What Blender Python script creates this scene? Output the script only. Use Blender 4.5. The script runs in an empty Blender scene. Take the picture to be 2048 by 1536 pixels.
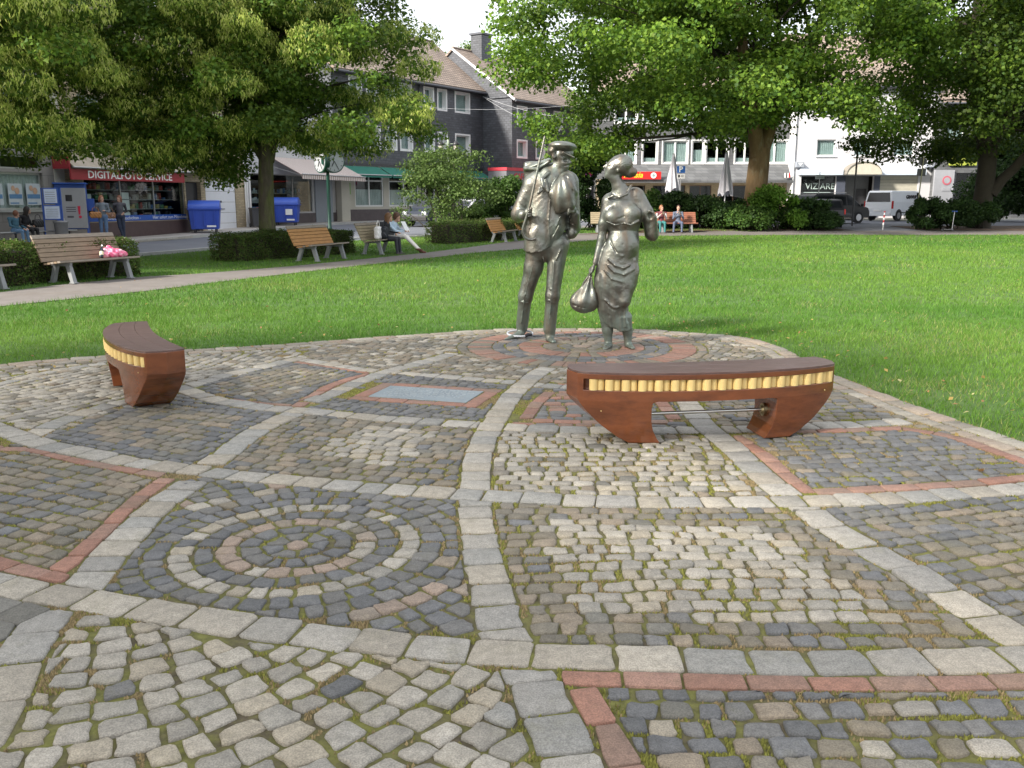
import bpy, bmesh, math, random
import numpy as np
from mathutils import Vector, Matrix, noise as mnoise
R = math.radians
random.seed(7)
rng = np.random.default_rng(7)
scene = bpy.context.scene
COL = scene.collection
# ---------------------------------------------------------------- camera, sky, sun
FPX, EYE = 1800.0, 1.6
PITCH = math.atan((768 - 402) / FPX)
cam_data = bpy.data.cameras.new("camera")
cam_data.sensor_width = 36.0
cam_data.lens = 36.0 * FPX / 2048
cam_data.clip_end = 2500
cam = bpy.data.objects.new("camera", cam_data)
COL.objects.link(cam)
cam.location = (0, 0, EYE)
cam.rotation_euler = (math.pi / 2 - PITCH, 0, 0)
scene.camera = cam
SUN_EL, SUN_AZ = R(33), R(236)      # azimuth clockwise from +Y: behind the camera, to its left
world = bpy.data.worlds.new("World")
scene.world = world
world.use_nodes = True
nt = world.node_tree
nt.nodes.clear()
w_out = nt.nodes.new("ShaderNodeOutputWorld")
w_bg = nt.nodes.new("ShaderNodeBackground")
w_sky = nt.nodes.new("ShaderNodeTexSky")
w_sky.sky_type = 'NISHITA'
w_sky.sun_disc = False
w_sky.sun_elevation = SUN_EL
w_sky.sun_rotation = SUN_AZ
w_sky.air_density = 1.0
w_sky.dust_density = 3.0
w_mix = nt.nodes.new("ShaderNodeMixRGB")
w_mix.inputs[0].default_value = 0.62            # thin bright cloud veil over the blue
w_mix.inputs[2].default_value = (8.9, 8.95, 9.15, 1)
w_bg.inputs[1].default_value = 0.125
nt.links.new(w_sky.outputs[0], w_mix.inputs[1])
nt.links.new(w_mix.outputs[0], w_bg.inputs[0])
nt.links.new(w_bg.outputs[0], w_out.inputs[0])
sun_data = bpy.data.lights.new("sun", 'SUN')
sun_data.energy = 5.0
sun_data.angle = R(7)
sun_data.color = (1.0, 0.93, 0.83)
sun = bpy.data.objects.new("sun", sun_data)
COL.objects.link(sun)
to_sun = Vector((math.sin(SUN_AZ) * math.cos(SUN_EL), math.cos(SUN_AZ) * math.cos(SUN_EL), math.sin(SUN_EL)))
sun.rotation_euler = to_sun.to_track_quat('Z', 'Y').to_euler()
scene.view_settings.view_transform = 'Standard'
scene.view_settings.look = 'None'
scene.view_settings.gamma = 1.0
scene.view_settings.use_curve_mapping = False
scene.view_settings.exposure = 0.90
scene.cycles.max_bounces = 8
scene.cycles.transparent_max_bounces = 12

# ---------------------------------------------------------------- places in the real world
def ZT(Y):                                       # the park rises by 0.3 m towards the street behind it
    def s(y):
        t = min(1, max(0, (y - 36) / 16)); return .3 * t * t * (3 - 2 * t)
    if Y <= 36: return 0.0
    if Y >= 52: return .3
    k = 36 + 2 * int((Y - 36) / 2); t = (Y - k) / 2
    return s(k) * (1 - t) + s(k + 2) * t
def ray(px, py):
    x = (px - 1024) / FPX; y = -(py - 768) / FPX
    return (x, math.cos(PITCH) + y * math.sin(PITCH), -math.sin(PITCH) + y * math.cos(PITCH))
def G(px, py, z=0.0):                            # survey point on the ground
    r = ray(px, py); t = (z - EYE) / r[2] if r[2] < -1e-6 else 9e9
    if z == 0 and (t < 0 or r[1] * t > 36):
        Yv = 36.0
        while Yv < 400:
            t = Yv / r[1]
            if EYE + t * r[2] <= ZT(Yv): break
            Yv += .1
    return (r[0] * t, r[1] * t)
def D(px, py, Y):                                # survey point at a known distance
    r = ray(px, py); t = Y / r[1]; return Vector((r[0] * t, Y, EYE + r[2] * t))

# ---------------------------------------------------------------- objects
def tag(o, label=None, cat=None, group=None, kind=None):
    if label: o['label'] = label
    if cat: o['category'] = cat
    if group: o['group'] = group
    if kind: o['kind'] = kind
    return o
def thing(name, label, cat, loc=(0, 0, 0), rz=0.0, group=None):
    o = bpy.data.objects.new(name, None); COL.objects.link(o)
    o.empty_display_size = .2
    o.location = loc; o.rotation_euler = (0, 0, rz)
    return tag(o, label, cat, group)
def link(name, me, mat=None, parent=None, loc=None, rot=None):
    o = bpy.data.objects.new(name, me); COL.objects.link(o)
    if mat is not None and len(me.materials) == 0: me.materials.append(mat)
    if parent is not None: o.parent = parent
    if loc is not None: o.location = loc
    if rot is not None: o.rotation_euler = rot
    return o
KIDS = {}
def copy_tree(o, parent=None, loc=None, rz=None, label=None):
    c = o.copy(); COL.objects.link(c)
    if parent is not None: c.parent = parent
    if loc is not None: c.location = loc
    if rz is not None: c.rotation_euler = (0, 0, rz)
    if label: c['label'] = label
    for ch in [k for k in bpy.data.objects if k.parent == o]:
        copy_tree(ch, c)
    return c
def np_mesh(name, V, Fq, tint=None, smooth=False):
    """V (n,3), Fq (m,k) index array -> mesh"""
    V = np.asarray(V, np.float32); Fq = np.asarray(Fq, np.int32)
    me = bpy.data.meshes.new(name)
    me.vertices.add(len(V)); me.vertices.foreach_set('co', V.ravel())
    k = Fq.shape[1]
    me.loops.add(Fq.size); me.loops.foreach_set('vertex_index', Fq.ravel())
    me.polygons.add(len(Fq)); me.polygons.foreach_set('loop_start', np.arange(0, Fq.size, k, dtype=np.int32))
    if smooth: me.polygons.foreach_set('use_smooth', np.ones(len(Fq), bool))
    me.update(calc_edges=True)
    if tint is not None: set_tint(me, tint)
    return me
def set_tint(me, tint):
    a = me.color_attributes.new('tint', 'FLOAT_COLOR', 'POINT')
    t = np.ones((len(me.vertices), 4), np.float32); t[:, :3] = tint
    a.data.foreach_set('color', t.ravel())
class MB:
    """collects boxes, tubes and sheets into one mesh"""
    def __init__(s): s.v = []; s.f = []; s.sm = []
    def add(s, vs, fs, smooth=False):
        b = len(s.v); s.v += [tuple(v) for v in vs]
        for f in fs: s.f.append(tuple(b + i for i in f)); s.sm.append(smooth)
        return s
    def box(s, x0, x1, y0, y1, z0, z1, M=None):
        vs = [Vector((x, y, z)) for z in (z0, z1) for y in (y0, y1) for x in (x0, x1)]
        if M is not None: vs = [M @ v for v in vs]
        return s.add(vs, [(0, 2, 3, 1), (4, 5, 7, 6), (0, 1, 5, 4), (2, 6, 7, 3), (0, 4, 6, 2), (1, 3, 7, 5)])
    def bar(s, a, b, w, h=None, up=(0, 0, 1)):
        a, b = Vector(a), Vector(b); h = h or w
        d = (b - a).normalized(); u = Vector(up)
        if abs(d.dot(u)) > .98: u = Vector((0, 1, 0))
        x = d.cross(u).normalized() * w / 2; z = x.cross(d).normalized() * h / 2
        vs = [p + sx * x + sz * z for p in (a, b) for sx, sz in ((-1, -1), (1, -1), (1, 1), (-1, 1))]
        return s.add(vs, [(3, 2, 1, 0), (4, 5, 6, 7), (0, 1, 5, 4), (1, 2, 6, 5), (2, 3, 7, 6), (3, 0, 4, 7)])
    def tube(s, pts, rad, n=8, cap=True):
        pts = [Vector(p) for p in pts]
        if not hasattr(rad, '__len__'): rad = [rad] * len(pts)
        vs, fs = [], []
        u = None
        for i, p in enumerate(pts):
            d = (pts[min(i + 1, len(pts) - 1)] - pts[max(i - 1, 0)]).normalized()
            if u is None:
                u = d.cross(Vector((0, 1, 0)) if abs(d.y) < .9 else Vector((1, 0, 0))).normalized()
            else:
                u = (u - d * u.dot(d)).normalized()
            w = d.cross(u)
            for k in range(n):
                a = 2 * math.pi * k / n
                vs.append(p + (u * math.cos(a) + w * math.sin(a)) * rad[i])
        for i in range(len(pts) - 1):
            for k in range(n):
                fs.append((i * n + k, i * n + (k + 1) % n, (i + 1) * n + (k + 1) % n, (i + 1) * n + k))
        s.add(vs, fs, True)
        if cap:
            s.add(vs[:n], [tuple(range(n - 1, -1, -1))]); s.add(vs[-n:], [tuple(range(n))])
        return s
    def lathe(s, prof, n=16, c=(0, 0, 0)):
        vs = [(c[0] + r * math.cos(2 * math.pi * k / n), c[1] + r * math.sin(2 * math.pi * k / n), c[2] + z) for r, z in prof for k in range(n)]
        fs = [(i * n + k, i * n + (k + 1) % n, (i + 1) * n + (k + 1) % n, (i + 1) * n + k) for i in range(len(prof) - 1) for k in range(n)]
        s.add(vs, fs, True)
        return s
    def prism(s, poly, y0, y1, M=None):
        """polygon in xz, extruded along y"""
        n = len(poly)
        vs = [Vector((x, y, z)) for y in (y0, y1) for x, z in poly]
        if M is not None: vs = [M @ v for v in vs]
        return s.add(vs, [tuple(range(n)), tuple(range(2 * n - 1, n - 1, -1))] + [(i, n + i, n + (i + 1) % n, (i + 1) % n) for i in range(n)])
    def quad(s, *p): return s.add(p, [tuple(range(len(p)))])
    def mesh(s, name='part', fix=True):
        me = bpy.data.meshes.new(name); me.from_pydata(s.v, [], s.f)
        me.polygons.foreach_set('use_smooth', s.sm)
        if fix:
            bm = bmesh.new(); bm.from_mesh(me); bmesh.ops.recalc_face_normals(bm, faces=bm.faces); bm.to_mesh(me); bm.free()
        me.update(); return me
    def build(s, name, mat, parent=None, bevel=0, **k):
        o = link(name, s.mesh(name), mat, parent, **k)
        if bevel:
            m = o.modifiers.new('bevel', 'BEVEL'); m.width = bevel; m.segments = 2; m.limit_method = 'ANGLE'
        return o
def text_part(txt, size, mat, parent, M, name='lettering', ext=.004, align='CENTER', bold=0.0, sx=1.0, shear=0):
    cu = bpy.data.curves.new('lettering', 'FONT'); cu.body = txt; cu.size = size; cu.extrude = ext
    cu.align_x = align; cu.align_y = 'CENTER'; cu.offset = bold; cu.resolution_u = 2; cu.shear = shear
    tmp = bpy.data.objects.new('lettering', cu); COL.objects.link(tmp)
    dg = bpy.context.evaluated_depsgraph_get()
    me = bpy.data.meshes.new_from_object(tmp.evaluated_get(dg))
    bpy.data.objects.remove(tmp)
    me.transform(M @ Matrix.Diagonal((sx, 1, 1, 1)))
    me.materials.clear()
    o = link(name, me, mat, parent); o['kind'] = 'stuff'; return o

# ---------------------------------------------------------------- materials
MATS = {}
def mat(name, col=(.5, .5, .5), rough=.7, metal=0., var=.12, scale=4., bump=0., bscale=40., attr=False, spec=.5,
        col2=None, fac2=(.5, .65), scale2=1.2, coat=0., trans=0., emis=None, stretch=None, wave=None):
    if name in MATS: return MATS[name]
    m = bpy.data.materials.new(name); m.use_nodes = True
    n = m.node_tree.nodes; l = m.node_tree.links
    b = n['Principled BSDF']
    b.inputs['Roughness'].default_value = rough; b.inputs['Metallic'].default_value = metal
    b.inputs['Specular IOR Level'].default_value = spec
    if coat: b.inputs['Coat Weight'].default_value = coat; b.inputs['Coat Roughness'].default_value = .15
    tc = n.new('ShaderNodeNewGeometry') if attr != 'obj' else n.new('ShaderNodeTexCoord')
    co = tc.outputs['Position'] if attr != 'obj' else tc.outputs['Object']
    if stretch:
        mp = n.new('ShaderNodeMapping'); mp.inputs['Scale'].default_value = stretch; l.new(co, mp.inputs[0]); co = mp.outputs[0]
    nz = n.new('ShaderNodeTexNoise'); nz.inputs['Scale'].default_value = scale; nz.inputs['Detail'].default_value = 6; nz.inputs['Roughness'].default_value = .65
    l.new(co, nz.inputs['Vector'])
    rmp = n.new('ShaderNodeMapRange'); rmp.inputs[1].default_value = .25; rmp.inputs[2].default_value = .75
    rmp.inputs[3].default_value = 1 - var; rmp.inputs[4].default_value = 1 + var
    l.new(nz.outputs[0], rmp.inputs[0])
    if attr:
        at = n.new('ShaderNodeAttribute'); at.attribute_name = 'tint'; base = at.outputs['Color']
    else:
        rgb = n.new('ShaderNodeRGB'); rgb.outputs[0].default_value = (*col, 1); base = rgb.outputs[0]
    if col2 is not None:
        n2 = n.new('ShaderNodeTexNoise'); n2.inputs['Scale'].default_value = scale2; n2.inputs['Detail'].default_value = 8; n2.inputs['Roughness'].default_value = .7
        l.new(co, n2.inputs['Vector'])
        r2 = n.new('ShaderNodeMapRange'); r2.inputs[1].default_value = fac2[0]; r2.inputs[2].default_value = fac2[1]
        l.new(n2.outputs[0], r2.inputs[0])
        mx = n.new('ShaderNodeMixRGB'); mx.inputs[2].default_value = (*col2, 1)
        l.new(r2.outputs[0], mx.inputs[0]); l.new(base, mx.inputs[1]); base = mx.outputs[0]
    mul = n.new('ShaderNodeVectorMath'); mul.operation = 'SCALE'
    l.new(base, mul.inputs[0]); l.new(rmp.outputs[0], mul.inputs['Scale'])
    l.new(mul.outputs[0], b.inputs['Base Color'])
    if bump:
        nb = n.new('ShaderNodeTexNoise'); nb.inputs['Scale'].default_value = bscale; nb.inputs['Detail'].default_value = 5
        l.new(co, nb.inputs['Vector'])
        bp = n.new('ShaderNodeBump'); bp.inputs['Strength'].default_value = min(1, bump); bp.inputs['Distance'].default_value = .3 / bscale
        l.new(nb.outputs[0], bp.inputs['Height']); l.new(bp.outputs[0], b.inputs['Normal'])
    if trans:
        tr = n.new('ShaderNodeBsdfTranslucent'); l.new(mul.outputs[0], tr.inputs[0])
        ms = n.new('ShaderNodeMixShader'); ms.inputs[0].default_value = trans
        l.new(b.outputs[0], ms.inputs[1]); l.new(tr.outputs[0], ms.inputs[2]); l.new(ms.outputs[0], n['Material Output'].inputs[0])
    if emis: b.inputs['Emission Color'].default_value = (*emis[:3], 1); b.inputs['Emission Strength'].default_value = emis[3]
    MATS[name] = m
    return m
def course_mat(name, col, mortar, bw, bh, rough=.7, var=.25, msize=.01, bump=.4, axis='xz', offset=.5):
    """masonry, slates, tiles too small to build one by one: object-space brick texture"""
    if name in MATS: return MATS[name]
    m = bpy.data.materials.new(name); m.use_nodes = True
    n = m.node_tree.nodes; l = m.node_tree.links; b = n['Principled BSDF']
    b.inputs['Roughness'].default_value = rough
    tc = n.new('ShaderNodeTexCoord'); sp = n.new('ShaderNodeSeparateXYZ'); cb = n.new('ShaderNodeCombineXYZ')
    l.new(tc.outputs['Object'], sp.inputs[0])
    ad = n.new('ShaderNodeMath'); l.new(sp.outputs[0], ad.inputs[0]); l.new(sp.outputs[1], ad.inputs[1])
    if axis == 'roof':
        l.new(sp.outputs[0], cb.inputs[0]); l.new(sp.outputs[2], cb.inputs[1])
    else:
        l.new(ad.outputs[0], cb.inputs[0]); l.new(sp.outputs[2], cb.inputs[1])
    br = n.new('ShaderNodeTexBrick'); l.new(cb.outputs[0], br.inputs['Vector'])
    br.inputs['Scale'].default_value = 1; br.inputs['Brick Width'].default_value = bw; br.inputs['Row Height'].default_value = bh
    br.inputs['Mortar Size'].default_value = msize; br.inputs['Color1'].default_value = (*[c * (1 - var) for c in col], 1)
    br.inputs['Color2'].default_value = (*[c * (1 + var) for c in col], 1); br.inputs['Mortar'].default_value = (*mortar, 1)
    br.offset = offset
    nz = n.new('ShaderNodeTexNoise'); nz.inputs['Scale'].default_value = .7; nz.inputs['Detail'].default_value = 7; l.new(tc.outputs['Object'], nz.inputs['Vector'])
    mr = n.new('ShaderNodeMapRange'); mr.inputs[1].default_value = .3; mr.inputs[2].default_value = .7; mr.inputs[3].default_value = .82; mr.inputs[4].default_value = 1.15
    l.new(nz.outputs[0], mr.inputs[0])
    mu = n.new('ShaderNodeVectorMath'); mu.operation = 'SCALE'; l.new(br.outputs[0], mu.inputs[0]); l.new(mr.outputs[0], mu.inputs['Scale'])
    l.new(mu.outputs[0], b.inputs['Base Color'])
    bp = n.new('ShaderNodeBump'); bp.inputs['Strength'].default_value = bump; bp.inputs['Distance'].default_value = .02; bp.invert = True
    l.new(br.outputs['Fac'], bp.inputs['Height']); l.new(bp.outputs[0], b.inputs['Normal'])
    MATS[name] = m; return m
def glass_mat(name, tintc=(.8, .9, .9), refl=.12, rough=.02):
    if name in MATS: return MATS[name]
    m = bpy.data.materials.new(name); m.use_nodes = True
    n = m.node_tree.nodes; l = m.node_tree.links; n.remove(n['Principled BSDF'])
    t = n.new('ShaderNodeBsdfTransparent'); t.inputs[0].default_value = (*tintc, 1)
    g = n.new('ShaderNodeBsdfGlossy'); g.inputs['Roughness'].default_value = rough
    lw = n.new('ShaderNodeLayerWeight'); pw = n.new('ShaderNodeMath'); pw.operation = 'POWER'; pw.inputs[1].default_value = 4; l.new(lw.outputs['Facing'], pw.inputs[0]); fr = n.new('ShaderNodeMath'); fr.operation = 'MULTIPLY'; fr.inputs[1].default_value = .6; l.new(pw.outputs[0], fr.inputs[0])
    ad = n.new('ShaderNodeMath'); ad.inputs[1].default_value = refl; ad.use_clamp = True; l.new(fr.outputs[0], ad.inputs[0])
    mx = n.new('ShaderNodeMixShader'); l.new(ad.outputs[0], mx.inputs[0]); l.new(t.outputs[0], mx.inputs[1]); l.new(g.outputs[0], mx.inputs[2])
    l.new(mx.outputs[0], n['Material Output'].inputs[0]); MATS[name] = m; return m

# ---------------------------------------------------------------- sculpting: distance field -> mesh
def smin(a, b, k):
    if k <= 0: return np.minimum(a, b)
    h = np.maximum(k - np.abs(a - b), 0) / k
    return np.minimum(a, b) - h * h * k * .25
def rotm(rx=0, ry=0, rz=0):
    return np.array(Matrix.Rotation(rz, 3, 'Z') @ Matrix.Rotation(ry, 3, 'Y') @ Matrix.Rotation(rx, 3, 'X'))
class Clay:
    def __init__(s, lo, hi, h):
        s.lo = np.array(lo, np.float32); s.h = h
        s.n = np.ceil((np.array(hi) - s.lo) / h).astype(int) + 1
        s.F = np.full(tuple(s.n), 1.0, np.float32); s.prims = []
    def _blk(s, lo, hi):
        a = np.clip(np.floor((np.array(lo) - s.lo) / s.h).astype(int), 0, s.n - 1)
        b = np.clip(np.ceil((np.array(hi) - s.lo) / s.h).astype(int) + 1, 1, s.n)
        if np.any(b <= a): return None, None
        g = [s.lo[i] + s.h * np.arange(a[i], b[i], dtype=np.float32) for i in range(3)]
        P = np.stack(np.meshgrid(*g, indexing='ij'), -1)
        return (slice(a[0], b[0]), slice(a[1], b[1]), slice(a[2], b[2])), P
    @staticmethod
    def d_cone(P, a, b, ra, rb, sq=1.0, ax=1):
        a = np.array(a, np.float32); b = np.array(b, np.float32)
        Q = P.copy() if sq != 1 else P
        if sq != 1:
            a = a.copy(); b = b.copy()
            mid = a[ax]; Q[..., ax] = (Q[..., ax] - mid) / sq + mid; b[ax] = (b[ax] - mid) / sq + mid
        ab = b - a; t = np.clip(((Q - a) @ ab) / max(1e-9, ab @ ab), 0, 1)
        d = np.linalg.norm(Q - a - t[..., None] * ab, axis=-1) - (ra + (rb - ra) * t)
        return d * (min(1, sq) if sq != 1 else 1)
    @staticmethod
    def d_ell(P, c, r, M=None):
        q = P - np.array(c, np.float32)
        if M is not None: q = q @ M
        r = np.array(r, np.float32)
        k0 = np.linalg.norm(q / r, axis=-1); k1 = np.linalg.norm(q / (r * r), axis=-1)
        return k0 * (k0 - 1) / np.maximum(k1, 1e-6)
    @staticmethod
    def d_box(P, c, r, rd, M=None):
        q = P - np.array(c, np.float32)
        if M is not None: q = q @ M
        q = np.abs(q) - (np.array(r, np.float32) - rd)
        return np.linalg.norm(np.maximum(q, 0), axis=-1) + np.minimum(q.max(-1), 0) - rd
    def _put(s, fn, lo, hi, k, op, col):
        m = k + 3 * s.h
        sl, P = s._blk(np.array(lo) - m, np.array(hi) + m)
        if sl is None: return s
        d = fn(P)
        if op == 'add':
            s.F[sl] = smin(s.F[sl], d, k)
            s.prims.append((fn, col))
        else:
            s.F[sl] = -smin(-s.F[sl], d, k)
        return s
    def cone(s, a, b, ra, rb=None, k=.03, op='add', col=None, sq=1.0, ax=1):
        rb = ra if rb is None else rb; a = tuple(a); b = tuple(b); r = max(ra, rb) * max(1, sq)
        return s._put(lambda P: s.d_cone(P, a, b, ra, rb, sq, ax), np.minimum(a, b) - r, np.maximum(a, b) + r, k, op, col)
    def ell(s, c, r, k=.03, op='add', col=None, M=None):
        R_ = max(r); return s._put(lambda P: s.d_ell(P, c, r, M), np.array(c) - R_, np.array(c) + R_, k, op, col)
    def block(s, c, r, rd=.01, k=.02, op='add', col=None, M=None):
        R_ = float(np.linalg.norm(r)); return s._put(lambda P: s.d_box(P, c, r, rd, M), np.array(c) - R_, np.array(c) + R_, k, op, col)
    def disp(s, lo, hi, fn):
        sl, P = s._blk(lo, hi); s.F[sl] += fn(P[..., 0], P[..., 1], P[..., 2]).astype(np.float32); return s
    def cut(s, p, n):                    # keep the side the normal points away from
        sl, P = s._blk(s.lo, s.lo + s.n * s.h)
        d = (P - np.array(p, np.float32)) @ np.array(n, np.float32) / np.linalg.norm(n)
        s.F[sl] = np.maximum(s.F[sl], d); return s
    def merge(s, o, k=.005):
        s.F = smin(s.F, o.F, k); s.prims += o.prims; return s
    def mesh(s, name, colours=False):
        F = s.F; n = s.n; V = (F < 0)
        # cells
        c = np.zeros(tuple(n - 1), np.int8)
        for dx in (0, 1):
            for dy in (0, 1):
                for dz in (0, 1): c += V[dx:n[0] - 1 + dx, dy:n[1] - 1 + dy, dz:n[2] - 1 + dz]
        act = (c > 0) & (c < 8); idx = np.argwhere(act)
        ids = np.full(tuple(n - 1), -1, np.int32); ids[act] = np.arange(len(idx))
        acc = np.zeros((len(idx), 3), np.float32); cnt = np.zeros(len(idx), np.float32)
        I, J, K = idx.T
        cor = [(0, 0, 0), (1, 0, 0), (0, 1, 0), (1, 1, 0), (0, 0, 1), (1, 0, 1), (0, 1, 1), (1, 1, 1)]
        val = [F[I + a, J + b, K + d_] for a, b, d_ in cor]
        for e0, e1 in ((0, 1), (2, 3), (4, 5), (6, 7), (0, 2), (1, 3), (4, 6), (5, 7), (0, 4), (1, 5), (2, 6), (3, 7)):
            x, y = val[e0], val[e1]; mk = (x < 0) != (y < 0)
            t = np.where(mk, x / np.where(mk, x - y, 1), 0)
            p = np.array(cor[e0], np.float32) + t[:, None] * (np.array(cor[e1]) - np.array(cor[e0]))
            acc += np.where(mk[:, None], p, 0); cnt += mk
        P = s.lo + s.h * (idx + acc / cnt[:, None])
        quads = []
        for ax in range(3):
            sl0 = [slice(1, n[i] - 1) for i in range(3)]; sl1 = list(sl0); sl0[ax] = slice(0, n[ax] - 1); sl1[ax] = slice(1, n[ax])
            a, b = V[tuple(sl0)], V[tuple(sl1)]
            off = [1, 1, 1]; off[ax] = 0
            for flag, mk in ((0, a & ~b), (1, ~a & b)):
                e = np.argwhere(mk) + off
                if not len(e): continue
                u, w = (ax + 1) % 3, (ax + 2) % 3
                du = np.zeros(3, int); du[u] = 1; dw = np.zeros(3, int); dw[w] = 1
                q = [e, e - du, e - du - dw, e - dw]
                q = [ids[t_[:, 0], t_[:, 1], t_[:, 2]] for t_ in q]
                if flag: q = q[::-1]
                quads.append(np.stack(q, 1))
        Q = np.concatenate(quads); Q = Q[(Q >= 0).all(1)]
        me = np_mesh(name, P, Q, smooth=True)
        if colours:
            best = np.full(len(P), 9e9); C = np.zeros((len(P), 3))
            for fn, col in s.prims:
                d = fn(P.astype(np.float32).copy()); m = d < best; best[m] = d[m]; C[m] = col
            set_tint(me, C)
        return me
# ================================================================ GROUND SHEETS
M_SOIL = mat('soil', (.05, .06, .025), .95, var=.4, scale=3, bump=.5, bscale=30, col2=(.03, .075, .012), fac2=(.4, .6), scale2=.6)
M_TURF = mat('turf', (.045, .10, .014), .95, var=.25, scale=8, bump=.8, bscale=60, col2=(.075, .12, .02), fac2=(.45, .7), scale2=.5)
M_PATH = mat('path_asphalt', (.155, .14, .13), .9, var=.16, scale=2.5, bump=.4, bscale=120, col2=(.12, .10, .08), fac2=(.5, .8), scale2=.9)
M_ROAD = mat('road_asphalt', (.125, .135, .16), .85, var=.12, scale=1.2, bump=.3, bscale=100, col2=(.17, .17, .18), fac2=(.55, .7), scale2=.5)
M_WALK = course_mat('pavement_slabs', (.42, .39, .36), (.25, .23, .21), .5, .5, rough=.85, var=.05, msize=.012, bump=.2)
M_KERB = mat('kerb_concrete', (.42, .42, .41), .85, var=.12, scale=5, bump=.3, bscale=60)
M_EARTH = mat('leaf_litter_earth', (.10, .06, .035), .95, var=.35, scale=5, bump=.7, bscale=30, col2=(.05, .05, .02), fac2=(.5, .7))
def sheet(name, poly, dz, material, side=0.0):
    """flat polygon laid on the rising terrain, with an optional edge drop"""
    bm = bmesh.new()
    bm.faces.new([bm.verts.new((x, y, 0)) for x, y in poly])
    bm.normal_update()
    bmesh.ops.triangulate(bm, faces=bm.faces)
    for k in range(36, 53, 2):
        bmesh.ops.bisect_plane(bm, geom=bm.verts[:] + bm.edges[:] + bm.faces[:], plane_co=(0, k, 0), plane_no=(0, 1, 0))
    for v in bm.verts: v.co.z = ZT(v.co.y) + dz
    bmesh.ops.recalc_face_normals(bm, faces=bm.faces)
    for f in bm.faces:
        if f.normal.z < 0: f.normal_flip()
    if side:
        be = [e for e in bm.edges if len(e.link_faces) == 1]
        r = bmesh.ops.extrude_edge_only(bm, edges=be)
        for v in r['geom']:
            if isinstance(v, bmesh.types.BMVert): v.co.z -= side
    me = bpy.data.meshes.new(name); bm.to_mesh(me); bm.free()
    o = link(name, me, material); o['kind'] = 'structure'; return o
def PX(lst): return [G(*p) for p in lst]
def spline(pts, step=.12):
    """dense smooth polyline through world points"""
    P = [np.array(p, float) for p in pts]; P = [2 * P[0] - P[1]] + P + [2 * P[-1] - P[-2]]
    out = []
    for i in range(1, len(P) - 2):
        L = np.linalg.norm(P[i + 1] - P[i]); n = max(1, int(L / step))
        for k in range(n):
            t = k / n
            out.append(.5 * ((2 * P[i]) + (P[i + 1] - P[i - 1]) * t + (2 * P[i - 1] - 5 * P[i] + 4 * P[i + 1] - P[i + 2]) * t * t + (3 * P[i] - P[i - 1] - 3 * P[i + 1] + P[i + 2]) * t ** 3))
    out.append(P[-2]); return np.array(out)
sheet('ground', [(-900, -60), (900, -60), (900, 1500), (-900, 1500)], -.05, M_SOIL)
# path behind the lawn (left branch and the far stretch)
PATH_NEAR = PX([(0, 611), (144, 596), (288, 581), (450, 561), (588, 545), (720, 530), (850, 516), (950, 505), (1045, 497), (1151, 483), (1279, 471.5), (1640, 469), (2300, 470)])
PATH_FAR = PX([(2300, 461), (1700, 461), (1400, 461), (1290, 462), (1151, 467), (1010, 484), (930, 495), (849, 505), (760, 514), (588, 531), (400, 546), (290, 552), (130, 567), (0, 583)])
l0 = np.array(PATH_NEAR[0]); l1 = np.array(PATH_NEAR[1]); ext0 = tuple(l0 + (l0 - l1) * 6)
f0 = np.array(PATH_FAR[-1]); f1 = np.array(PATH_FAR[-2]); ext1 = tuple(f0 + (f0 - f1) * 5)
PATH_POLY = [ext0] + PATH_NEAR + PATH_FAR + [ext1]
sheet('path', PATH_POLY, -.012, M_PATH)
# street on the left, bending to the right behind the planting
DIRL = np.array((.309, .951)); A0 = np.array((-18.1, 33.2)); NL = np.array((.951, -.309))
def along(u, off): p = A0 + DIRL * u + NL * off; return (float(p[0]), float(p[1]))
KERB_FAR = 1.75; ROAD_W = 6.6
sheet('street', [along(-40, KERB_FAR), along(24, KERB_FAR + .3), (-8.8, 56.5), (-2, 64.5), (5, 64), (60, 64.8), (60, 47.5), (16, 47.5), (9, 49), (1, 47), (-3.5, 41), along(6, KERB_FAR + ROAD_W), along(-12, KERB_FAR + ROAD_W + .3), along(-40, KERB_FAR + ROAD_W + 1)], -.03, M_ROAD)
sheet('parking_bay', [G(1690, 461), G(1840, 461), (24.5, 48.5), (16.5, 48.5)], -.022, M_ROAD)
sheet('sidewalk', [along(-40, KERB_FAR - .12), along(24, KERB_FAR + .18), (-8.9, 56.7), (-2.1, 64.7), (-2.1, 66), (1, 66), (60, 66), (60, 95), (-60, 95), (-60, 40), along(-40, -12)], .07, M_WALK, side=.1)
def kerb(name, pts, w, top):
    mb = MB(); P = spline(pts, 1.0)
    for i in range(len(P) - 1):
        a, b = P[i], P[i + 1]; za, zb = ZT(a[1]), ZT(b[1])
        mb.bar((a[0], a[1], za + top - .08), (b[0] - (b[0] - a[0]) * .012, b[1] - (b[1] - a[1]) * .012, zb + top - .08), w, .16)
    o = mb.build(name, M_KERB); o['kind'] = 'structure'; return o
kerb('far_kerb', [along(-30, KERB_FAR - .05), along(0, KERB_FAR - .05), along(23, KERB_FAR + .25), (-8.8, 56.6), (-2.05, 64.6)], .14, .085)
kerb('far_kerb', [(-2, 65.2), (10, 65.5), (30, 65.6), (60, 65.7)], .14, .085)
kerb('near_kerb', [along(-30, KERB_FAR + ROAD_W + .8), along(-12, KERB_FAR + ROAD_W + .3), along(6, KERB_FAR + ROAD_W), (-3.5, 41), (1, 47), (9, 49)], .14, .06)
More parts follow.
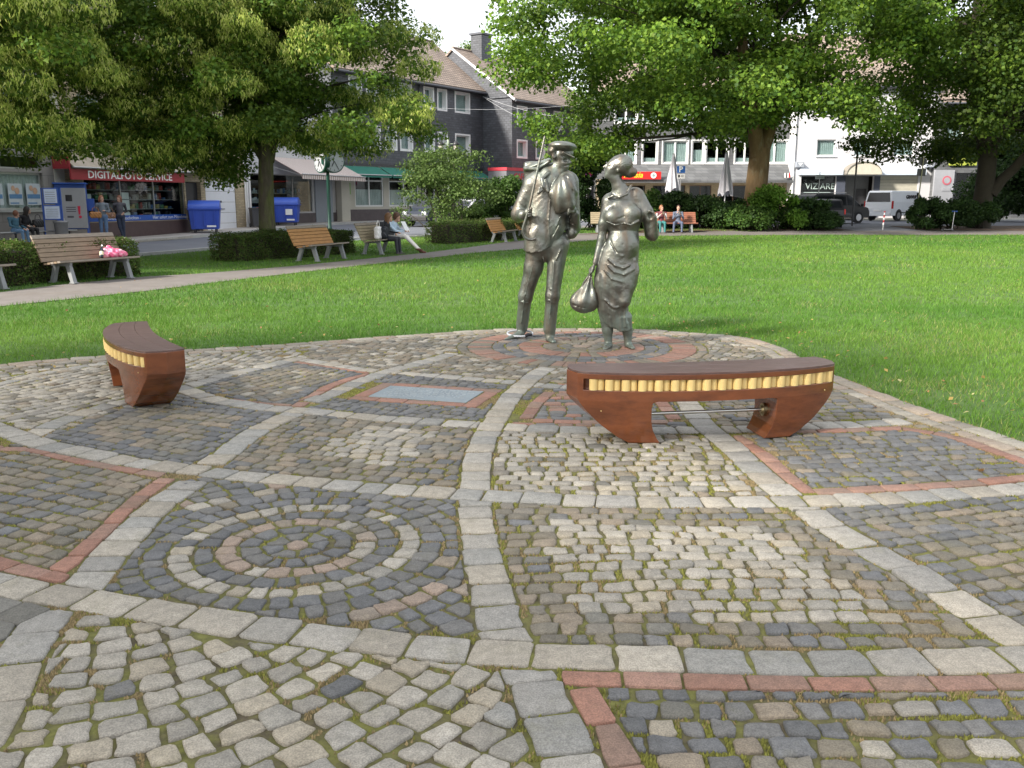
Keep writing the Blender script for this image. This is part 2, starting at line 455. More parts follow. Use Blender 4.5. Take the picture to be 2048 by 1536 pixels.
# turf: strip beside the street and the big lawn
STRIP = [along(-40, KERB_FAR + ROAD_W + 1.1), along(-12, KERB_FAR + ROAD_W + .4), along(6, KERB_FAR + ROAD_W + .1), (-3.4, 41), (1, 46.9), (9, 48.9), (12, 47), (12, 44.2)] + [p for p in PATH_FAR if p[0] < 11] + [ext1]
sheet('grass_verge', STRIP, -.02, M_TURF)
sheet('planting_bed', [(9, 48.9), (16, 48.3), (17, 45.4), (11, 45), (3, 42)], -.004, M_EARTH)
sheet('planting_bed', [(20.4, 49.5), (34, 50), (60, 47), (60, 44.2), (30, 44.2), (20.4, 45.6)], -.004, M_EARTH)
EDGE_PX = [(-340, 756), (-180, 742), (0, 727), (110, 717), (215, 710), (370, 699), (520, 690), (610, 684), (700, 677), (850, 667), (960, 659), (1050, 656.5), (1150, 655.5), (1279, 657.5), (1376, 664), (1480, 672), (1565, 694), (1613, 720), (1667, 748), (1793, 795), (1900, 834), (2048, 882), (2200, 935), (2380, 1000)]
EDGE = [G(*p) for p in EDGE_PX]
EDGE_D = spline(EDGE, .1)
sheet('lawn', [ext0] + PATH_NEAR + [(60, 40), (60, 4.2), EDGE[-1]] + EDGE[::-1], -.022, M_TURF)
# ================================================================ PLAZA PAVING
M_STONE = mat('natural_stone', rough=.78, var=.26, scale=22, bump=.65, bscale=60, attr=True)
def stone_mat():
    m = M_STONE; n = m.node_tree.nodes; l = m.node_tree.links; b = n['Principled BSDF']
    src = b.inputs['Base Color'].links[0].from_socket
    ge = n.new('ShaderNodeNewGeometry'); sp = n.new('ShaderNodeTexNoise'); sp.inputs['Scale'].default_value = 190; sp.inputs['Detail'].default_value = 2
    l.new(ge.outputs['Position'], sp.inputs['Vector'])
    mr = n.new('ShaderNodeMapRange'); mr.inputs[1].default_value = .38; mr.inputs[2].default_value = .62; mr.inputs[3].default_value = .78; mr.inputs[4].default_value = 1.2
    l.new(sp.outputs[0], mr.inputs[0])
    sc = n.new('ShaderNodeVectorMath'); sc.operation = 'SCALE'; l.new(src, sc.inputs[0]); l.new(mr.outputs[0], sc.inputs['Scale'])
    # lichen and moss film creeping over some stones
    ms = n.new('ShaderNodeTexNoise'); ms.inputs['Scale'].default_value = 3.1; ms.inputs['Detail'].default_value = 9; ms.inputs['Roughness'].default_value = .75
    l.new(ge.outputs['Position'], ms.inputs['Vector'])
    m2 = n.new('ShaderNodeMapRange'); m2.inputs[1].default_value = .54; m2.inputs[2].default_value = .74; m2.inputs[4].default_value = .32; l.new(ms.outputs[0], m2.inputs[0])
    mx = n.new('ShaderNodeMixRGB'); mx.inputs[2].default_value = (.13, .125, .05, 1); l.new(m2.outputs[0], mx.inputs[0]); l.new(sc.outputs[0], mx.inputs[1])
    l.new(mx.outputs[0], b.inputs['Base Color'])
stone_mat()
M_BED = mat('mossy_joint_soil', (.075, .06, .035), .95, var=.45, scale=30, bump=1, bscale=120, col2=(.125, .125, .03), fac2=(.38, .56), scale2=3.2)
PAL = {
    'granite': [(.255, .252, .240), (.28, .275, .26), (.235, .236, .232), (.30, .285, .255), (.215, .22, .218), (.27, .255, .225)],
    'light': [(.245, .236, .215), (.275, .264, .238), (.22, .214, .198), (.26, .24, .20), (.29, .28, .258), (.215, .212, .198), (.235, .228, .21)],
    'blue': [(.104, .110, .121), (.118, .125, .137), (.094, .100, .109), (.13, .133, .137), (.112, .114, .115)],
    'brown': [(.148, .135, .108), (.17, .152, .120), (.13, .122, .102), (.155, .146, .128), (.185, .16, .128), (.122, .122, .112)],
    'pink': [(.215, .175, .148), (.235, .19, .16), (.195, .17, .145)],
    'brick': [(.23, .125, .096), (.21, .12, .094), (.25, .14, .11), (.20, .125, .10), (.235, .145, .118), (.19, .13, .105)],
    'edge': [(.235, .222, .195), (.21, .192, .165), (.25, .215, .18), (.19, .18, .16), (.225, .19, .16), (.26, .25, .225)],
    'slab': [(.12, .12, .112), (.135, .135, .128)],
}
def pick(kind):
    c = np.array(random.choice(PAL[kind])) * random.uniform(.90, 1.12) * np.array((1.06, 1.01, .92))
    return c
def clip_half(poly, p, n):
    """keep where (x-p).n <= 0"""
    out = []; m = len(poly)
    for i in range(m):
        a, b = poly[i], poly[(i + 1) % m]
        da = (a[0] - p[0]) * n[0] + (a[1] - p[1]) * n[1]; db = (b[0] - p[0]) * n[0] + (b[1] - p[1]) * n[1]
        if da <= 0: out.append(a)
        if (da < 0) != (db < 0) and da != db:
            t = da / (da - db)
            if 0 < t < 1: out.append((a[0] + (b[0] - a[0]) * t, a[1] + (b[1] - a[1]) * t))
    return out
def area(p):
    return .5 * abs(sum(p[i][0] * p[(i + 1) % len(p)][1] - p[(i + 1) % len(p)][0] * p[i][1] for i in range(len(p))))
def orient(p):
    a = sum(p[i][0] * p[(i + 1) % len(p)][1] - p[(i + 1) % len(p)][0] * p[i][1] for i in range(len(p)))
    return p if a > 0 else p[::-1]
def inset(poly, g):
    out = orient(poly); src = out
    for i in range(len(src)):
        a, b = src[i], src[(i + 1) % len(src)]
        dx, dy = b[0] - a[0], b[1] - a[1]; L = math.hypot(dx, dy)
        if L < 1e-5: continue
        nx, ny = dy / L, -dx / L
        out = clip_half(out, (a[0] - nx * g, a[1] - ny * g), (nx, ny))
        if len(out) < 3: return []
    return out
def clean(p, e=.006):
    o = []
    for q in p:
        if not o or math.hypot(q[0] - o[-1][0], q[1] - o[-1][1]) > e: o.append(q)
    while len(o) > 1 and math.hypot(o[0][0] - o[-1][0], o[0][1] - o[-1][1]) < e: o.pop()
    return o
def chaikin(p, t):
    o = []
    for i in range(len(p)):
        a, b = p[i], p[(i + 1) % len(p)]
        o.append((a[0] + (b[0] - a[0]) * t, a[1] + (b[1] - a[1]) * t)); o.append((b[0] + (a[0] - b[0]) * t, b[1] + (a[1] - b[1]) * t))
    return o
STONES = []      # dicts: poly, kind, tint
SEG = np.zeros((0, 5))   # ax ay bx by halfwidth
def near_segs(c, r):
    if len(SEG) == 0: return []
    d = np.hypot((SEG[:, 0] + SEG[:, 2]) / 2 - c[0], (SEG[:, 1] + SEG[:, 3]) / 2 - c[1])
    return SEG[d < r + SEG[:, 4] + .16]
def clip_bands(poly):
    for _ in range(1):
        c = (sum(p[0] for p in poly) / len(poly), sum(p[1] for p in poly) / len(poly))
        r = max(math.hypot(p[0] - c[0], p[1] - c[1]) for p in poly)
        for s in near_segs(c, r):
            dx, dy = s[2] - s[0], s[3] - s[1]; L = math.hypot(dx, dy)
            if L < 1e-6: continue
            c = (sum(p[0] for p in poly) / len(poly), sum(p[1] for p in poly) / len(poly))
            # does any corner, the centre, or the edge line cross the strip of this piece?
            ts = [((p[0] - s[0]) * dx + (p[1] - s[1]) * dy) / (L * L) for p in poly]
            if max(ts) < -.02 or min(ts) > 1.02: continue
            n = (-dy / L, dx / L)
            ds = [(p[0] - s[0]) * n[0] + (p[1] - s[1]) * n[1] for p in poly]
            hw = s[4]
            if min(ds) >= hw or max(ds) <= -hw: continue
            tc = ((c[0] - s[0]) * dx + (c[1] - s[1]) * dy) / (L * L)
            if tc < -.6 or tc > 1.6: continue
            A = clip_half(poly, (s[0] + n[0] * hw, s[1] + n[1] * hw), (-n[0], -n[1]))
            B = clip_half(poly, (s[0] - n[0] * hw, s[1] - n[1] * hw), n)
            aA = area(A) if len(A) > 2 else 0; aB = area(B) if len(B) > 2 else 0
            poly = A if aA >= aB else B
            if len(poly) < 3 or area(poly) < .0004: return []
    return poly
def add_stone(poly, kind, part, gap, mina=.0016, clip=True, tint=None):
    if clip: poly = clip_bands(poly)
    if len(poly) < 3: return
    poly = inset(poly, gap)
    poly = clean(poly)
    if len(poly) < 3 or area(poly) < mina: return
    STONES.append(dict(poly=poly, part=part, kind=kind, tint=pick(kind) if tint is None else tint))
def reg_band(P, hw):
    global SEG
    P = np.array(P); s = np.concatenate([P[:-1], P[1:], np.full((len(P) - 1, 1), hw)], 1)
    SEG = np.concatenate([SEG, s])
def band(px, w, kind, part, lo, hi, offset=0.0, world=False, gap=.005, rows=1):
    P = np.array(spline(px if world else [G(*p) for p in px], .05))
    T = np.gradient(P, axis=0); T /= np.linalg.norm(T, axis=1)[:, None]; N = np.stack([-T[:, 1], T[:, 0]], 1)
    P = P + N * offset
    S = np.concatenate([[0], np.cumsum(np.linalg.norm(np.diff(P, axis=0), axis=1))])
    def at(s, o):
        x = np.interp(s, S, P[:, 0]); y = np.interp(s, S, P[:, 1]); nx = np.interp(s, S, N[:, 0]); ny = np.interp(s, S, N[:, 1])
        return (x + nx * o, y + ny * o)
    s = 0.0; new = []
    cut = random.uniform(lo, hi)
    while s < S[-1] - .03:
        e = min(S[-1], s + random.uniform(lo, hi))
        for r in range(rows):
            h = w / 2; o0 = -h + w * r / rows; o1 = -h + w * (r + 1) / rows; j = .006 if kind != 'brick' else .001
            sk = random.uniform(-.010, .010) if kind != 'brick' else 0
            poly = [at(s, o0 + random.uniform(-j, j)), at(e, o0 + random.uniform(-j, j)), at(e + sk, o1 + random.uniform(-j, j)), at(s + sk * .3, o1 + random.uniform(-j, j))]
            add_stone(poly, kind, part, gap, .003 if kind != 'brick' else .002)
        s = e
    reg_band(P[::3] if len(P) > 6 else P, w / 2)
    return P
def in_poly(x, y, poly):
    c = False; n = len(poly); j = n - 1
    for i in range(n):
        if (poly[i][1] > y) != (poly[j][1] > y) and x < (poly[j][0] - poly[i][0]) * (y - poly[i][1]) / (poly[j][1] - poly[i][1]) + poly[i][0]: c = not c
        j = i
    return c
def edge_dist(c):
    if len(SEG) == 0: return 9
    a = SEG[:, :2]; b = SEG[:, 2:4]; ab = b - a; p = np.array(c)
    t = np.clip(((p - a) * ab).sum(1) / np.maximum(1e-9, (ab * ab).sum(1)), 0, 1)
    return float((np.linalg.norm(p - a - t[:, None] * ab, axis=1) - SEG[:, 4]).min())
FILLED = []
def fill_rows(reg, d0, d1, cell, colour, jit=.010, gap=.0085, bend=0.0, part='cobblestone', aspect=1.15, world=False):
    poly = reg if world else [G(*p) for p in reg]
    a, b = (np.array(G(*d0)), np.array(G(*d1))) if not world else (np.array(d0), np.array(d1))
    t = (b - a) / np.linalg.norm(b - a); n = np.array((-t[1], t[0]))
    Q = np.array(poly); u = (Q - a) @ t; v = (Q - a) @ n
    cu, cv = cell * aspect, cell; u0, u1, v0, v1 = u.min() - .1, u.max() + .1, v.min() - .2, v.max() + .2; um = (u0 + u1) / 2
    r = 0; vv = v0 - abs(bend)
    while vv < v1 + abs(bend):
        ch = cv * random.uniform(.93, 1.07); uu = u0 - random.random() * cu
        while uu < u1:
            cw = cu * random.uniform(.74, 1.24)
            def P(x, y):
                w = y + bend * ((x - um) / (u1 - um)) ** 2 + .02 * math.sin(x * 2.3 + r * .5) 
                q = a + t * x + n * w; return (float(q[0]), float(q[1]))
            c = P(uu + cw / 2, vv + ch / 2)
            if in_poly(c[0], c[1], poly) and not any(in_poly(c[0], c[1], f) for f in FILLED):
                J = lambda: random.uniform(-jit, jit)
                add_stone([P(uu + J(), vv + J()), P(uu + cw + J(), vv + J()), P(uu + cw + J(), vv + ch + J()), P(uu + J(), vv + ch + J())], colour(c), part, gap)
            uu += cw
        vv += ch; r += 1
    FILLED.append(poly)
def fill_rings(reg, c0, cell, colour, radii=None, rmax=3.0, rmin=0.0, jit=.009, gap=.0085, part='cobblestone', world=False, a0=0, a1=2 * math.pi, aspect=1.0, kinds=None):
    poly = reg if world or reg is None else [G(*p) for p in reg]
    c = np.array(c0 if world or isinstance(c0[0], float) else G(*c0)); r = rmin
    rs = radii or [rmin + cell * i for i in range(int((rmax - rmin) / cell) + 2)]
    for k in range(len(rs) - 1):
        ra, rb = rs[k], rs[k + 1]; 
        pk = kinds[k] if kinds else None
        cw0 = (rb - ra if not (pk == 'brick') else .11) * aspect
        if ra < .02:
            add_stone([(c[0] + rb * math.cos(q), c[1] + rb * math.sin(q)) for q in np.linspace(0, 2 * math.pi, 7)[:-1]], colour((c[0], c[1]), k), part, gap); continue
        n = max(4, int((a1 - a0) * (ra + rb) / 2 / cw0)); ph = random.random() * 6
        cuts = np.cumsum([random.uniform(.8, 1.2) if pk != 'brick' else 1 for _ in range(n)]); cuts = np.concatenate([[0], cuts]) / cuts[-1] * (a1 - a0) + a0 + (ph if a1 - a0 > 6 else 0)
        for i in range(n):
            q0, q1 = cuts[i], cuts[i + 1]; qm = (q0 + q1) / 2; rm = (ra + rb) / 2
            m = (c[0] + rm * math.cos(qm), c[1] + rm * math.sin(qm))
            if poly is not None and (not in_poly(m[0], m[1], poly) or any(in_poly(m[0], m[1], f) for f in FILLED)): continue
            J = lambda: random.uniform(-jit, jit) * (.2 if pk == 'brick' else 1)
            pts = [(ra + J(), q0), (ra + J(), q1), (rb + J(), q1), (rb + J(), q0)]
            pl = [(c[0] + rr * math.cos(q) + J(), c[1] + rr * math.sin(q) + J()) for rr, q in pts]
            add_stone(pl, colour(m, k), 'brick' if pk == 'brick' else part, gap if pk != 'brick' else .004)
    if poly is not None: FILLED.append(poly)

GR = dict(w=.192, kind='granite', part='granite_sett', lo=.16, hi=.24, gap=.0075)
BR = dict(w=.112, kind='brick', part='brick', lo=.205, hi=.225, gap=.0055)
# the edging along the lawn
band(EDGE, .17, 'edge', 'edge_sett', .2, .32, offset=-.09, world=True)
band(EDGE, .13, 'edge', 'edge_sett', .13, .2, offset=-.25, world=True)
# statue circle
SC = (.78, 10.02)
sk = ['pink', 'brown', 'brown', 'brick', 'blue', 'blue', 'brick', 'brown']
fill_rings(None, SC, .1, lambda c, k: (sk[k] if random.random() < .80 else random.choice(('brown', 'pink', 'brown'))), radii=[0, .12, .28, .45, .71, .86, 1.01, 1.28, 1.40], world=True, kinds=sk)
reg_band([(SC[0] + .7 * math.cos(q), SC[1] + .7 * math.sin(q)) for q in np.linspace(0, 2 * math.pi, 60)], .70)
SEG[-59:, 4] = .70
# memorial plate with its brick frame
PL_IN = PX([(735, 793), (933, 806), (966, 783), (772, 771)])
def rect_fix(q):
    a, b, c, d = [np.array(p) for p in q]
    u = (b - a); L = np.linalg.norm(u); u /= L; v = np.array((-u[1], u[0])); h = ((d - a) @ v + (c - b) @ v) / 2
    return a, u, v, L, h
pa, pu, pv, pL, pH = rect_fix(PL_IN)
def prect(x0, x1, y0, y1): return [tuple(pa + pu * x + pv * y) for x, y in ((x0, y0), (x1, y0), (x1, y1), (x0, y1))]
fw = .125
for x in np.linspace(-fw, pL, 5)[:-1]:
    st = (pL + fw) / 4
    add_stone(prect(x, x + st, -fw, 0), 'brick', 'brick', .004, clip=False)
    add_stone(prect(x + fw, x + st + fw, pH, pH + fw), 'brick', 'brick', .004, clip=False)
for y in (0, pH / 2):
    add_stone(prect(-fw, 0, y, y + pH / 2 + (fw if y else 0)), 'brick', 'brick', .004, clip=False)
    add_stone(prect(pL, pL + fw, y - (0 if y else fw), y + pH / 2), 'brick', 'brick', .004, clip=False)
mid0 = pa + pv * pH / 2; reg_band([tuple(mid0 - pu * fw), tuple(mid0 + pu * (pL / 2)), tuple(mid0 + pu * (pL + fw))], pH / 2 + fw)
# granite bands
G4 = [(-160, 800), (-70, 830), (0, 857), (40, 873), (85, 887), (125, 895), (200, 910), (300, 928), (420, 942), (530, 955), (645, 965), (765, 976), (890, 985), (948, 989), (1091, 996), (1228, 1002), (1382, 1003), (1553, 1001), (1707, 999), (1832, 991), (1975, 981), (2048, 975), (2220, 958)]
band(G4, **GR)
G1 = [(-160, 1135), (0, 1165), (50, 1177), (120, 1190), (210, 1203), (305, 1219), (395, 1233), (485, 1249), (570, 1261), (670, 1272), (765, 1283), (870, 1294), (970, 1302), (1104, 1310), (1234, 1313), (1339, 1316), (1574, 1322), (1714, 1322), (1879, 1320), (1989, 1317), (2200, 1308)]
band(G1, **dict(GR, lo=.2, hi=.3))
G10 = [(1158, 1600), (1139, 1515), (1114, 1460), (1084, 1400), (1064, 1350), (1030, 1302), (1005, 1260), (990, 1210), (980, 1160), (965, 1112), (957, 1065), (950, 1010), (951, 959), (952, 937), (957, 914), (968, 877), (977, 862), (1003, 820), (1025, 788), (1051, 765), (1080, 743), (1110, 728)]
band(G10, **GR)
band([(-60, 1500), (0, 1400), (22, 1345), (50, 1300), (84, 1245), (105, 1215)], **dict(GR, lo=.2, hi=.3))
G3 = [(150, 1185), (185, 1150), (215, 1110), (255, 1072), (287, 1037), (320, 1007), (360, 980), (385, 962)]
band(G3, **GR)
band([(-160, 1085), (-20, 1118), (35, 1135), (100, 1152), (128, 1160)], **BR)
band([(100, 1148), (145, 1120), (180, 1087), (215, 1057), (245, 1025), (272, 1000), (300, 977), (335, 955)], **BR)
band([(-160, 852), (-60, 878), (0, 897), (65, 897), (100, 905), (180, 924), (270, 940), (350, 952)], **BR)
G11 = [(1340, 760), (1352, 775), (1376, 805), (1405, 845), (1450, 882), (1490, 917), (1536, 959), (1575, 988), (1629, 1030), (1679, 1062), (1739, 1095), (1814, 1137), (1896, 1187), (1989, 1245), (2060, 1290), (2200, 1375)]
band(G11, **dict(GR, lo=.2, hi=.27))
G8 = [(350, 772), (390, 786), (430, 798), (480, 807), (530, 814), (580, 818), (630, 822), (705, 830), (800, 838), (915, 846), (1022, 854), (1154, 859), (1313, 860), (1484, 858), (1593, 853), (1707, 847), (1821, 842)]
band(G8, **GR)
G5 = [(60, 872), (120, 842), (165, 826), (210, 813), (300, 790), (390, 767), (450, 750), (515, 735), (575, 721), (610, 712)]
band(G5, **dict(GR, w=.18))
band([(420, 928), (445, 910), (465, 895), (485, 880), (520, 857), (545, 845), (580, 829), (602, 818)], **GR)
band([(622, 803), (645, 795), (685, 777), (725, 760), (750, 752), (770, 742), (800, 736), (825, 730), (850, 722), (880, 714), (905, 706)], **dict(GR, w=.18))
G9 = [(575, 712), (615, 720), (655, 727), (700, 734), (740, 740), (780, 743), (880, 752), (940, 757), (1024, 763), (1108, 772), (1200, 775), (1340, 768), (1480, 758), (1640, 745)]
band(G9, **dict(GR, w=.16))
band([(-20, 773), (60, 751), (130, 737), (215, 727), (300, 722)], **dict(GR, w=.14, lo=.13, hi=.2))
# brick frames
band([(368, 777), (480, 744), (595, 719)], **BR)
band([(595, 722), (660, 732), (740, 744)], **BR)
band([(742, 747), (695, 759), (655, 774), (594, 812)], **BR)
band([(590, 812), (520, 807), (440, 795), (372, 780)], **BR)
band([(1100, 783), (1074, 805), (1052, 836)], **BR)
band([(1052, 840), (1200, 843), (1348, 843)], **BR)
band([(1350, 838), (1322, 803)], **BR)
band([(1467, 871), (1502, 891), (1541, 919), (1576, 952), (1618, 985)], **BR)
band([(1570, 861), (1707, 859), (1792, 855), (1850, 862), (1905, 872), (1975, 896), (2060, 925), (2160, 960)], **BR)
band([(1630, 984), (1678, 982), (1752, 976), (1821, 973), (1889, 969), (1963, 963), (2048, 955), (2160, 945)], **BR)
band([(1120, 1350), (1169, 1353), (1294, 1356), (1419, 1361), (1544, 1363), (1674, 1363), (1799, 1363), (1929, 1361), (2034, 1358), (2200, 1352)], **dict(BR, lo=.2))
band([(1163, 1375), (1181, 1405), (1219, 1475), (1254, 1530), (1285, 1600)], **BR)
NB = len(STONES)
def near_line(c, pts, d):
    for i in range(len(pts) - 1):
        a, b = np.array(pts[i]), np.array(pts[i + 1]); ab = b - a; t = max(0, min(1, float((np.array(c) - a) @ ab / (ab @ ab))))
        if np.linalg.norm(np.array(c) - a - ab * t) < d: return True
    return False
def edgy(edge, inner, w, alt=.12, other='pink'):
    def f(c, k=0):
        if edge_dist(c) < w: return edge
        return other if random.random() < alt else inner
    return f
# foreground circle with its rings, in a field of blue-grey cobbles
PK1 = PX([(345, 1010), (420, 1008), (500, 995), (560, 972)]); PK2 = PX([(740, 1240), (760, 1215), (840, 1185), (935, 1168)])
ck = ['pink', 'blue', 'blue', 'pink', 'blue', 'light']
def circ_col(c, k=0):
    if k == 3: return random.choice(('pink', 'pink', 'light', 'brown'))
    if k < 6: return ck[k] if random.random() > .05 else 'blue'
    if near_line(c, PK1, .05) or near_line(c, PK2, .055): return 'pink' if random.random() < .8 else 'light'
    return 'blue' if random.random() > .04 else 'brown'
FC = G(595, 1088)
def circle_field():
    poly = [G(*p) for p in [(150, 1195), (385, 950), (940, 992), (965, 1100), (1035, 1312), (480, 1258)]]
    fill_rings(poly, FC, .105, circ_col, radii=[0, .065, .17, .275, .38, .485, .59] + [.59 + .107 * i for i in range(1, 22)], world=True)
circle_field()
# foreground left: light granite setts in fanned arcs
apex = G(120, 1195)
def fl_col(c, k=0): return 'light' if random.random() < .9 else ('granite' if random.random() < .75 else 'blue')
fill_rings([(105, 1205), (480, 1255), (1040, 1312), (1170, 1640), (-120, 1640), (-60, 1480)], (apex[0] + .2, apex[1] + .12), .113, fl_col, rmax=3.2, rmin=.05, jit=.012, gap=.0095, aspect=1.12)
# dark plates at the left edge
fill_rows([(-160, 1165), (60, 1190), (100, 1215), (20, 1330), (-20, 1400), (-200, 1400)], (0, 1200), (60, 1215), .15, lambda c: 'slab', aspect=1.3, gap=.003, jit=.002, part='paving_slab')
# foreground right
def fr_col(c, k=0):
    e = edge_dist(c); return 'blue' if e < .24 and random.random() < .8 else ('brown' if random.random() < .55 else ('blue' if random.random() < .7 else 'light'))
fill_rows([(1160, 1362), (2300, 1360), (2300, 1700), (1280, 1640)], (1200, 1380), (2040, 1385), .102, fr_col, gap=.0095, jit=.011)
# middle right field, light in the middle, brown at the rim
def mr_col(c, k=0):
    e = edge_dist(c); return 'light' if e > .24 else ('brown' if random.random() < .85 else 'blue')
fill_rows([(950, 995), (1580, 1002), (1700, 1070), (2120, 1325), (1040, 1315), (985, 1180)], (1000, 1010), (1560, 1010), .098, mr_col, bend=-.06, gap=.009, jit=.011)
# right of the diagonal band
def rr_col(c, k=0):
    e = edge_dist(c); return 'blue' if e < .14 or random.random() < .15 else 'brown'
fill_rows([(1560, 1000), (1830, 992), (2260, 950), (2300, 1420), (2060, 1290)], (1700, 1040), (2040, 1000), .100, rr_col, gap=.009, jit=.011)
# right frame
fill_rows([(1470, 868), (1570, 858), (1860, 856), (2200, 950), (1620, 990)], (1500, 880), (1860, 872), .10, lambda c: 'blue' if random.random() < .78 else 'brown', gap=.010, jit=.011)
# centre field right of the vertical band
def cr_col(c, k=0): return 'light' if random.random() < .8 else 'brown'
fill_rows([(970, 850), (1480, 858), (1580, 1000), (950, 992)], (980, 900), (1440, 900), .097, cr_col, gap=.0095, jit=.011)
# centre field left of the vertical band, a light patch in its middle
LP = PX([(660, 885), (720, 852), (870, 862), (840, 900), (760, 935), (640, 905)])
def cl_col(c, k=0): return 'light' if in_poly(c[0], c[1], LP) else ('brown' if random.random() < .8 else 'blue')
fill_rows([(600, 818), (970, 850), (950, 992), (420, 945)], (600, 830), (930, 855), .098, cl_col, bend=.06)
# triangle left of that
fill_rows([(60, 880), (350, 775), (600, 818), (420, 942)], (130, 885), (420, 930), .105, edgy('blue', 'brown', .2, .1, 'blue'))
# left brick frame
fill_rows([(-160, 860), (60, 890), (345, 945), (100, 1160), (-160, 1100)], (0, 910), (300, 965), .108, edgy('brown', 'brown', .2, .35, 'blue'))
# diamond
fill_rows([(366, 778), (595, 718), (745, 745), (593, 814)], (380, 775), (590, 725), .095, edgy('blue', 'brown', .12, .1, 'light'))
# field round the plate
fill_rows([(605, 816), (775, 744), (1090, 768), (960, 850)], (620, 800), (980, 845), .095, edgy('blue', 'blue', .2, .2, 'brown'))
# brick-framed field under the long bench
def ub(c, k=0): return 'brick' if c[0] < BX and random.random() < .42 else 'blue'
BX = G(1270, 820)[0]
fill_rows([(1040, 850), (1100, 765), (1340, 768), (1400, 858)], (1060, 845), (1340, 848), .105, ub, aspect=1.5)
fill_rows([(1340, 768), (1640, 745), (1830, 842), (1400, 858)], (1400, 850), (1800, 842), .105, edgy('brown', 'brown', .1, .3, 'blue'))
# left arcs near the lawn
fill_rows([(-200, 790), (60, 745), (350, 712), (600, 700), (610, 716), (60, 875), (-200, 800)], (60, 870), (600, 715), .1, lambda c: 'light' if random.random() < .75 else 'brown', bend=.3)
fill_rows([(-200, 700), (620, 680), (600, 715), (300, 722), (-20, 770), (-200, 860)], (0, 740), (500, 700), .1, lambda c: 'brown' if random.random() < .7 else 'light')
fill_rows([(-200, 770), (60, 745), (60, 875), (-200, 830)], (0, 840), (60, 860), .1, lambda c: 'light')
# strip behind the statues
fill_rows([(575, 714), (600, 670), (1100, 640), (1400, 645), (1700, 740), (1900, 840), (1820, 845), (1640, 745), (1340, 770), (1100, 772), (780, 744)], (600, 712), (1000, 752), .1, lambda c: 'brown' if random.random() < .75 else 'light', bend=.1)
fill_rows([(1600, 650), (2300, 860), (2300, 960), (1980, 905), (1860, 860), (1800, 840)], (1860, 850), (2060, 930), .1, lambda c: 'brown' if random.random() < .7 else 'light')
EDGE_IN = EDGE
KEEP_POLY = [(-30, 1)] + EDGE + [(30, 1)]
STONES = [s for s in STONES if s['part'] == 'edge_sett' or in_poly(np.mean([p[0] for p in s['poly']]), np.mean([p[1] for p in s['poly']]), KEEP_POLY)]

def stone_mesh(s, store):
    p = s['poly']
    if s['part'] in ('brick', 'paving_slab'):
        q = chaikin(p, .06); lip = .004; depth = .002; noise_ = .0006; top = 0.0
    elif s['part'] in ('granite_sett', 'edge_sett'):
        q = chaikin(p, .07); lip = .009; depth = .005; noise_ = .0022; top = .0005
    else:
        q = chaikin(p, .11); lip = .008; depth = .005; noise_ = .0026; top = .0006
    if sum(a[1] for a in q) / len(q) < 4.6 and s['part'] not in ('brick', 'paving_slab'):
        q2 = []
        for i in range(len(q)):
            a, b = q[i], q[(i + 1) % len(q)]; q2.append(a)
            if math.hypot(a[0] - b[0], a[1] - b[1]) > .045: q2.append(((a[0] + b[0]) / 2 + random.gauss(0, .0028), (a[1] + b[1]) / 2 + random.gauss(0, .0028)))
        q = q2
    cx = sum(a[0] for a in q) / len(q); cy = sum(a[1] for a in q) / len(q); n = len(q)
    z0 = random.uniform(-.003, .004) + (-.001 if s['part'] == 'brick' else 0)
    tx, ty = random.gauss(0, .012), random.gauss(0, .012)
    if s['part'] == 'brick': tx *= .3; ty *= .3
    wob = .0045 if s['part'] not in ('brick', 'paving_slab') else .0005
    O = [(x + random.uniform(-wob, wob), y + random.uniform(-wob, wob)) for x, y in q]
    def Z(x, y, b): return z0 + b + (x - cx) * tx + (y - cy) * ty + random.uniform(-noise_, noise_)
    V = [(x, y, -.03) for x, y in O] + [(x, y, Z(x, y, -depth)) for x, y in O]
    for x, y in O:
        d = math.hypot(x - cx, y - cy); f = max(.3, 1 - lip / max(d, .01)); X, Y = cx + (x - cx) * f, cy + (y - cy) * f
        V.append((X, Y, Z(X, Y, 0)))
    V.append((cx, cy, Z(cx, cy, top)))
    F = []
    for i in range(n):
        j = (i + 1) % n
        F += [(i, j, n + j), (i, n + j, n + i), (n + i, n + j, 2 * n + j), (n + i, 2 * n + j, 2 * n + i), (2 * n + i, 2 * n + j, 3 * n)]
    store.append((np.array(V, np.float32), np.array(F, np.int32), s['tint'] * (1 + random.uniform(-.03, .03))))
plaza = sheet('plaza_paving', [(-40, -6)] + [(-14, EDGE[0][1])] + EDGE + [(14, EDGE[-1][1]), (40, -6)], -.011, M_BED)
def emit(group, name, kind=None):
    V = []; F = []; T = []; b = 0
    for v, f, t in group:
        V.append(v); F.append(f + b); b += len(v); T.append(np.repeat(np.array(t, np.float32)[None], len(v), 0))
    me = np_mesh(name, np.concatenate(V), np.concatenate(F), np.concatenate(T), smooth=True)
    o = link(name, me, M_STONE, plaza)
    if kind: o['kind'] = kind
    return o
def seen_size(s):
    cx = np.mean([p[0] for p in s['poly']]); cy = np.mean([p[1] for p in s['poly']])
    if cy < 2.1: return 0
    zc = cy * math.cos(PITCH) + EYE * math.sin(PITCH); yc = cy * math.sin(PITCH) - EYE * math.cos(PITCH)
    x = 1024 + FPX * cx / zc; y = 768 - FPX * yc / zc
    if not (-20 < x < 2068 and y < 1560): return 0
    return area(s['poly']) / (zc * zc) * (EYE / zc)
by = {}
for s in STONES: by.setdefault(s['part'], []).append(s)
NAMES_REST = {'cobblestone': 'cobblestones', 'granite_sett': 'granite_setts', 'brick': 'bricks', 'edge_sett': 'edge_setts', 'paving_slab': 'paving_slabs'}
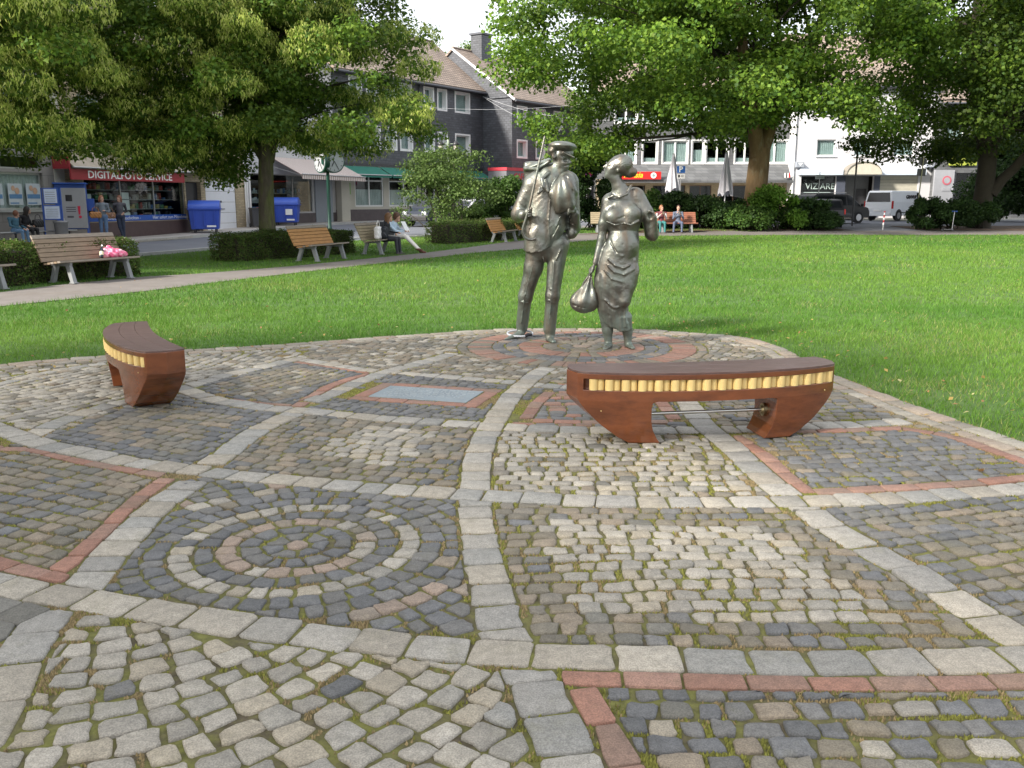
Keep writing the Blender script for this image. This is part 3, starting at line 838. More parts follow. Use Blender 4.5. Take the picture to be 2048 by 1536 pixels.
for part, lst in by.items():
    lst.sort(key=seen_size, reverse=True)
    near = [s for s in lst[:300] if seen_size(s) > 0]; rest = lst[len(near):]
    for s in near:
        st = []; stone_mesh(s, st); emit(st, part)
    if rest:
        st = []
        for s in rest: stone_mesh(s, st)
        emit(st, NAMES_REST[part], 'stuff')
print('stones', len(STONES), {k: len(v) for k, v in by.items()})
# moss and dry debris in the joints
RES = .01; gx0, gx1, gy0, gy1 = -7, 7, 1.9, 11.6
nx, ny = int((gx1 - gx0) / RES), int((gy1 - gy0) / RES)
occ = np.zeros((nx, ny), bool)
for s in STONES:
    p = orient(s['poly']); xs = [a[0] for a in p]; ys = [a[1] for a in p]
    i0, i1 = int((min(xs) - gx0) / RES), int((max(xs) - gx0) / RES) + 1; j0, j1 = int((min(ys) - gy0) / RES), int((max(ys) - gy0) / RES) + 1
    if i0 < 0 or j0 < 0 or i1 >= nx or j1 >= ny: continue
    X, Y = np.meshgrid(gx0 + (np.arange(i0, i1) + .5) * RES, gy0 + (np.arange(j0, j1) + .5) * RES, indexing='ij'); ins = np.ones(X.shape, bool)
    for k in range(len(p)):
        a, b = p[k], p[(k + 1) % len(p)]; ins &= ((b[0] - a[0]) * (Y - a[1]) - (b[1] - a[1]) * (X - a[0])) > -.0015
    occ[i0:i1, j0:j1] |= ins
free = np.argwhere(~occ); fx = gx0 + (free[:, 0] + .5) * RES; fy = gy0 + (free[:, 1] + .5) * RES
ok = (np.abs(fx) < fy * .6 + .25)
ey = np.interp(fx, EDGE_D[:, 0], EDGE_D[:, 1]) if False else None
fx, fy = fx[ok], fy[ok]
inside = np.array([in_poly(x, y, KEEP_POLY) for x, y in zip(fx, fy)]) if len(fx) < 400000 else np.ones(len(fx), bool)
fx, fy = fx[inside], fy[inside]
def vnoise(x, y, s, seed=0):
    """cheap smooth value noise"""
    g = np.random.default_rng(seed).random((257, 257)); u = (x / s) % 256; v = (y / s) % 256
    i, j = u.astype(int), v.astype(int); a, b = u - i, v - j; a = a * a * (3 - 2 * a); b = b * b * (3 - 2 * b)
    return (g[i, j] * (1 - a) + g[i + 1, j] * a) * (1 - b) + (g[i, j + 1] * (1 - a) + g[i + 1, j + 1] * a) * b
dens = vnoise(fx, fy, .35, 1) * .6 + vnoise(fx, fy, .11, 2) * .4
nearw = np.clip(3.2 / fy, .25, 1) ** 1.2
reps = []
for rep in range(5):
    m = rng.random(len(fx)) < np.clip((dens - .32) * 2.6, 0, 1) * nearw; reps.append(np.stack([fx[m], fy[m], dens[m]], 1))
S = np.concatenate(reps); S[:, :2] += rng.uniform(-.007, .007, (len(S), 2))
n = len(S); ang = rng.uniform(0, 6.28, n); sz = rng.uniform(.003, .008, n) * np.clip(S[:, 1] / 4, 1, 2.2); h = rng.uniform(.001, .008, n) 
c = np.stack([S[:, 0], S[:, 1], np.full(n, -.012)], 1); V = np.zeros((n, 4, 3), np.float32)
for k in range(3):
    a = ang + k * 2.094; V[:, k] = c + np.stack([np.cos(a) * sz, np.sin(a) * sz, np.zeros(n)], 1)
V[:, 3] = c + np.stack([rng.uniform(-.003, .003, n), rng.uniform(-.003, .003, n), .008 + h], 1)
base = np.arange(n)[:, None] * 4
F = np.concatenate([base + np.array(q) for q in ((0, 1, 3), (1, 2, 3), (2, 0, 3))])
dry = (vnoise(S[:, 0], S[:, 1], .22, 5) + rng.uniform(-.25, .25, n)) > .47
moss_c = np.where(dry[:, None], np.array([.24, .18, .085]) * rng.uniform(.6, 1.3, (n, 1)), np.array([.165, .165, .03]) * rng.uniform(.6, 1.5, (n, 1)))
me = np_mesh('moss', V.reshape(-1, 3), F, np.repeat(moss_c, 4, 0))
moss = link('moss', me, mat('moss', rough=.95, var=.2, scale=60, attr=True), plaza); moss['kind'] = 'stuff'
print('moss tufts', n)
# memorial plate
M_PLATE = mat('cast_plate', (.25, .29, .31), .5, metal=.5, var=.18, scale=6, bump=.2, bscale=40)
plate = thing('memorial_plate', 'flat grey metal plate with raised writing set in a red brick frame', 'memorial plate', (float(pa[0]), float(pa[1]), 0), math.atan2(pu[1], pu[0]))
mb = MB(); mb.box(.006, pL - .006, .006, pH - .006, -.03, .004); mb.build('plate', M_PLATE, plate, bevel=.003)
M_PLTX = mat('raised_lettering', (.42, .45, .46), .4, metal=.6)
mb = MB(); rr = random.Random(3)
for row in range(6):
    yy = pH * (.86 - row * .135); x = .08 + (row == 0) * .12
    while x < pL - .1 - (row == 5) * .3:
        w = rr.choice((.02, .035, .05, .06)); 
        for q in range(int(w / .011)):
            mb.box(x + q * .011, x + q * .011 + .007, yy - .010, yy + rr.uniform(.006, .014), .004, .0062)
        x += w + .014
mb.build('raised_writing', M_PLTX, plate)['kind'] = 'stuff'
# ================================================================ BUILDINGS
M_SLATE = course_mat('slate_cladding', (.082, .088, .102), (.045, .048, .055), .32, .16, rough=.5, var=.22, msize=.012, bump=.5)
M_SLATE2 = course_mat('grey_slate_band', (.12, .125, .13), (.07, .07, .08), .5, .22, rough=.6, var=.2, msize=.012, bump=.4)
M_TILE = course_mat('roof_tiles', (.31, .245, .20), (.14, .11, .09), .26, .17, rough=.8, var=.16, msize=.03, bump=.9, axis='roof')
M_YBRICK = course_mat('yellow_brick', (.46, .37, .24), (.30, .26, .19), .25, .083, rough=.85, var=.14, msize=.012, bump=.4)
M_BEIGE = course_mat('grey_stone_wall', (.27, .255, .24), (.19, .18, .17), .9, .42, rough=.8, var=.05, msize=.012, bump=.2)
M_WHITE = mat('white_render', (.58, .58, .60), .85, var=.05, scale=1.5, bump=.15, bscale=50, col2=(.62, .61, .60), fac2=(.58, .8), scale2=.7)
M_CREAM = mat('cream_render', (.56, .53, .46), .85, var=.06, scale=1.5)
M_GREYP = mat('grey_panel', (.30, .33, .38), .6, var=.05, scale=1)
M_PLINTH = mat('brown_plinth', (.085, .055, .055), .6, var=.15, scale=4)
M_GPLINTH = mat('grey_brown_plinth', (.12, .10, .105), .8, var=.15, scale=3)
M_WFRAME = mat('white_frame', (.80, .80, .80), .4, var=.03)
M_DFRAME = mat('dark_frame', (.04, .04, .045), .4, var=.05)
M_PANE = glass_mat('window_glass', (.75, .82, .82), .03)
M_SHOPGLASS = glass_mat('shop_glass', (.85, .9, .9), .02)
M_CURT = mat('net_curtain', (.62, .62, .60), .9, var=.12, scale=8, stretch=(6, 6, .4))
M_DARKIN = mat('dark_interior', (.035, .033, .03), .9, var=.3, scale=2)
M_REDSIGN = mat('red_sign', (.32, .03, .04), .5, var=.05)
M_BLUE = mat('signal_blue', (.03, .10, .42), .4, var=.06)
M_WLET = mat('white_lettering', (.82, .82, .82), .5, var=.02)
M_GREEN = mat('green_awning', (.035, .20, .15), .75, var=.12, scale=2)
M_ALU = mat('aluminium', (.50, .50, .50), .4, metal=.8, var=.08)
M_DGUT = mat('dark_gutter', (.07, .075, .09), .5)
class Facade:
    def __init__(s, A, u, base): s.A = np.array(A, float); s.u = np.array(u, float) / np.linalg.norm(u); s.base = base; s.rz = math.atan2(s.u[1], s.u[0])
    def x(s, px, py=400):
        r = ray(px, py); # A + u*t = r*k
        det = s.u[0] * -r[1] + s.u[1] * r[0]
        t = (-s.A[0] * -r[1] - s.A[1] * r[0]) / det
        return float(t)
    def xz(s, px, py):
        t = s.x(px, py); p = s.A + s.u * t; return t, D(px, py, float(p[1])).z - s.base
    def rect(s, x0, x1, y0, y1):
        a, b = s.x(x0, (y0 + y1) / 2), s.x(x1, (y0 + y1) / 2); m = (x0 + x1) / 2
        return a, b, s.xz(m, y1)[1], s.xz(m, y0)[1]
    def root(s, name, label, cat, x0=0, group=None):
        p = s.A + s.u * x0; return thing(name, label, cat, (float(p[0]), float(p[1]), s.base), s.rz, group)
def wall(root, name, x0, x1, z0, z1, ops, material, y=0, t=.28, sh=0):
    """wall slab with real openings and reveals; sh shifts the x of all input"""
    xs = sorted(set([x0, x1] + [v for o in ops for v in o[:2] if x0 < v < x1])); zs = sorted(set([z0, z1] + [v for o in ops for v in o[2:4] if z0 < v < z1]))
    solid = lambda i, k: 0 <= i < len(xs) - 1 and 0 <= k < len(zs) - 1 and not any(o[0] - 1e-6 <= xs[i] and xs[i + 1] <= o[1] + 1e-6 and o[2] - 1e-6 <= zs[k] and zs[k + 1] <= o[3] + 1e-6 for o in ops)
    mb = MB()
    for i in range(len(xs) - 1):
        for k in range(len(zs) - 1):
            if not solid(i, k): continue
            a, b, c, d = xs[i] - sh, xs[i + 1] - sh, zs[k], zs[k + 1]
            mb.quad((a, y, c), (b, y, c), (b, y, d), (a, y, d)); mb.quad((a, y + t, c), (a, y + t, d), (b, y + t, d), (b, y + t, c))
            if not solid(i - 1, k): mb.quad((a, y, c), (a, y, d), (a, y + t, d), (a, y + t, c))
            if not solid(i + 1, k): mb.quad((b, y, c), (b, y + t, c), (b, y + t, d), (b, y, d))
            if not solid(i, k - 1): mb.quad((a, y, c), (a, y + t, c), (b, y + t, c), (b, y, c))
            if not solid(i, k + 1): mb.quad((a, y, d), (b, y, d), (b, y + t, d), (a, y + t, d))
    return link(name, mb.mesh(name, fix=False), material, root)
def window(root, x0, x1, z0, z1, depth=.14, fr=.06, split=1, frame=None, sill=None, curtain=True, glass=None, liner=0, rows=0, name='window', y=0):
    frame = frame or M_WFRAME; mb = MB()
    e = .002
    mb.box(x0 + e, x0 + fr, y + depth, y + depth + .06, z0 + e, z1 - e); mb.box(x1 - fr, x1 - e, y + depth, y + depth + .06, z0 + e, z1 - e)
    mb.box(x0 + fr, x1 - fr, y + depth, y + depth + .06, z0 + e, z0 + fr); mb.box(x0 + fr, x1 - fr, y + depth, y + depth + .06, z1 - fr, z1 - e)
    for k in range(1, split):
        xm = x0 + (x1 - x0) * k / split; mb.box(xm - fr * .55, xm + fr * .55, y + depth - .005, y + depth + .055, z0 + fr, z1 - fr)
    if rows: zz = z0 + (z1 - z0) * rows; mb.box(x0 + fr, x1 - fr, y + depth + .004, y + depth + .05, zz - fr * .4, zz + fr * .4)
    if liner:
        for a, b, c, d in ((x0 - liner, x0 + .004, z0 - liner, z1 + liner), (x1 - .004, x1 + liner, z0 - liner, z1 + liner), (x0 + .004, x1 - .004, z0 - liner, z0 + .004), (x0 + .004, x1 - .004, z1 - .004, z1 + liner)):
            mb.box(a, b, y - .03, y + depth - .002, c, d)
    w = mb.build(name, frame, root)
    mb = MB(); mb.box(x0 + fr, x1 - fr, y + depth + .02, y + depth + .03, z0 + fr, z1 - fr); mb.build('pane', glass or M_PANE, w)
    if curtain:
        mb = MB(); zc = z0 + .02 if curtain is True else z0 + (z1 - z0) * curtain; n = max(6, int((x1 - x0) / .07)); vs = []; 
        for i in range(n + 1):
            xx = x0 + (x1 - x0) * i / n; yy = y + depth + .075 + .02 * (i % 2); vs += [(xx, yy, z0 + .02), (xx, yy, z1 if curtain is True else zc)]
        mb.add(vs, [(2 * i, 2 * i + 2, 2 * i + 3, 2 * i + 1) for i in range(n)]); mb.build('curtain', M_CURT, w)
    if sill: mb = MB(); mb.box(x0 - .08, x1 + .08, y - sill, y + depth, z0 - .07, z0 - .002); mb.build('sill', frame, w)
    return w
def shell(root, x0, x1, depth, z1, material, z0=-.6, t=.28, left=True, right=True):
    """side and back walls plus a dark inner lining"""
    mb = MB()
    if left: mb.box(x0, x0 + t, t + .002, depth, z0, z1)
    if right: mb.box(x1 - t, x1, t + .002, depth, z0, z1)
    mb.box(x0 + t + .002, x1 - t - .002, depth - t, depth, z0, z1)
    mb.build('side_wall', material, root)
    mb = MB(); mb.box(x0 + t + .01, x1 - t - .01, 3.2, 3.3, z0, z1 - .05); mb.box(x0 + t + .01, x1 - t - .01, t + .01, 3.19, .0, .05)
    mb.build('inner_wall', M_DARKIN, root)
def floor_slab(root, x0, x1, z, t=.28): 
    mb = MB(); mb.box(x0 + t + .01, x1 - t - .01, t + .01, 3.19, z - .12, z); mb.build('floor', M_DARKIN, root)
def gable_roof(root, x0, x1, depth, zr, rise, material=None, over=.35, gable=None, verge=None, ridge=.5):
    """ridge parallel to the street"""
    yr = depth * ridge
    s = rise / yr; zf = zr - over * s; s2 = rise / (depth - yr); zb = zr - over * s2
    for (ya, za, yb, zb_) in ((-over, zf, yr, zr + rise), (depth + over, zb, yr, zr + rise)):
        mb = MB(); th = .16
        mb.add([(x0, ya, za), (x1, ya, za), (x1, yb, zb_), (x0, yb, zb_), (x0, ya, za + th), (x1, ya, za + th), (x1, yb, zb_ + th), (x0, yb, zb_ + th)], [(0, 3, 2, 1), (4, 5, 6, 7), (0, 1, 5, 4), (1, 2, 6, 5), (2, 3, 7, 6), (3, 0, 4, 7)])
        rf = mb.build('roof', material or M_TILE, root)
    mb = MB(); n = max(2, int((x1 - x0) / .33))
    for i in range(n):
        a = x0 + (x1 - x0) * i / n; mb.tube([(a, yr, zr + rise + th + .0), (a + (x1 - x0) / n * 1.04, yr, zr + rise + th)], [.11, .095], 8)
    mb.build('ridge_tiles', material or M_TILE, root)['kind'] = 'stuff'
    if gable:
        mb = MB()
        for xa, xb in ((x0 + .12, x0 + .38), (x1 - .38, x1 - .12)):
            mb.add([(xa, .03, zr - .02), (xa, depth - .03, zr - .02), (xa, yr, zr + rise - .03), (xb, .03, zr - .02), (xb, depth - .03, zr - .02), (xb, yr, zr + rise - .03)], [(0, 1, 2), (3, 5, 4), (0, 3, 4, 1), (1, 4, 5, 2), (2, 5, 3, 0)])
        mb.build('gable', gable, root)
    mb = MB(); mb.tube([(x0, -over - .07, zf - .01), (x1, -over - .07, zf - .01)], .075, 10); mb.build('gutter', M_DGUT, root)
    if verge:
        for xx in (x0 - .02, x1 + .02):
            mb = MB(); mb.bar((xx, -over, zf + .06), (xx, yr, zr + rise + .06), .05, .15, up=(0, 0, 1)); mb.build('verge_board', verge, root)
def downpipe(root, x, z1, mat_=None, y=-.08, z0=0):
    mb = MB(); mb.tube([(x, y, z0), (x, y, z1)], .05, 10); mb.build('downpipe', mat_ or M_WFRAME, root)
def awning(root, x0, x1, zt, zb, out, material, name='awning', val=.22):
    mb = MB(); mb.add([(x0, -.02, zt), (x1, -.02, zt), (x1, -out, zb), (x0, -out, zb), (x0, -.02, zt - .03), (x1, -.02, zt - .03), (x1, -out, zb - .03), (x0, -out, zb - .03)], [(0, 3, 2, 1), (4, 5, 6, 7), (0, 1, 5, 4), (1, 2, 6, 5), (2, 3, 7, 6), (3, 0, 4, 7)])
    mb.box(x0, x1, -out - .02, -out - .004, zb - val, zb + .01)
    a = mb.build(name, material, root)
    mb = MB(); mb.tube([(x0, -out - .03, zb + .03), (x1, -out - .03, zb + .03)], .035, 8)
    mb.bar((x0 + .1, -.02, zt - .5), (x0 + .1, -out, zb - .05), .03); mb.bar((x1 - .1, -.02, zt - .5), (x1 - .1, -out, zb - .05), .03)
    mb.build('awning_rail', M_ALU, a); return a
def stripe_mat(name, c1, c2, period):
    m = mat(name, c1, .8, var=.05); n = m.node_tree.nodes; l = m.node_tree.links
    tc = n.new('ShaderNodeTexCoord'); sp = n.new('ShaderNodeSeparateXYZ'); l.new(tc.outputs['Object'], sp.inputs[0])
    a = n.new('ShaderNodeMath'); a.operation = 'DIVIDE'; a.inputs[1].default_value = period; l.new(sp.outputs[0], a.inputs[0])
    f = n.new('ShaderNodeMath'); f.operation = 'FRACT'; l.new(a.outputs[0], f.inputs[0])
    g = n.new('ShaderNodeMath'); g.operation = 'GREATER_THAN'; g.inputs[1].default_value = .55; l.new(f.outputs[0], g.inputs[0])
    mx = n.new('ShaderNodeMixRGB'); mx.inputs[1].default_value = (*c1, 1); mx.inputs[2].default_value = (*c2, 1); l.new(g.outputs[0], mx.inputs[0]); l.new(mx.outputs[0], n['Principled BSDF'].inputs['Base Color'])
    return m
def TM(x, y, z, flip=False):      # text upright on a facade, facing outwards
    return Matrix.Translation((x, y, z)) @ Matrix.Rotation(R(90), 4, 'X')
def goods(name, label, root_world, x0, x1, zs, y, n, cols, cat='shop display'):
    mb = MB(); V = []; F = []; T = []; b = 0; rr = random.Random(hash(label) % 99 if False else len(label))
    for z in zs:
        vs = [(x0, y, z - .03), (x1, y, z - .03), (x1, y + .4, z - .03), (x0, y + .4, z - .03), (x0, y, z), (x1, y, z), (x1, y + .4, z), (x0, y + .4, z)]
        V += vs; F += [[b + i for i in q] for q in ((0, 3, 2, 1), (4, 5, 6, 7), (0, 1, 5, 4), (1, 2, 6, 5), (2, 3, 7, 6), (3, 0, 4, 7))]; T += [(.35, .36, .36)] * 8; b += 8
        x = x0 + .05
        while x < x1 - .1:
            w = rr.uniform(.06, .22); hh = rr.uniform(.08, .3); c = rr.choice(cols); d = rr.uniform(.05, .2)
            V += [(x, y + .05, z), (x + w, y + .05, z), (x + w, y + .05 + d, z), (x, y + .05 + d, z), (x, y + .05, z + hh), (x + w, y + .05, z + hh), (x + w, y + .05 + d, z + hh), (x, y + .05 + d, z + hh)]
            F += [[b + i for i in q] for q in ((0, 3, 2, 1), (4, 5, 6, 7), (0, 1, 5, 4), (1, 2, 6, 5), (2, 3, 7, 6), (3, 0, 4, 7))]; T += [c] * 8; b += 8
            x += w + rr.uniform(.02, .2)
    me = np_mesh(name, V, F, np.array(T)); me.transform(root_world)
    o = link(name, me, mat('goods', rough=.6, var=.05, attr=True)); return tag(o, label, cat, kind='stuff')

ROW = Facade((-18.1, 33.2), (.309, .951), .02)
# ---- stone-faced house with the postered window
F_ = ROW; x0b, x1b = -17.0, F_.x(133)
root = F_.root('bank_building', 'grey stone-faced building at the far left with posters in its big window', 'building')
wa = F_.rect(20, 88, 345, 420); wz0, wz1 = wa[2], wa[3]; wr = F_.x(90)
pitch_ = 3.1
ops = []
for k in range(5):
    b = wr - k * pitch_ * 1.35; ops.append((b - pitch_ * 1.15, b, wz0, wz1)); ops.append((b - pitch_ * 1.15, b, wz1 + .12, wz1 + .62))
    ops.append((b - 2.6, b - .9, 4.6, 6.2))
wall(root, 'wall', x0b, x1b - .5, -.4, 7.6, ops, M_BEIGE)
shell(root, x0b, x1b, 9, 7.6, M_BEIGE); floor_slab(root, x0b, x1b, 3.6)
for i, o in enumerate(ops):
    if i % 3 == 0: window(root, *o, depth=.12, fr=.08, split=1, frame=M_ALU, curtain=True, sill=.1, glass=M_SHOPGLASS, name='shop_window')
    elif i % 3 == 1: window(root, *o, depth=.12, fr=.06, split=2, frame=M_ALU, curtain=False, name='transom_window')
    else: window(root, *o, depth=.14, split=2, sill=.06)
wall(root, 'stone_pier', x1b - .5, x1b, -.4, 7.6, [], M_CREAM, y=-.03, t=.3)
M_POST = mat('poster_print', (.50, .55, .58), .5); M_SKIN = mat('poster_skin', (.55, .35, .24), .6); M_PBLUE = mat('poster_blue', (.10, .22, .40), .5)
for xa, xb in ((-20, 10), (21, 49), (57, 85)):
    q = F_.rect(xa, xb, 367, 410); mb = MB(); mb.box(q[0], q[1], .095, .105, q[2], q[3]); p = mb.build('poster', M_POST, root)
    w, h = q[1] - q[0], q[3] - q[2]
    mb = MB(); mb.box(q[0] + .03, q[1] - .03, .088, .094, q[2] + h * .3, q[2] + h * .5); mb.box(q[0] + .05, q[1] - .3 * w, .088, .094, q[2] + h * .06, q[2] + h * .12); mb.build('printed_band', M_PBLUE, p)
    for fx, fz, fr in ((.35, .78, .13), (.62, .66, .16)):
        mb = MB(); mb.prism([(q[0] + w * fx + w * fr * math.cos(a) * 1, q[2] + h * fz + w * fr * 1.2 * math.sin(a)) for a in np.linspace(0, 6.28, 13)[:-1]], .084 - fr * .02, .087); mb.build('printed_face', M_SKIN, p)
gable_roof(root, x0b, x1b - .02, 9, 7.6, 3.4, over=.3)
# ---- photo shop house with the white garage door
xa, xb = x1b, F_.x(492)
root = F_.root('photo_shop_building', 'yellow brick building with red photo service sign and white garage door', 'building', xa)
def W(q): return (q[0] - xa, q[1] - xa, q[2], q[3])
shopw = W(F_.rect(172, 371, 372, 457)); shopw = (shopw[0], shopw[1], .75, 2.55)
door = W(F_.rect(374, 404, 366, 462)); door = (door[0], door[1], 0, 2.45)
gar = W(F_.rect(413, 473, 371, 462)); gar = (gar[0], gar[1], 0.0, 2.55)
tr = (gar[0], gar[1], 2.62, 2.95)
L = xb - xa
ups = [(x, x + 1.3, 4.2, 5.7) for x in (1.0, 3.8, 6.6, 9.4, 12)]
ups = [u for u in ups if u[1] < L - .5]
wall(root, 'wall', 0, L, -.4, 7.2, [shopw, door, gar, tr] + ups, M_YBRICK)
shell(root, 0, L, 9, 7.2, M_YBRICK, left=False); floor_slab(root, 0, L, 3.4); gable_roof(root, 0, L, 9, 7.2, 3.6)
for u in ups: window(root, *u, split=2, sill=.06)
mb = MB(); mb.box(shopw[0], shopw[1] + .15, -.04, -.003, -.3, .72); mb.build('plinth', M_PLINTH, root)
window(root, *shopw, depth=.05, fr=.05, split=3, frame=M_ALU, curtain=False, glass=M_SHOPGLASS, name='shop_window')
mb = MB(); mb.box(shopw[0], shopw[1], -.012, -.004, .76, .99); band_ = mb.build('blue_window_band', M_BLUE, root)
text_part('Hier sofort zum Mitnehmen!', .21, M_WLET, root, TM((shopw[0] + shopw[1]) / 2 + 2.0, -.014, .875), ext=.002)
text_part('Ihnen, die Geschichten -', .2, M_WLET, root, TM(shopw[0] + 2.1, -.014, .875), ext=.002)
# red sign band and the awning above it
FS = Facade(ROW.A + NL * .85, ROW.u, .02); sg = (FS.x(147) - xa, FS.x(372) - xa)
mb = MB(); mb.box(sg[0], sg[1], -.85, -.78, 2.38, 2.78); mb.prism([(sg[0], 2.78), (sg[0] + .06, 2.78), (sg[0] + .06, 3.3), (sg[0], 3.3)], -.8, -.01); sign = mb.build('shop_sign', M_REDSIGN, root)
text_part('DIGITALFOTO SERVICE', .40, M_WLET, sign, TM((sg[0] + sg[1]) / 2, -.855, 2.575), ext=.004, bold=.006, sx=(sg[1] - sg[0]) * .9 / 5.0)
mb = MB(); mb.add([(sg[0] + .1, -.02, 3.55), (sg[1] + 2.6, -.02, 3.55), (sg[1] + 2.6, -.95, 2.85), (sg[0] + .1, -.95, 2.85), (sg[0] + .1, -.02, 3.5), (sg[1] + 2.6, -.02, 3.5), (sg[1] + 2.6, -.95, 2.8), (sg[0] + .1, -.95, 2.8)], [(0, 3, 2, 1), (4, 5, 6, 7), (0, 1, 5, 4), (1, 2, 6, 5), (2, 3, 7, 6), (3, 0, 4, 7)])
mb.build('canopy', mat('beige_canopy', (.42, .36, .29), .8, var=.15), root)
mb = MB(); mb.tube([(sg[0], -.98, 2.84), (sg[1] + 2.7, -.98, 2.84)], .035, 8); mb.build('canopy_rail', M_ALU, root)
mb = MB(); mb.box(door[0] + .02, door[1] - .02, .2, .25, 0, 2.43); mb.build('door', M_DFRAME, root)
# sectional garage door: five panels, handle, lock
n = 5; hh = (gar[3] - gar[2]) / n
for i in range(n):
    mb = MB(); mb.box(gar[0] + .03, gar[1] - .03, .03, .07, gar[2] + hh * i + .006, gar[2] + hh * (i + 1) - .006); p = mb.build('garage_panel', mat('white_garage_paint', (.74, .75, .80), .45, var=.03), root, bevel=.004)
mb = MB(); gm = (gar[0] + gar[1]) / 2; mb.box(gm - .05, gm + .03, .01, .029, 1.5, 1.6); mb.box(gm - .1, gm + .25, -.005, .029, 1.18, 1.21); mb.build('door_handle', M_DFRAME, root)
window(root, *tr, depth=.1, split=2, curtain=False, name='transom_window')
downpipe(root, L + .0 - .12, 7.0)
goods('photo_display', 'shelves of boxed cameras and picture frames behind the photo shop window', Matrix.Translation((root.location)) @ Matrix.Rotation(F_.rz, 4, 'Z'), shopw[0] + .5, shopw[1] - .2, (.85, 1.25, 1.65, 2.05), .5, 60, [(.5, .1, .08), (.5, .5, .48), (.45, .35, .08), (.08, .08, .1), (.1, .18, .35), (.3, .3, .3), (.04, .04, .04), (.12, .25, .12)])
# notices standing inside the shop window
for k, (pa_, pb_, y0_, y1_) in enumerate(((177, 187, 388, 403), (248, 262, 385, 398), (249, 264, 400, 420), (250, 266, 425, 445))):
    q = W(F_.rect(pa_, pb_, y0_, y1_)); mb = MB(); mb.box(q[0], q[1], .12, .13, q[2], q[3]); mb.build('notice', M_WLET, root)
# ---- corner shop with the striped awning
xa = F_.x(492) + .02; xe = float((np.array((-10.75, 55.9)) - F_.A) @ F_.u)
root = F_.root('striped_awning_shop', 'pale shop building with red and white striped awning and grey panel', 'building', xa)
W = lambda q: (q[0] - xa, q[1] - xa, q[2], q[3]); L = xe - xa
s1 = W(F_.rect(503, 626, 370, 432)); s1 = (s1[0], s1[1], .95, 3.0)
dr = W(F_.rect(668, 676, 370, 440)); dr = (dr[0], min(dr[1], L - .3), .35, 2.9)
ups = [(x, x + 1.2, 4.6, 6.1) for x in (.8, 3, 5.2, 7.2) if x + 1.2 < L - .3]
wall(root, 'wall', 0, L, -.4, 7.8, [s1, dr] + ups, M_WHITE)
shell(root, 0, L, 9, 7.8, M_WHITE, left=True, right=False); floor_slab(root, 0, L, 3.6); gable_roof(root, 0, L, 9, 7.8, 3.4)
for u in ups: window(root, *u, split=2, sill=.06)
window(root, *s1, depth=.06, fr=.05, split=3, frame=M_ALU, curtain=False, glass=M_SHOPGLASS, name='shop_window')
mb = MB(); mb.box(.25, L, -.05, -.003, -.2, .9); mb.build('plinth', M_GPLINTH, root)
q = W(F_.rect(629, 663, 366, 441)); mb = MB(); mb.box(q[0], q[1], -.09, -.052, .35, 3.1); mb.build('wall_panel', M_GREYP, root)
mb = MB(); mb.box(dr[0] + .03, dr[1] - .03, .2, .25, dr[2] + .01, dr[3] - .01); mb.build('door', mat('dark_red_door', (.16, .03, .03), .5), root)
zt = 3.9
awning(root, W(F_.rect(557, 557, 300, 300))[0] - .9, L + .25, zt, 2.95, 1.9, stripe_mat('awning_stripes', (.72, .66, .62), (.42, .30, .27), .22), 'striped_awning')
for dx in (.02, .24): downpipe(root, dx, 7.6)
goods('shop_display', 'pictures and pale goods behind the window under the striped awning', Matrix.Translation((root.location)) @ Matrix.Rotation(F_.rz, 4, 'Z'), s1[0] + .2, s1[1] - .2, (1.05, 1.5, 2.0), .6, 60, [(.5, .5, .5), (.35, .42, .45), (.08, .08, .1), (.1, .2, .4), (.3, .3, .3)])

# ---- dark slate house 1 (restaurant below, green awnings)
H1 = Facade((-10.75, 55.9), (.58, .815), .30)
L1 = float((np.array((-2.15, 68)) - H1.A) @ H1.u)
root = H1.root('slate_house', 'dark slate-clad house with brown tiled roof and restaurant under green awnings', 'building')
wr = [H1.rect(a, b, y0, y1) for a, b, y0, y1 in ((711, 768, 352, 419), (779, 838, 350, 416), (852, 888, 345, 420), (900, 935, 345, 400))]
wr = [(q[0], q[1], .95, 3.0) for q in wr]; wr[2] = (wr[2][0], wr[2][1], .1, 3.0)
cols = [(849, 866), (876, 892), (911, 938), (800, 822), (770, 790), (735, 757), (700, 722)]
up2 = [H1.rect(a, b, 187, 224) for a, b in cols]; z20, z21 = up2[2][2], up2[2][3]; z10, z11 = z20 - 2.85, z21 - 2.85
up = []
for q in up2: up += [(q[0], q[1], z20, z21), (q[0], q[1], z10, z11)]
HE = H1.xz(930, 178)[1] + .15
wall(root, 'wall', 0, L1, 3.55, HE, up, M_SLATE, t=.34)
wall(root, 'ground_floor_wall', 0, L1, -.5, 3.55, wr, M_CREAM, y=.04, t=.28)
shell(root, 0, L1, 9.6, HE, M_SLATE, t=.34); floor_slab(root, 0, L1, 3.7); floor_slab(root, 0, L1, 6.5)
for k, q in enumerate(up): window(root, *q, depth=.26, fr=.08, split=1, liner=.10, curtain=(True if k % 3 else .9))
for q in wr: window(root, *q, depth=.04, fr=.09, split=2, curtain=.52, glass=M_SHOPGLASS, y=.04, rows=.78, name='restaurant_window')
mb = MB(); mb.box(0, L1, -.02, .036, -.5, .78); mb.build('plinth', M_GPLINTH, root)
mb = MB(); mb.box(0, L1, -.03, -.003, 3.45, 3.62); mb.build('cornice', M_DFRAME, root)
n = 4
for k in range(n):
    a = .35 + (L1 - .5) * k / n; awning(root, a, a + (L1 - .5) / n - .15, 3.42, 2.85, 1.15, M_GREEN, 'green_awning', val=.12)
gable_roof(root, -.1, L1 + .25, 9.6, HE, 3.6, gable=M_SLATE, over=.4)
downpipe(root, H1.x(842), HE - .3, M_DGUT)
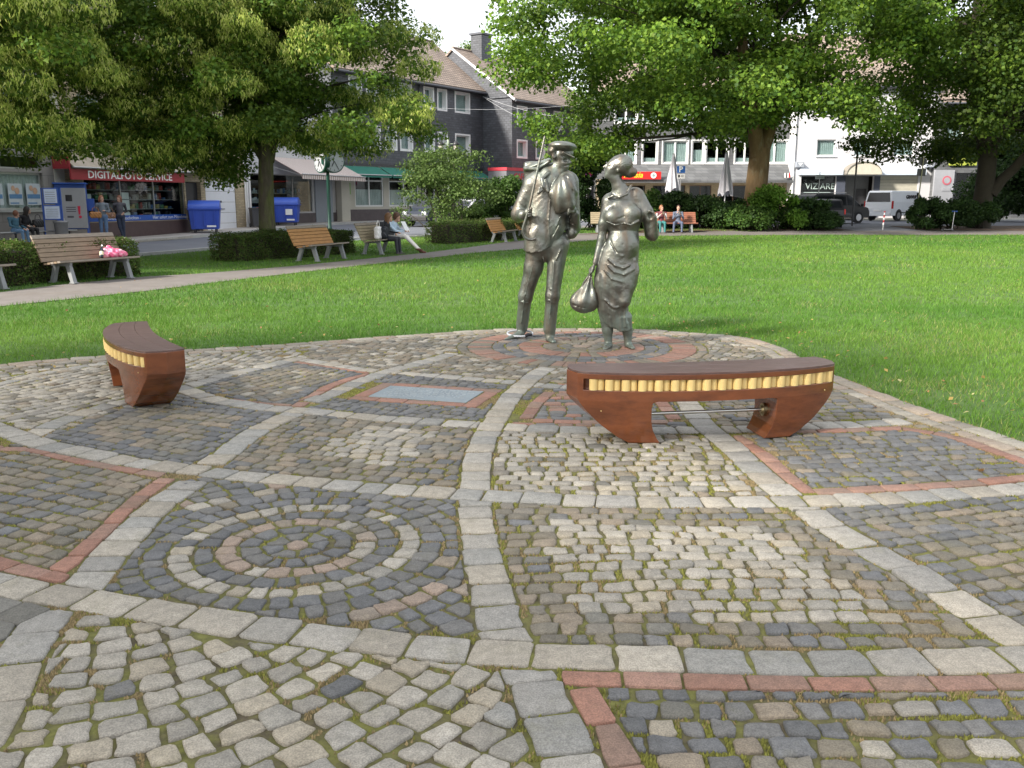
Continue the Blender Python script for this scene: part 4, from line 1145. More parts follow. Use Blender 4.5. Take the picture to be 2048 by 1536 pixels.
q = H1.rect(688, 694, 376, 392); mb = MB(); mb.box(q[0], q[1] + .25, -.06, -.02, 1.7, 2.4); mb.build('green_menu_board', mat('green_sign', (.16, .45, .05), .5), root)
mb = MB(); mb.box(.05, .75, -.5, -.03, 0, 2.6); mb.build('entrance_pier', M_CREAM, root)
# ---- dark slate house 2
H2 = Facade((0.0, 66.5), (.58, .815), .30); L2 = 11.6
root = H2.root('slate_house', 'dark slate gable house standing forward, with chimney, skylight and red bakery canopy', 'building')
cols = [(1035, 1053, 215, 248), (1073, 1089, 220, 252), (1108, 1124, 224, 256), (1143, 1156, 228, 258)]
a0 = H2.rect(*cols[0]); a1 = H2.rect(1034, 1051, 282, 314)
up = []
for c_ in cols:
    q = H2.rect(*c_); up += [(q[0], q[1], a0[2], a0[3]), (q[0], q[1], a1[2], a1[3])]
HE2 = H2.xz(1030, 199)[1] + .15
wall(root, 'wall', 0, L2, 3.0, HE2, up, M_SLATE, t=.34)
wall(root, 'ground_floor_wall', 0, L2, -.5, 3.0, [(1.2, 4.2, .4, 2.5), (5.4, 8.8, .4, 2.5)], M_GREYP, y=.04, t=.3)
shell(root, 0, L2, 10.4, HE2, M_SLATE, t=.34); floor_slab(root, 0, L2, 3.1); floor_slab(root, 0, L2, 5.6)
for k, q in enumerate(up): window(root, *q, depth=.26, fr=.08, split=1, liner=.10, curtain=(True if k % 2 else .9))
for q in ((1.2, 4.2, .4, 2.5), (5.4, 8.8, .4, 2.5)): window(root, *q, depth=.1, fr=.06, split=2, frame=M_DFRAME, curtain=False, y=.04, glass=M_SHOPGLASS, name='shop_window')
gable_roof(root, -.22, L2, 10.4, HE2, 3.6, gable=M_SLATE, verge=mat('white_verge', (.62, .63, .66), .5), over=.4)
mb = MB(); mb.box(2.0, 3.2, 4.2, 5.2, HE2 + 2.5, HE2 + 4.9); ch = mb.build('chimney', M_SLATE, root); mb = MB(); mb.box(1.9, 3.3, 4.1, 5.3, HE2 + 4.91, HE2 + 5.05); mb.build('chimney_cap', M_DGUT, ch)
mb = MB(); sl = 3.6 / 5.2; mb.box(3.9, 4.5, 2.9, 3.9, 0, .1, M=Matrix.Translation((0, 0, HE2 - .02 + .20)) @ Matrix(((1, 0, 0, 0), (0, 1, 0, 0), (0, sl, 1, 0), (0, 0, 0, 1)))); mb.build('skylight', M_WFRAME, root)
# bakery front: low canopy with red edge in front of the gable corner
root = H2.root('bakery_canopy', 'grey shop canopy with red top edge and red bakery lettering', 'canopy', -2.9)
M_REDTRIM = mat('red_trim', (.55, .04, .06), .5); M_CANO = mat('canopy_grey', (.17, .17, .19), .6)
mb = MB(); mb.box(0, 9.5, -1.6, -.05, 2.55, 3.35); mb.build('canopy_box', M_CANO, root)
mb = MB(); mb.box(-.05, 9.55, -1.66, -.04, 3.352, 3.56); mb.build('red_edge', M_REDTRIM, root)
text_part('BÄCKEREI', .62, mat('red_letter', (.55, .05, .05), .5), root, TM(5.6, -1.61, 2.95), ext=.02, bold=.008)
text_part('CAFE', .62, mat('red_letter', (.55, .05, .05), .5), root, TM(1.6, -1.61, 2.95), ext=.02, bold=.008)
mb = MB(); [mb.box(x, x + .12, -1.5, -1.38, -.2, 2.548) for x in (.1,)]; mb.build('post', M_CANO, root)

# ---- centre building with slate band and snack bar sign
CB = Facade((4.0, 69.0), (1, 0), .30)
xa0 = CB.x(1192)
root = CB.root('shop_row_building', 'three-storey grey building with white window bands above a slate canopy', 'building')
xr = CB.x(1577)
zw0 = CB.xz(1400, 327)[1]; zw1 = CB.xz(1400, 281)[1]
W2 = [(1282, 1312), (1322, 1372), (1380, 1404), (1408, 1452), (1518, 1570), (1226, 1270), (1465, 1505)]
ops = [(CB.x(a), CB.x(b), zw0, zw1) for a, b in W2]; ops2 = [(a, b, zw0 + 2.9, zw1 + 2.9) for a, b, _, _ in ops]
HEc = 9.2
gops = [(CB.x(a), CB.x(b), .3, 2.45) for a, b in ((1230, 1290), (1305, 1370), (1378, 1392 + 30), (1440, 1492), (1530, 1560))]
wall(root, 'wall', xa0, xr, 2.9, HEc, ops + ops2, M_SLATE2, t=.3)
wall(root, 'ground_floor_wall', xa0, xr, -.5, 2.9, gops, M_YBRICK, y=.02, t=.28)
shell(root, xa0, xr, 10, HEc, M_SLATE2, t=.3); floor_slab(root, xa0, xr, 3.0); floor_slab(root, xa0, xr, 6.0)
for k, q in enumerate(ops + ops2): window(root, *q, depth=.1, fr=.12, split=2 if q[1] - q[0] > 1.3 else 1, curtain=(.25, True, .6)[k % 3], liner=.06)
for q in gops: window(root, *q, depth=.1, fr=.05, split=2, frame=mat('brown_frame', (.14, .08, .05), .5), curtain=False, y=.02, glass=M_SHOPGLASS, name='shop_window')
gable_roof(root, xa0, xr, 10, HEc, 3.6, over=.3)
# sloping slate canopy over the shops
zc1 = CB.xz(1400, 330)[1]; zc0 = CB.xz(1400, 363)[1]
mb = MB(); mb.prism([(-.01, zc1), (-.01, zc0 + .02), (-1.15, zc0 - .12), (-1.15, zc0 + .06)], xa0 + 1.2, xr - .1, M=Matrix(((0, 1, 0, 0), (1, 0, 0, 0), (0, 0, 1, 0), (0, 0, 0, 1)))); mb.build('slate_canopy', M_SLATE2, root)
sgn = thing('snack_bar_sign', 'red sign with yellow lettering and a round white badge on the slate canopy', 'sign', (CB.A[0], 69.0 - 1.3, .3))
sa, sb = CB.x(1218), CB.x(1315); z0s, z1s = CB.xz(1280, 358)[1] - .05, CB.xz(1280, 343)[1] - .05
mb = MB(); mb.box(sa, sb, 0, .08, z0s, z1s); mb.build('sign_board', M_REDSIGN if False else mat('bright_red', (.62, .02, .02), .45), sgn)
text_part('Mr.Asia', .55, mat('yellow_letter', (.85, .55, .03), .5), sgn, TM(sb - 2.2, -.005, (z0s + z1s) / 2 + .02), ext=.01, shear=.3, bold=.012)
mb = MB(); mb.tube([(sb - .55, -.01, (z0s + z1s) / 2), (sb - .55, -.03, (z0s + z1s) / 2)], .21, 20); bd = mb.build('badge', M_WLET, sgn); mb = MB(); mb.tube([(sb - .55, -.031, (z0s + z1s) / 2), (sb - .55, -.035, (z0s + z1s) / 2)], .11, 16); mb.build('badge_centre', mat('grey_green', (.25, .36, .33), .5), bd)
flag = thing('flag_sign', 'small square sign in white, black and red stripes at the right of the slate canopy', 'sign', (CB.A[0], 69.0 - 1.3, .3))
fa, fb = CB.x(1556), CB.x(1567); fz = CB.xz(1560, 356)[1], CB.xz(1560, 347)[1]
for i, mm in enumerate((M_WLET, M_DFRAME, M_WLET, mat('bright_red', ()), )):
    mb = MB(); mb.box(fa + (fb - fa) * i / 4, fa + (fb - fa) * (i + 1) / 4 - .003, 0, .06, fz[0], fz[1]); mb.build('stripe', mm, flag)
# ---- white house
WH = Facade((21.0, 68.0), (1, 0), .30)
xa0, xr = WH.x(1580), WH.x(1863)
root = WH.root('white_house', 'white rendered house with arched entrance canopy and two shop fronts', 'building')
wz0, wz1 = WH.xz(1645, 312)[1], WH.xz(1645, 279)[1]
ops = [(WH.x(a), WH.x(b), wz0, wz1) for a, b in ((1627, 1664), (1701, 1737), (1779, 1820))]; ops2 = [(a, b, z0 + 2.9, z1 + 2.9) for a, b, z0, z1 in ops]; ops3 = [(a, b, z0 + 5.7, z1 + 5.6) for a, b, z0, z1 in ops]
gz = WH.xz(1640, 352)[1]
gops = [(WH.x(1600), WH.x(1670), .5, gz), (WH.x(1688), WH.x(1745), .02, gz), (WH.x(1757), WH.x(1833), .3, gz)]
wall(root, 'wall', xa0, xr, -.5, 9.6, ops + ops2 + gops, M_WHITE, t=.3)
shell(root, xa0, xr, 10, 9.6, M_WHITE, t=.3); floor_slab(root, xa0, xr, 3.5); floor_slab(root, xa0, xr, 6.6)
for k, q in enumerate(ops + ops2): window(root, *q, depth=.12, fr=.09, split=1, curtain=True if k % 3 != 2 else .7, sill=.09)
window(root, *gops[0], depth=.25, fr=.06, split=1, frame=M_DFRAME, curtain=False, glass=M_SHOPGLASS, name='shop_window')
text_part('VIZIARE', .62, mat('pale_letter', (.45, .55, .52), .5), root, TM((gops[0][0] + gops[0][1]) / 2 + .2, .23, 2.35), ext=.004)
mb = MB(); mb.box(gops[0][0] + .3, gops[0][1] - .3, .222, .228, 1.9, 1.94); mb.build('underline', mat('pale_letter', ()), root)
mb = MB(); mb.box(gops[0][1] + .004, gops[1][0] - .004, -.06, -.003, .0, gz); mb.build('dark_pier', mat('dark_blue_grey', (.07, .08, .11), .6), root)
mb = MB(); mb.box(gops[1][1] + .004, gops[2][0] - .004, -.06, -.003, .0, gz); mb.build('dark_pier', mat('dark_blue_grey', ()), root)
mb = MB(); mb.box(gops[1][0], gops[1][1], 1.0, 1.1, .02, gz); mb.build('entrance_wall', mat('entrance_grey', (.20, .21, .22), .7), root)
mb = MB(); xm = (gops[1][0] + gops[1][1]) / 2; mb.box(xm + .1, xm + .9, .95, .998, .02, 2.2); mb.build('entrance_door', M_DFRAME, root)
for i in range(12):
    h0 = .3 + (gz - .3) * i / 12; mb = MB(); mb.box(gops[2][0] + .02, gops[2][1] - .02, .08, .12, h0, h0 + (gz - .3) / 12 - .012); mb.build('shutter_slat', mat('beige_shutter', (.48, .46, .38), .6, var=.08), root)
for a, b in ((1593, 1678), (1753, 1842)):
    mb = MB(); mb.box(WH.x(a), WH.x(b), -.5, -.002, WH.xz(1640, 350)[1], WH.xz(1640, 338)[1]); cb_ = mb.build('shop_fascia', mat('pale_blue_panel', (.60, .68, .78), .5), root)
    for xx in (WH.x(a) - .62, WH.x(b) + .02):
        pass
for xx in (WH.x(1585) , WH.x(1843)):
    mb = MB(); mb.prism([(xx, 3.72), (xx + .55, 3.72), (xx + .55, 4.1), (xx, 4.1)], -.5, -.003); mb.build('fascia_end', M_GREYP, root)
    mb = MB(); mb.add([(xx + .1, -.503, 4.02), (xx + .45, -.503, 4.02), (xx + .27, -.503, 3.8), (xx + .1, -.51, 4.02), (xx + .45, -.51, 4.02), (xx + .27, -.51, 3.8)], [(0, 1, 2), (3, 5, 4), (0, 3, 4, 1), (1, 4, 5, 2), (2, 5, 3, 0)]); mb.build('triangle_emblem', M_WLET, root)
# arched canopy
ax0, ax1 = WH.x(1680), WH.x(1749); az = WH.xz(1700, 351)[1]; arr = 1.0; N = 14; am = (ax0 + ax1) / 2; aw = (ax1 - ax0) / 2
arc = [(am - aw * math.cos(math.pi * i / N), az + .05 + .85 * math.sin(math.pi * i / N)) for i in range(N + 1)]
mb = MB(); mb.prism(arc, -1.0, -.9); mb.build('arch_front', mat('cream_panel', (.55, .52, .43), .6), root)
mb = MB()
for i in range(N):
    (xa_, za_), (xb_, zb_) = arc[i], arc[i + 1]; mb.add([(xa_, -1.05, za_), (xb_, -1.05, zb_), (xb_, -.005, zb_), (xa_, -.005, za_), (xa_, -1.05, za_ + .07), (xb_, -1.05, zb_ + .07), (xb_, -.005, zb_ + .07), (xa_, -.005, za_ + .07)], [(0, 3, 2, 1), (4, 5, 6, 7), (0, 1, 5, 4), (2, 3, 7, 6)])
mb.build('arch_roof', mat('arch_brown', (.22, .20, .17), .6), root)
gable_roof(root, xa0, xr, 10, 9.6, 4.0, over=.3)
downpipe(root, xa0 + .1, 9.3); downpipe(root, xr - .12, 9.3, M_DGUT)
# ---- grey shop house at the right
GH = Facade((32.0, 67.4), (1, 0), .30)
xa0, xr = GH.x(1865), GH.x(2200)
root = GH.root('grey_slate_shop', 'grey slate-fronted fashion shop with yellow-green sign right of the white house', 'building')
gops = [(GH.x(1908), GH.x(1960), .3, GH.xz(1930, 346)[1]), (GH.x(1990), GH.x(2060), .3, GH.xz(1930, 346)[1])]
wall(root, 'wall', xa0, xr, -.5, 8.4, gops + [(GH.x(1880), GH.x(1915), 5.2, 6.6), (GH.x(1940), GH.x(1975), 5.2, 6.6)], M_SLATE2, t=.3)
for a, b in ((1880, 1915), (1940, 1975)): window(root, GH.x(a), GH.x(b), 5.2, 6.6, split=2)
for q in gops: window(root, *q, depth=.1, fr=.06, frame=M_DFRAME, curtain=False, glass=M_SHOPGLASS, split=2, name='shop_window')
shell(root, xa0, xr, 9, 8.4, M_SLATE2, t=.3); floor_slab(root, xa0, xr, 3.8); gable_roof(root, xa0, xr, 9, 8.4, 3.2)
q = GH.rect(1898, 1952, 311, 331); mb = MB(); mb.box(*q[:2], -.16, -.004, *q[2:]); mb.build('fascia_sign', mat('yellow_green_sign', (.36, .42, .06), .5), root)
q = GH.rect(1866, 1905, 340, 392); mb = MB(); mb.box(q[0], q[1], -.2, -.003, .1, q[3]); mb.build('side_panel', mat('pale_grey_panel', (.33, .34, .37), .6, var=.08), root)
cx_, cz_ = GH.xz(1891, 361); mb = MB(); mb.tube([(cx_, -.205, cz_), (cx_, -.225, cz_)], .33, 20); pk_ = mb.build('round_pink_emblem', mat('pink_sign', (.5, .12, .16), .5), root); mb = MB(); mb.tube([(cx_, -.226, cz_), (cx_, -.23, cz_)], .22, 20); mb.box(cx_ - .3, cx_ + .3, -.23, -.203, cz_ - .75, cz_ - .5); mb.build('emblem_print', mat('pale_grey_panel', ()), pk_)
# ================================================================ HARMONICA-LIKE BENCHES
M_WOOD = mat('varnished_wood', (.165, .052, .020), .22, var=.30, scale=3.0, bump=.14, bscale=60, col2=(.06, .022, .013), fac2=(.46, .78), scale2=2.2, coat=.5, attr='obj' if False else False, stretch=(1, 1, 3.2))
M_WOODTOP = mat('weathered_seat_wood', (.105, .060, .052), .42, var=.22, scale=9, bump=.2, bscale=90, col2=(.15, .10, .09), fac2=(.5, .7), scale2=5, coat=.15, stretch=(.8, 2.5, 2))
M_REED = mat('yellow_reed', (.68, .50, .20), .45, var=.10, scale=14, bump=.1, bscale=80, coat=.2)
M_STEEL = mat('steel_rod', (.62, .62, .60), .28, metal=1, var=.05)
M_BRASS = mat('dull_brass', (.42, .36, .22), .38, metal=1, var=.15, scale=20)
def curved_bench(label, loc, rz):
    root = thing('curved_wooden_bench', label, 'bench', loc, rz, 'pair of curved wooden benches with yellow reed inlays')
    L = 1.01; SAG = .13
    def y_of(u, side, z=.43):
        s = u / L; w = .205 - .06 * abs(s) ** 3
        if z < .27: w *= 1 - .22 * (.27 - z) / .27
        return -SAG * (1 - s * s) + side * w
    half = [(-1.0, .425), (-1.0, .275), (-.975, .245), (-.92, .20), (-.80, .11), (-.68, .035), (-.60, 0.0), (-.385, 0.0), (-.41, .03), (-.44, .08), (-.455, .13), (-.46, .22), (-.455, .25), (-.43, .262)]
    prof = half + [(-x, z) for x, z in half[::-1]]
    SZ0, SZ1, SU = .325, .392, .945
    bm = bmesh.new()
    f = bm.faces.new([bm.verts.new((x, 0, z)) for x, z in prof]); bm.normal_update()
    us = [-SU, SU] + [round(-.95 + .05 * k, 3) for k in range(39)]
    for u in us:
        bmesh.ops.bisect_plane(bm, geom=bm.verts[:] + bm.edges[:] + bm.faces[:], plane_co=(u, 0, 0), plane_no=(1, 0, 0))
    for z in (SZ0, SZ1, .262, .13):
        bmesh.ops.bisect_plane(bm, geom=bm.verts[:] + bm.edges[:] + bm.faces[:], plane_co=(0, 0, z), plane_no=(0, 0, 1))
    bm.verts.index_update()
    VS = [v.co.copy() for v in bm.verts]; FS = [[v.index for v in f.verts] for f in bm.faces]
    bm.free()
    slot = [i for i, f in enumerate(FS) if all(abs(VS[k].x) <= SU + 1e-4 and SZ0 - 1e-4 <= VS[k].z <= SZ1 + 1e-4 for k in f)]
    n = len(VS); V = []; F = []
    def ux(u, d): s = abs(u / L); return u * (1 - d * s ** 8)
    for v in VS: V.append((ux(v.x, .05), y_of(v.x, -1, v.z), v.z))
    for v in VS: V.append((ux(v.x, .05), y_of(v.x, 1, v.z), v.z))
    for v in VS: V.append((v.x * 1.0, y_of(v.x, 0, v.z), v.z))
    F += [f for i, f in enumerate(FS) if i not in slot]
    F += [[n + k for k in reversed(f)] for f in FS]
    cnt = {}
    for f in FS:
        for a, b in zip(f, f[1:] + f[:1]): cnt.setdefault((min(a, b), max(a, b)), []).append((a, b))
    for e, l_ in cnt.items():
        if len(l_) == 1:
            a, b = l_[0]
            F += [[b, a, 2 * n + a, 2 * n + b], [2 * n + b, 2 * n + a, n + a, n + b]]
    sc = {}
    for i in slot:
        f = FS[i]
        for a, b in zip(f, f[1:] + f[:1]): sc.setdefault((min(a, b), max(a, b)), []).append((a, b))
    m = {}
    def inner(k):
        if k not in m:
            v = VS[k]; V.append((ux(v.x, .05), y_of(v.x, -1, v.z) + .05, v.z)); m[k] = len(V) - 1
        return m[k]
    for i in slot: F.append([inner(k) for k in FS[i]])
    for e, l_ in sc.items():
        if len(l_) == 1:
            a, b = l_[0]; F.append([a, b, inner(b), inner(a)])
    mb = MB(); mb.add(V, F)
    o = mb.build('bench_body', M_WOOD, root)
    bv = o.modifiers.new('bevel', 'BEVEL'); bv.width = .006; bv.segments = 2; bv.limit_method = 'ANGLE'; bv.angle_limit = R(40)
    # seat boards: three curved planks with thin gaps
    for k, (a, b) in enumerate(((-1.0, -.34), (-.33, .33), (.34, 1.0))):
        mb = MB(); N = 40; vs = []
        for i in range(N + 1):
            u = -1.0 + 2.0 * i / N; 
            for sd in (a, b):
                for z in (.4252, .4372):
                    e = max(abs(a), abs(b)) if False else abs(sd)
                    uu = u * (1 - .05 * (abs(u) ** 8) * e)
                    vs.append((uu * 1.002, -SAG * (1 - (u / L) ** 2) + sd * 1.008 * (.205 - .06 * abs(u / L) ** 3), z))
        fs = []
        for i in range(N):
            p = 4 * i; q = p + 4
            fs += [(p + 1, p + 3, q + 3, q + 1), (p, q, q + 2, p + 2), (p, p + 1, q + 1, q), (p + 2, q + 2, q + 3, p + 3)]
        fs += [(0, 2, 3, 1), (4 * N, 4 * N + 1, 4 * N + 3, 4 * N + 2)]
        mb.add(vs, fs); mb.build('seat_board', M_WOODTOP, root, bevel=.002)
    # reeds: every second one stands forward
    cnt_ = 33
    for i in range(cnt_):
        u = -.86 + 1.79 * i / (cnt_ - 1); fwd = i % 2 == 0; r = .0305 if fwd else .028
        y = y_of(u, -1) + (.026 if fwd else .046)
        mb = MB(); mb.tube([(ux(u, .05), y, SZ0 + .0005), (ux(u, .05), y, SZ1 - .0005)], r, 14); mb.build('reed', M_REED, root)
    y0 = -SAG * .8
    mb = MB(); mb.tube([(-.455, y0, .150), (.455, y0, .150)], .011, 10); mb.build('tie_rod', M_STEEL, root)
    for s in (-1, 1):
        mb = MB(); mb.tube([(s * .458, y0, .150), (s * .435, y0, .150)], .042, 24); mb.tube([(s * .435, y0, .150), (s * .422, y0, .150)], [.03, .02], 20)
        mb.build('rod_collar', M_BRASS, root, bevel=.002)
    for k, (x, z) in enumerate(((-.8, .2), (.86, .28))):
        mb = MB(); yy = y_of(x, -1, z); mb.tube([(x, yy + .003, z), (x, yy - .001, z)], .0035, 8); mb.build('plug', M_REED, root)
    root.scale = (.9615, .9615, 1.118)
    return root
curved_bench('long curved reddish wooden bench right of centre, its yellow reed front facing the camera', (1.322, 6.173, .003), R(9))
curved_bench('curved dark reddish wooden bench on the left, seen end-on beside the lawn edge', (-3.096, 7.557, .003), R(-60))

# ================================================================ BRONZE FIGURES
def bronze():
    m = mat('weathered_bronze', (.178, .174, .155), .45, metal=.8, var=.25, scale=5, bump=.4, bscale=40)
    n = m.node_tree.nodes; l = m.node_tree.links; b = n['Principled BSDF']
    src = b.inputs['Base Color'].links[0].from_socket; g = n.new('ShaderNodeNewGeometry')
    nz = n.new('ShaderNodeTexNoise'); nz.inputs['Scale'].default_value = 3.3; nz.inputs['Detail'].default_value = 9; nz.inputs['Roughness'].default_value = .7
    l.new(g.outputs['Position'], nz.inputs['Vector'])
    sp = n.new('ShaderNodeSeparateXYZ'); l.new(g.outputs['Position'], sp.inputs[0])
    hz = n.new('ShaderNodeMapRange'); hz.inputs[1].default_value = .55; hz.inputs[2].default_value = .0; hz.inputs[3].default_value = 0; hz.inputs[4].default_value = .30; l.new(sp.outputs[2], hz.inputs[0])
    pt = n.new('ShaderNodeMath'); l.new(nz.outputs[0], pt.inputs[0]); l.new(hz.outputs[0], pt.inputs[1])
    mr = n.new('ShaderNodeMapRange'); mr.inputs[1].default_value = .44; mr.inputs[2].default_value = .66; mr.inputs[4].default_value = .72; l.new(pt.outputs[0], mr.inputs[0])
    mx = n.new('ShaderNodeMixRGB'); mx.inputs[2].default_value = (.15, .195, .165, 1); l.new(mr.outputs[0], mx.inputs[0]); l.new(src, mx.inputs[1]); l.new(mx.outputs[0], b.inputs['Base Color'])
    me = n.new('ShaderNodeMapRange'); me.inputs[3].default_value = .95; me.inputs[4].default_value = .25; l.new(mr.outputs[0], me.inputs[0]); l.new(me.outputs[0], b.inputs['Metallic'])
    # brown rust-like runs
    mp = n.new('ShaderNodeMapping'); mp.inputs['Scale'].default_value = (9, 9, 1.2); l.new(g.outputs['Position'], mp.inputs[0])
    nz2 = n.new('ShaderNodeTexNoise'); nz2.inputs['Scale'].default_value = 1.2; nz2.inputs['Detail'].default_value = 6; l.new(mp.outputs[0], nz2.inputs['Vector'])
    rr = n.new('ShaderNodeMapRange'); rr.inputs[1].default_value = .3; rr.inputs[2].default_value = .7; rr.inputs[3].default_value = .30; rr.inputs[4].default_value = .52; l.new(nz2.outputs[0], rr.inputs[0]); l.new(rr.outputs[0], b.inputs['Roughness'])
    m3 = n.new('ShaderNodeMapRange'); m3.inputs[1].default_value = .52; m3.inputs[2].default_value = .72; m3.inputs[4].default_value = .55; l.new(nz2.outputs[0], m3.inputs[0])
    mx2 = n.new('ShaderNodeMixRGB'); mx2.inputs[2].default_value = (.15, .095, .055, 1); l.new(m3.outputs[0], mx2.inputs[0]); l.new(mx.outputs[0], mx2.inputs[1]); l.new(mx2.outputs[0], b.inputs['Base Color'])
    return m
M_BRONZE = bronze()
def hand_worked(c):
    c.disp(c.lo, c.lo + c.n * c.h, lambda x, y, z: .0003 * (np.sin(x * 95 + 2 * np.sin(z * 40)) + np.sin(y * 110 + z * 35) + np.sin(z * 88 - x * 50 + 2 * np.sin(y * 30))))
def man_statue():
    Y0 = 10.42; K = Y0 / FPX * 1.01
    def S(x, y, d=0.0): return tuple(D(x, y, Y0 + d))
    root = thing('bronze_man', 'bronze man in flat cap with cane, rucksack and bundle, standing on the paving circle', 'statue', (.42, 10.42, 0))
    inv = Matrix.Translation((-.42, -10.42, 0))
    lo, hi = (-.22, 9.90, -.01), (1.02, 11.05, 2.36); h = .0095
    c = Clay(lo, hi, h)
    r = lambda p: p * K
    # trousers
    c.cone(S(1117, 488, .0), S(1105, 592, -.05), r(20), r(13.6), .05); c.cone(S(1105, 592, -.05), S(1099, 658, .0), r(13.2), r(12.6), .04)
    c.cone(S(1074, 495, .03), S(1067, 535, .05), r(22), r(18), .05); c.cone(S(1067, 535, .05), S(1051, 592, .09), r(17.5), r(14), .05); c.cone(S(1051, 592, .09), S(1044, 652, .24), r(13.6), r(12.4), .04)
    c.ell(S(1096, 486, .02), (r(40), .15, r(34)), .05)
    # trouser folds at knees and crotch
    for (x, y, d, dx, dy) in ((1098, 600, -.16, 16, -5), (1096, 610, -.15, 14, 6), (1045, 598, -.02, 14, -4), (1044, 607, 0, 12, 5), (1088, 520, -.12, 6, -14), (1100, 516, -.16, 10, -16)):
        c.cone(S(x - dx / 2, y + dy / 2, d), S(x + dx / 2, y - dy / 2, d + .02), .006, .004, .02, 'sub')
    # shoes
    c.cone(S(1100, 668, .0), S(1099, 676, -.02), r(9.5), r(8.5), .03); c.cone(S(1100, 679, -.03), S(1107, 685, -.17), r(7.5), r(5.5), .02, sq=1.0)
    c.cone(S(1043, 663, .24), S(1040, 668, .21), r(8.5), r(7.5), .03); c.cone(S(1040, 668, .2), S(1012, 680, .08), r(7), r(4.2), .02)
    c.cut((0, 0, 0.0), (0, 0, -1))
    # jacket: its own form with a cut hem
    j = Clay(lo, hi, h)
    j.ell(S(1100, 392, .02), (r(45), .165, r(62)), .03); j.ell(S(1092, 445, .0), (r(41), .162, r(64)), .05)
    j.cone(S(1068, 366, .03), S(1136, 360, .03), r(19), r(17), .06)
    j.cone(S(1080, 470, .0), S(1078, 520, .0), r(30), r(31), .04); j.ell(S(1106, 450, -.02), (r(24), .13, r(38)), .06)
    a, b = Vector(S(1048, 507)), Vector(S(1126, 470)); nrm = (b - a).cross(Vector((0, 1, 0))).normalized()
    if nrm.z > 0: nrm = -nrm
    P0 = Vector(S(1080, 507)); 
    # curved hem: low on the left, sweeping up to the right
    F = j.F; gx = j.lo[0] + j.h * np.arange(j.n[0]); gz = j.lo[2] + j.h * np.arange(j.n[2])
    hx = [S(x, 400)[0] for x in (1030, 1050, 1066, 1085, 1102, 1115, 1125, 1150)]; hz = [S(1080, y)[2] for y in (500, 503, 505.5, 501, 491, 479, 466, 440)]
    hem = np.interp(gx, hx, hz)
    j.F = np.maximum(F, (hem[:, None, None] - gz[None, None, :]) * .8).astype(np.float32)
    # open front edge and pocket folds
    j.cone(S(1121, 430, -.19), S(1112, 470, -.20), .008, .006, .02, 'sub'); j.cone(S(1106, 474, -.19), S(1118, 452, -.21), .014, .010, .02)
    j.disp(lo, hi, lambda x, y, z: .0016 * np.sin(x * 26 + z * 16 + 2.2 * np.sin(z * 9 + x * 5)) + .0008 * np.sin(x * 90 - z * 60 + 3 * np.sin(z * 21)))
    c.merge(j, .006)
    # sleeves
    c.cone(S(1063, 372, .02), S(1036, 428, .03), r(18), r(14), .04); c.cone(S(1037, 431, .03), S(1045, 430, -.13), r(12.5), r(9.5), .03); c.cone(S(1045, 430, -.12), S(1055, 426, -.21), r(7.2), r(6), .012)
    c.cone(S(1142, 364, .03), S(1149, 452, .06), r(15), r(12), .04); c.cone(S(1148, 455, .06), S(1143, 466, .0), r(13), r(11.5), .03)
    c.cone(S(1147, 457, .04), S(1150, 428, -.12), r(11.5), r(8.5), .03)
    for q, (x, y) in enumerate(((1040, 400), (1046, 388), (1040, 414))): c.cone(S(x - 9, y + 3, -.10), S(x + 8, y - 2, -.14), .007, .005, .02, 'sub')
    for (x, y) in ((1142, 440), (1146, 448)): c.cone(S(x - 5, y - 3, -.10), S(x + 9, y + 3, -.06), .007, .005, .015, 'sub')
    # hand round the cane: palm and four fingers and thumb
    c.ell(S(1056, 425, -.22), (r(7.5), .035, r(8)), .015)
    for i in range(4):
        y = 418 + i * 4.4; c.cone(S(1058, y, -.235), S(1062.5, y + .6, -.275), r(2.3), r(2.1), .006); c.cone(S(1062.5, y + .6, -.275), S(1057.5, y + 1.5, -.297), r(2.1), r(1.8), .006)
    c.cone(S(1056, 418, -.24), S(1063, 416, -.285), r(2.6), r(2.1), .008)
    # hand clutching the bundle
    c.ell(S(1146, 419, -.16), (r(7), .03, r(7.5)), .015)
    for i in range(4):
        c.cone(S(1146, 414 + i * 3.4, -.19), S(1139 - i * .5, 412.5 + i * 4, -.235), r(2.4), r(2.2), .006); c.cone(S(1139 - i * .5, 412.5 + i * 4, -.235), S(1136, 417 + i * 4, -.225), r(2.2), r(1.9), .006)
    c.cone(S(1144, 412, -.17), S(1150, 409, -.20), r(2.8), r(2.2), .01)
    # neck and collar
    c.cone(S(1106, 356, .03), S(1116, 332, -.01), r(14), r(11.5), .05)
    for A, B, ra in (((1097, 346, -.10), (1084, 358, -.15), .022), ((1084, 358, -.15), (1087, 374, -.19), .024), ((1087, 374, -.19), (1096, 383, -.19), .014), ((1096, 383, -.19), (1092, 360, -.17), .02), ((1080, 376, -.18), (1077, 386, -.185), .02), ((1077, 386, -.185), (1085, 380, -.195), .015), ((1108, 366, -.15), (1101, 382, -.18), .016), ((1115, 352, -.13), (1104, 372, -.17), .018)):
        c.cone(S(*A), S(*B), ra, ra * .8, .012)
    # throat shadow
    c.ell(S(1117, 350, -.16), (r(6), .03, r(4)), .02, 'sub')
    # head turned to the woman
    c.ell(S(1121, 311, 0), (r(17.5), .112, r(17.5)), .02); c.ell(S(1125, 327, -.02), (r(14.5), .085, r(15)), .03)
    c.cone(S(1126, 336, -.04), S(1123, 343, -.06), r(8), r(5.2), .03)
    c.cone(S(1131, 334, -.06), S(1134, 331, -.055), r(3.8), r(2.4), .015)          # lips and moustache
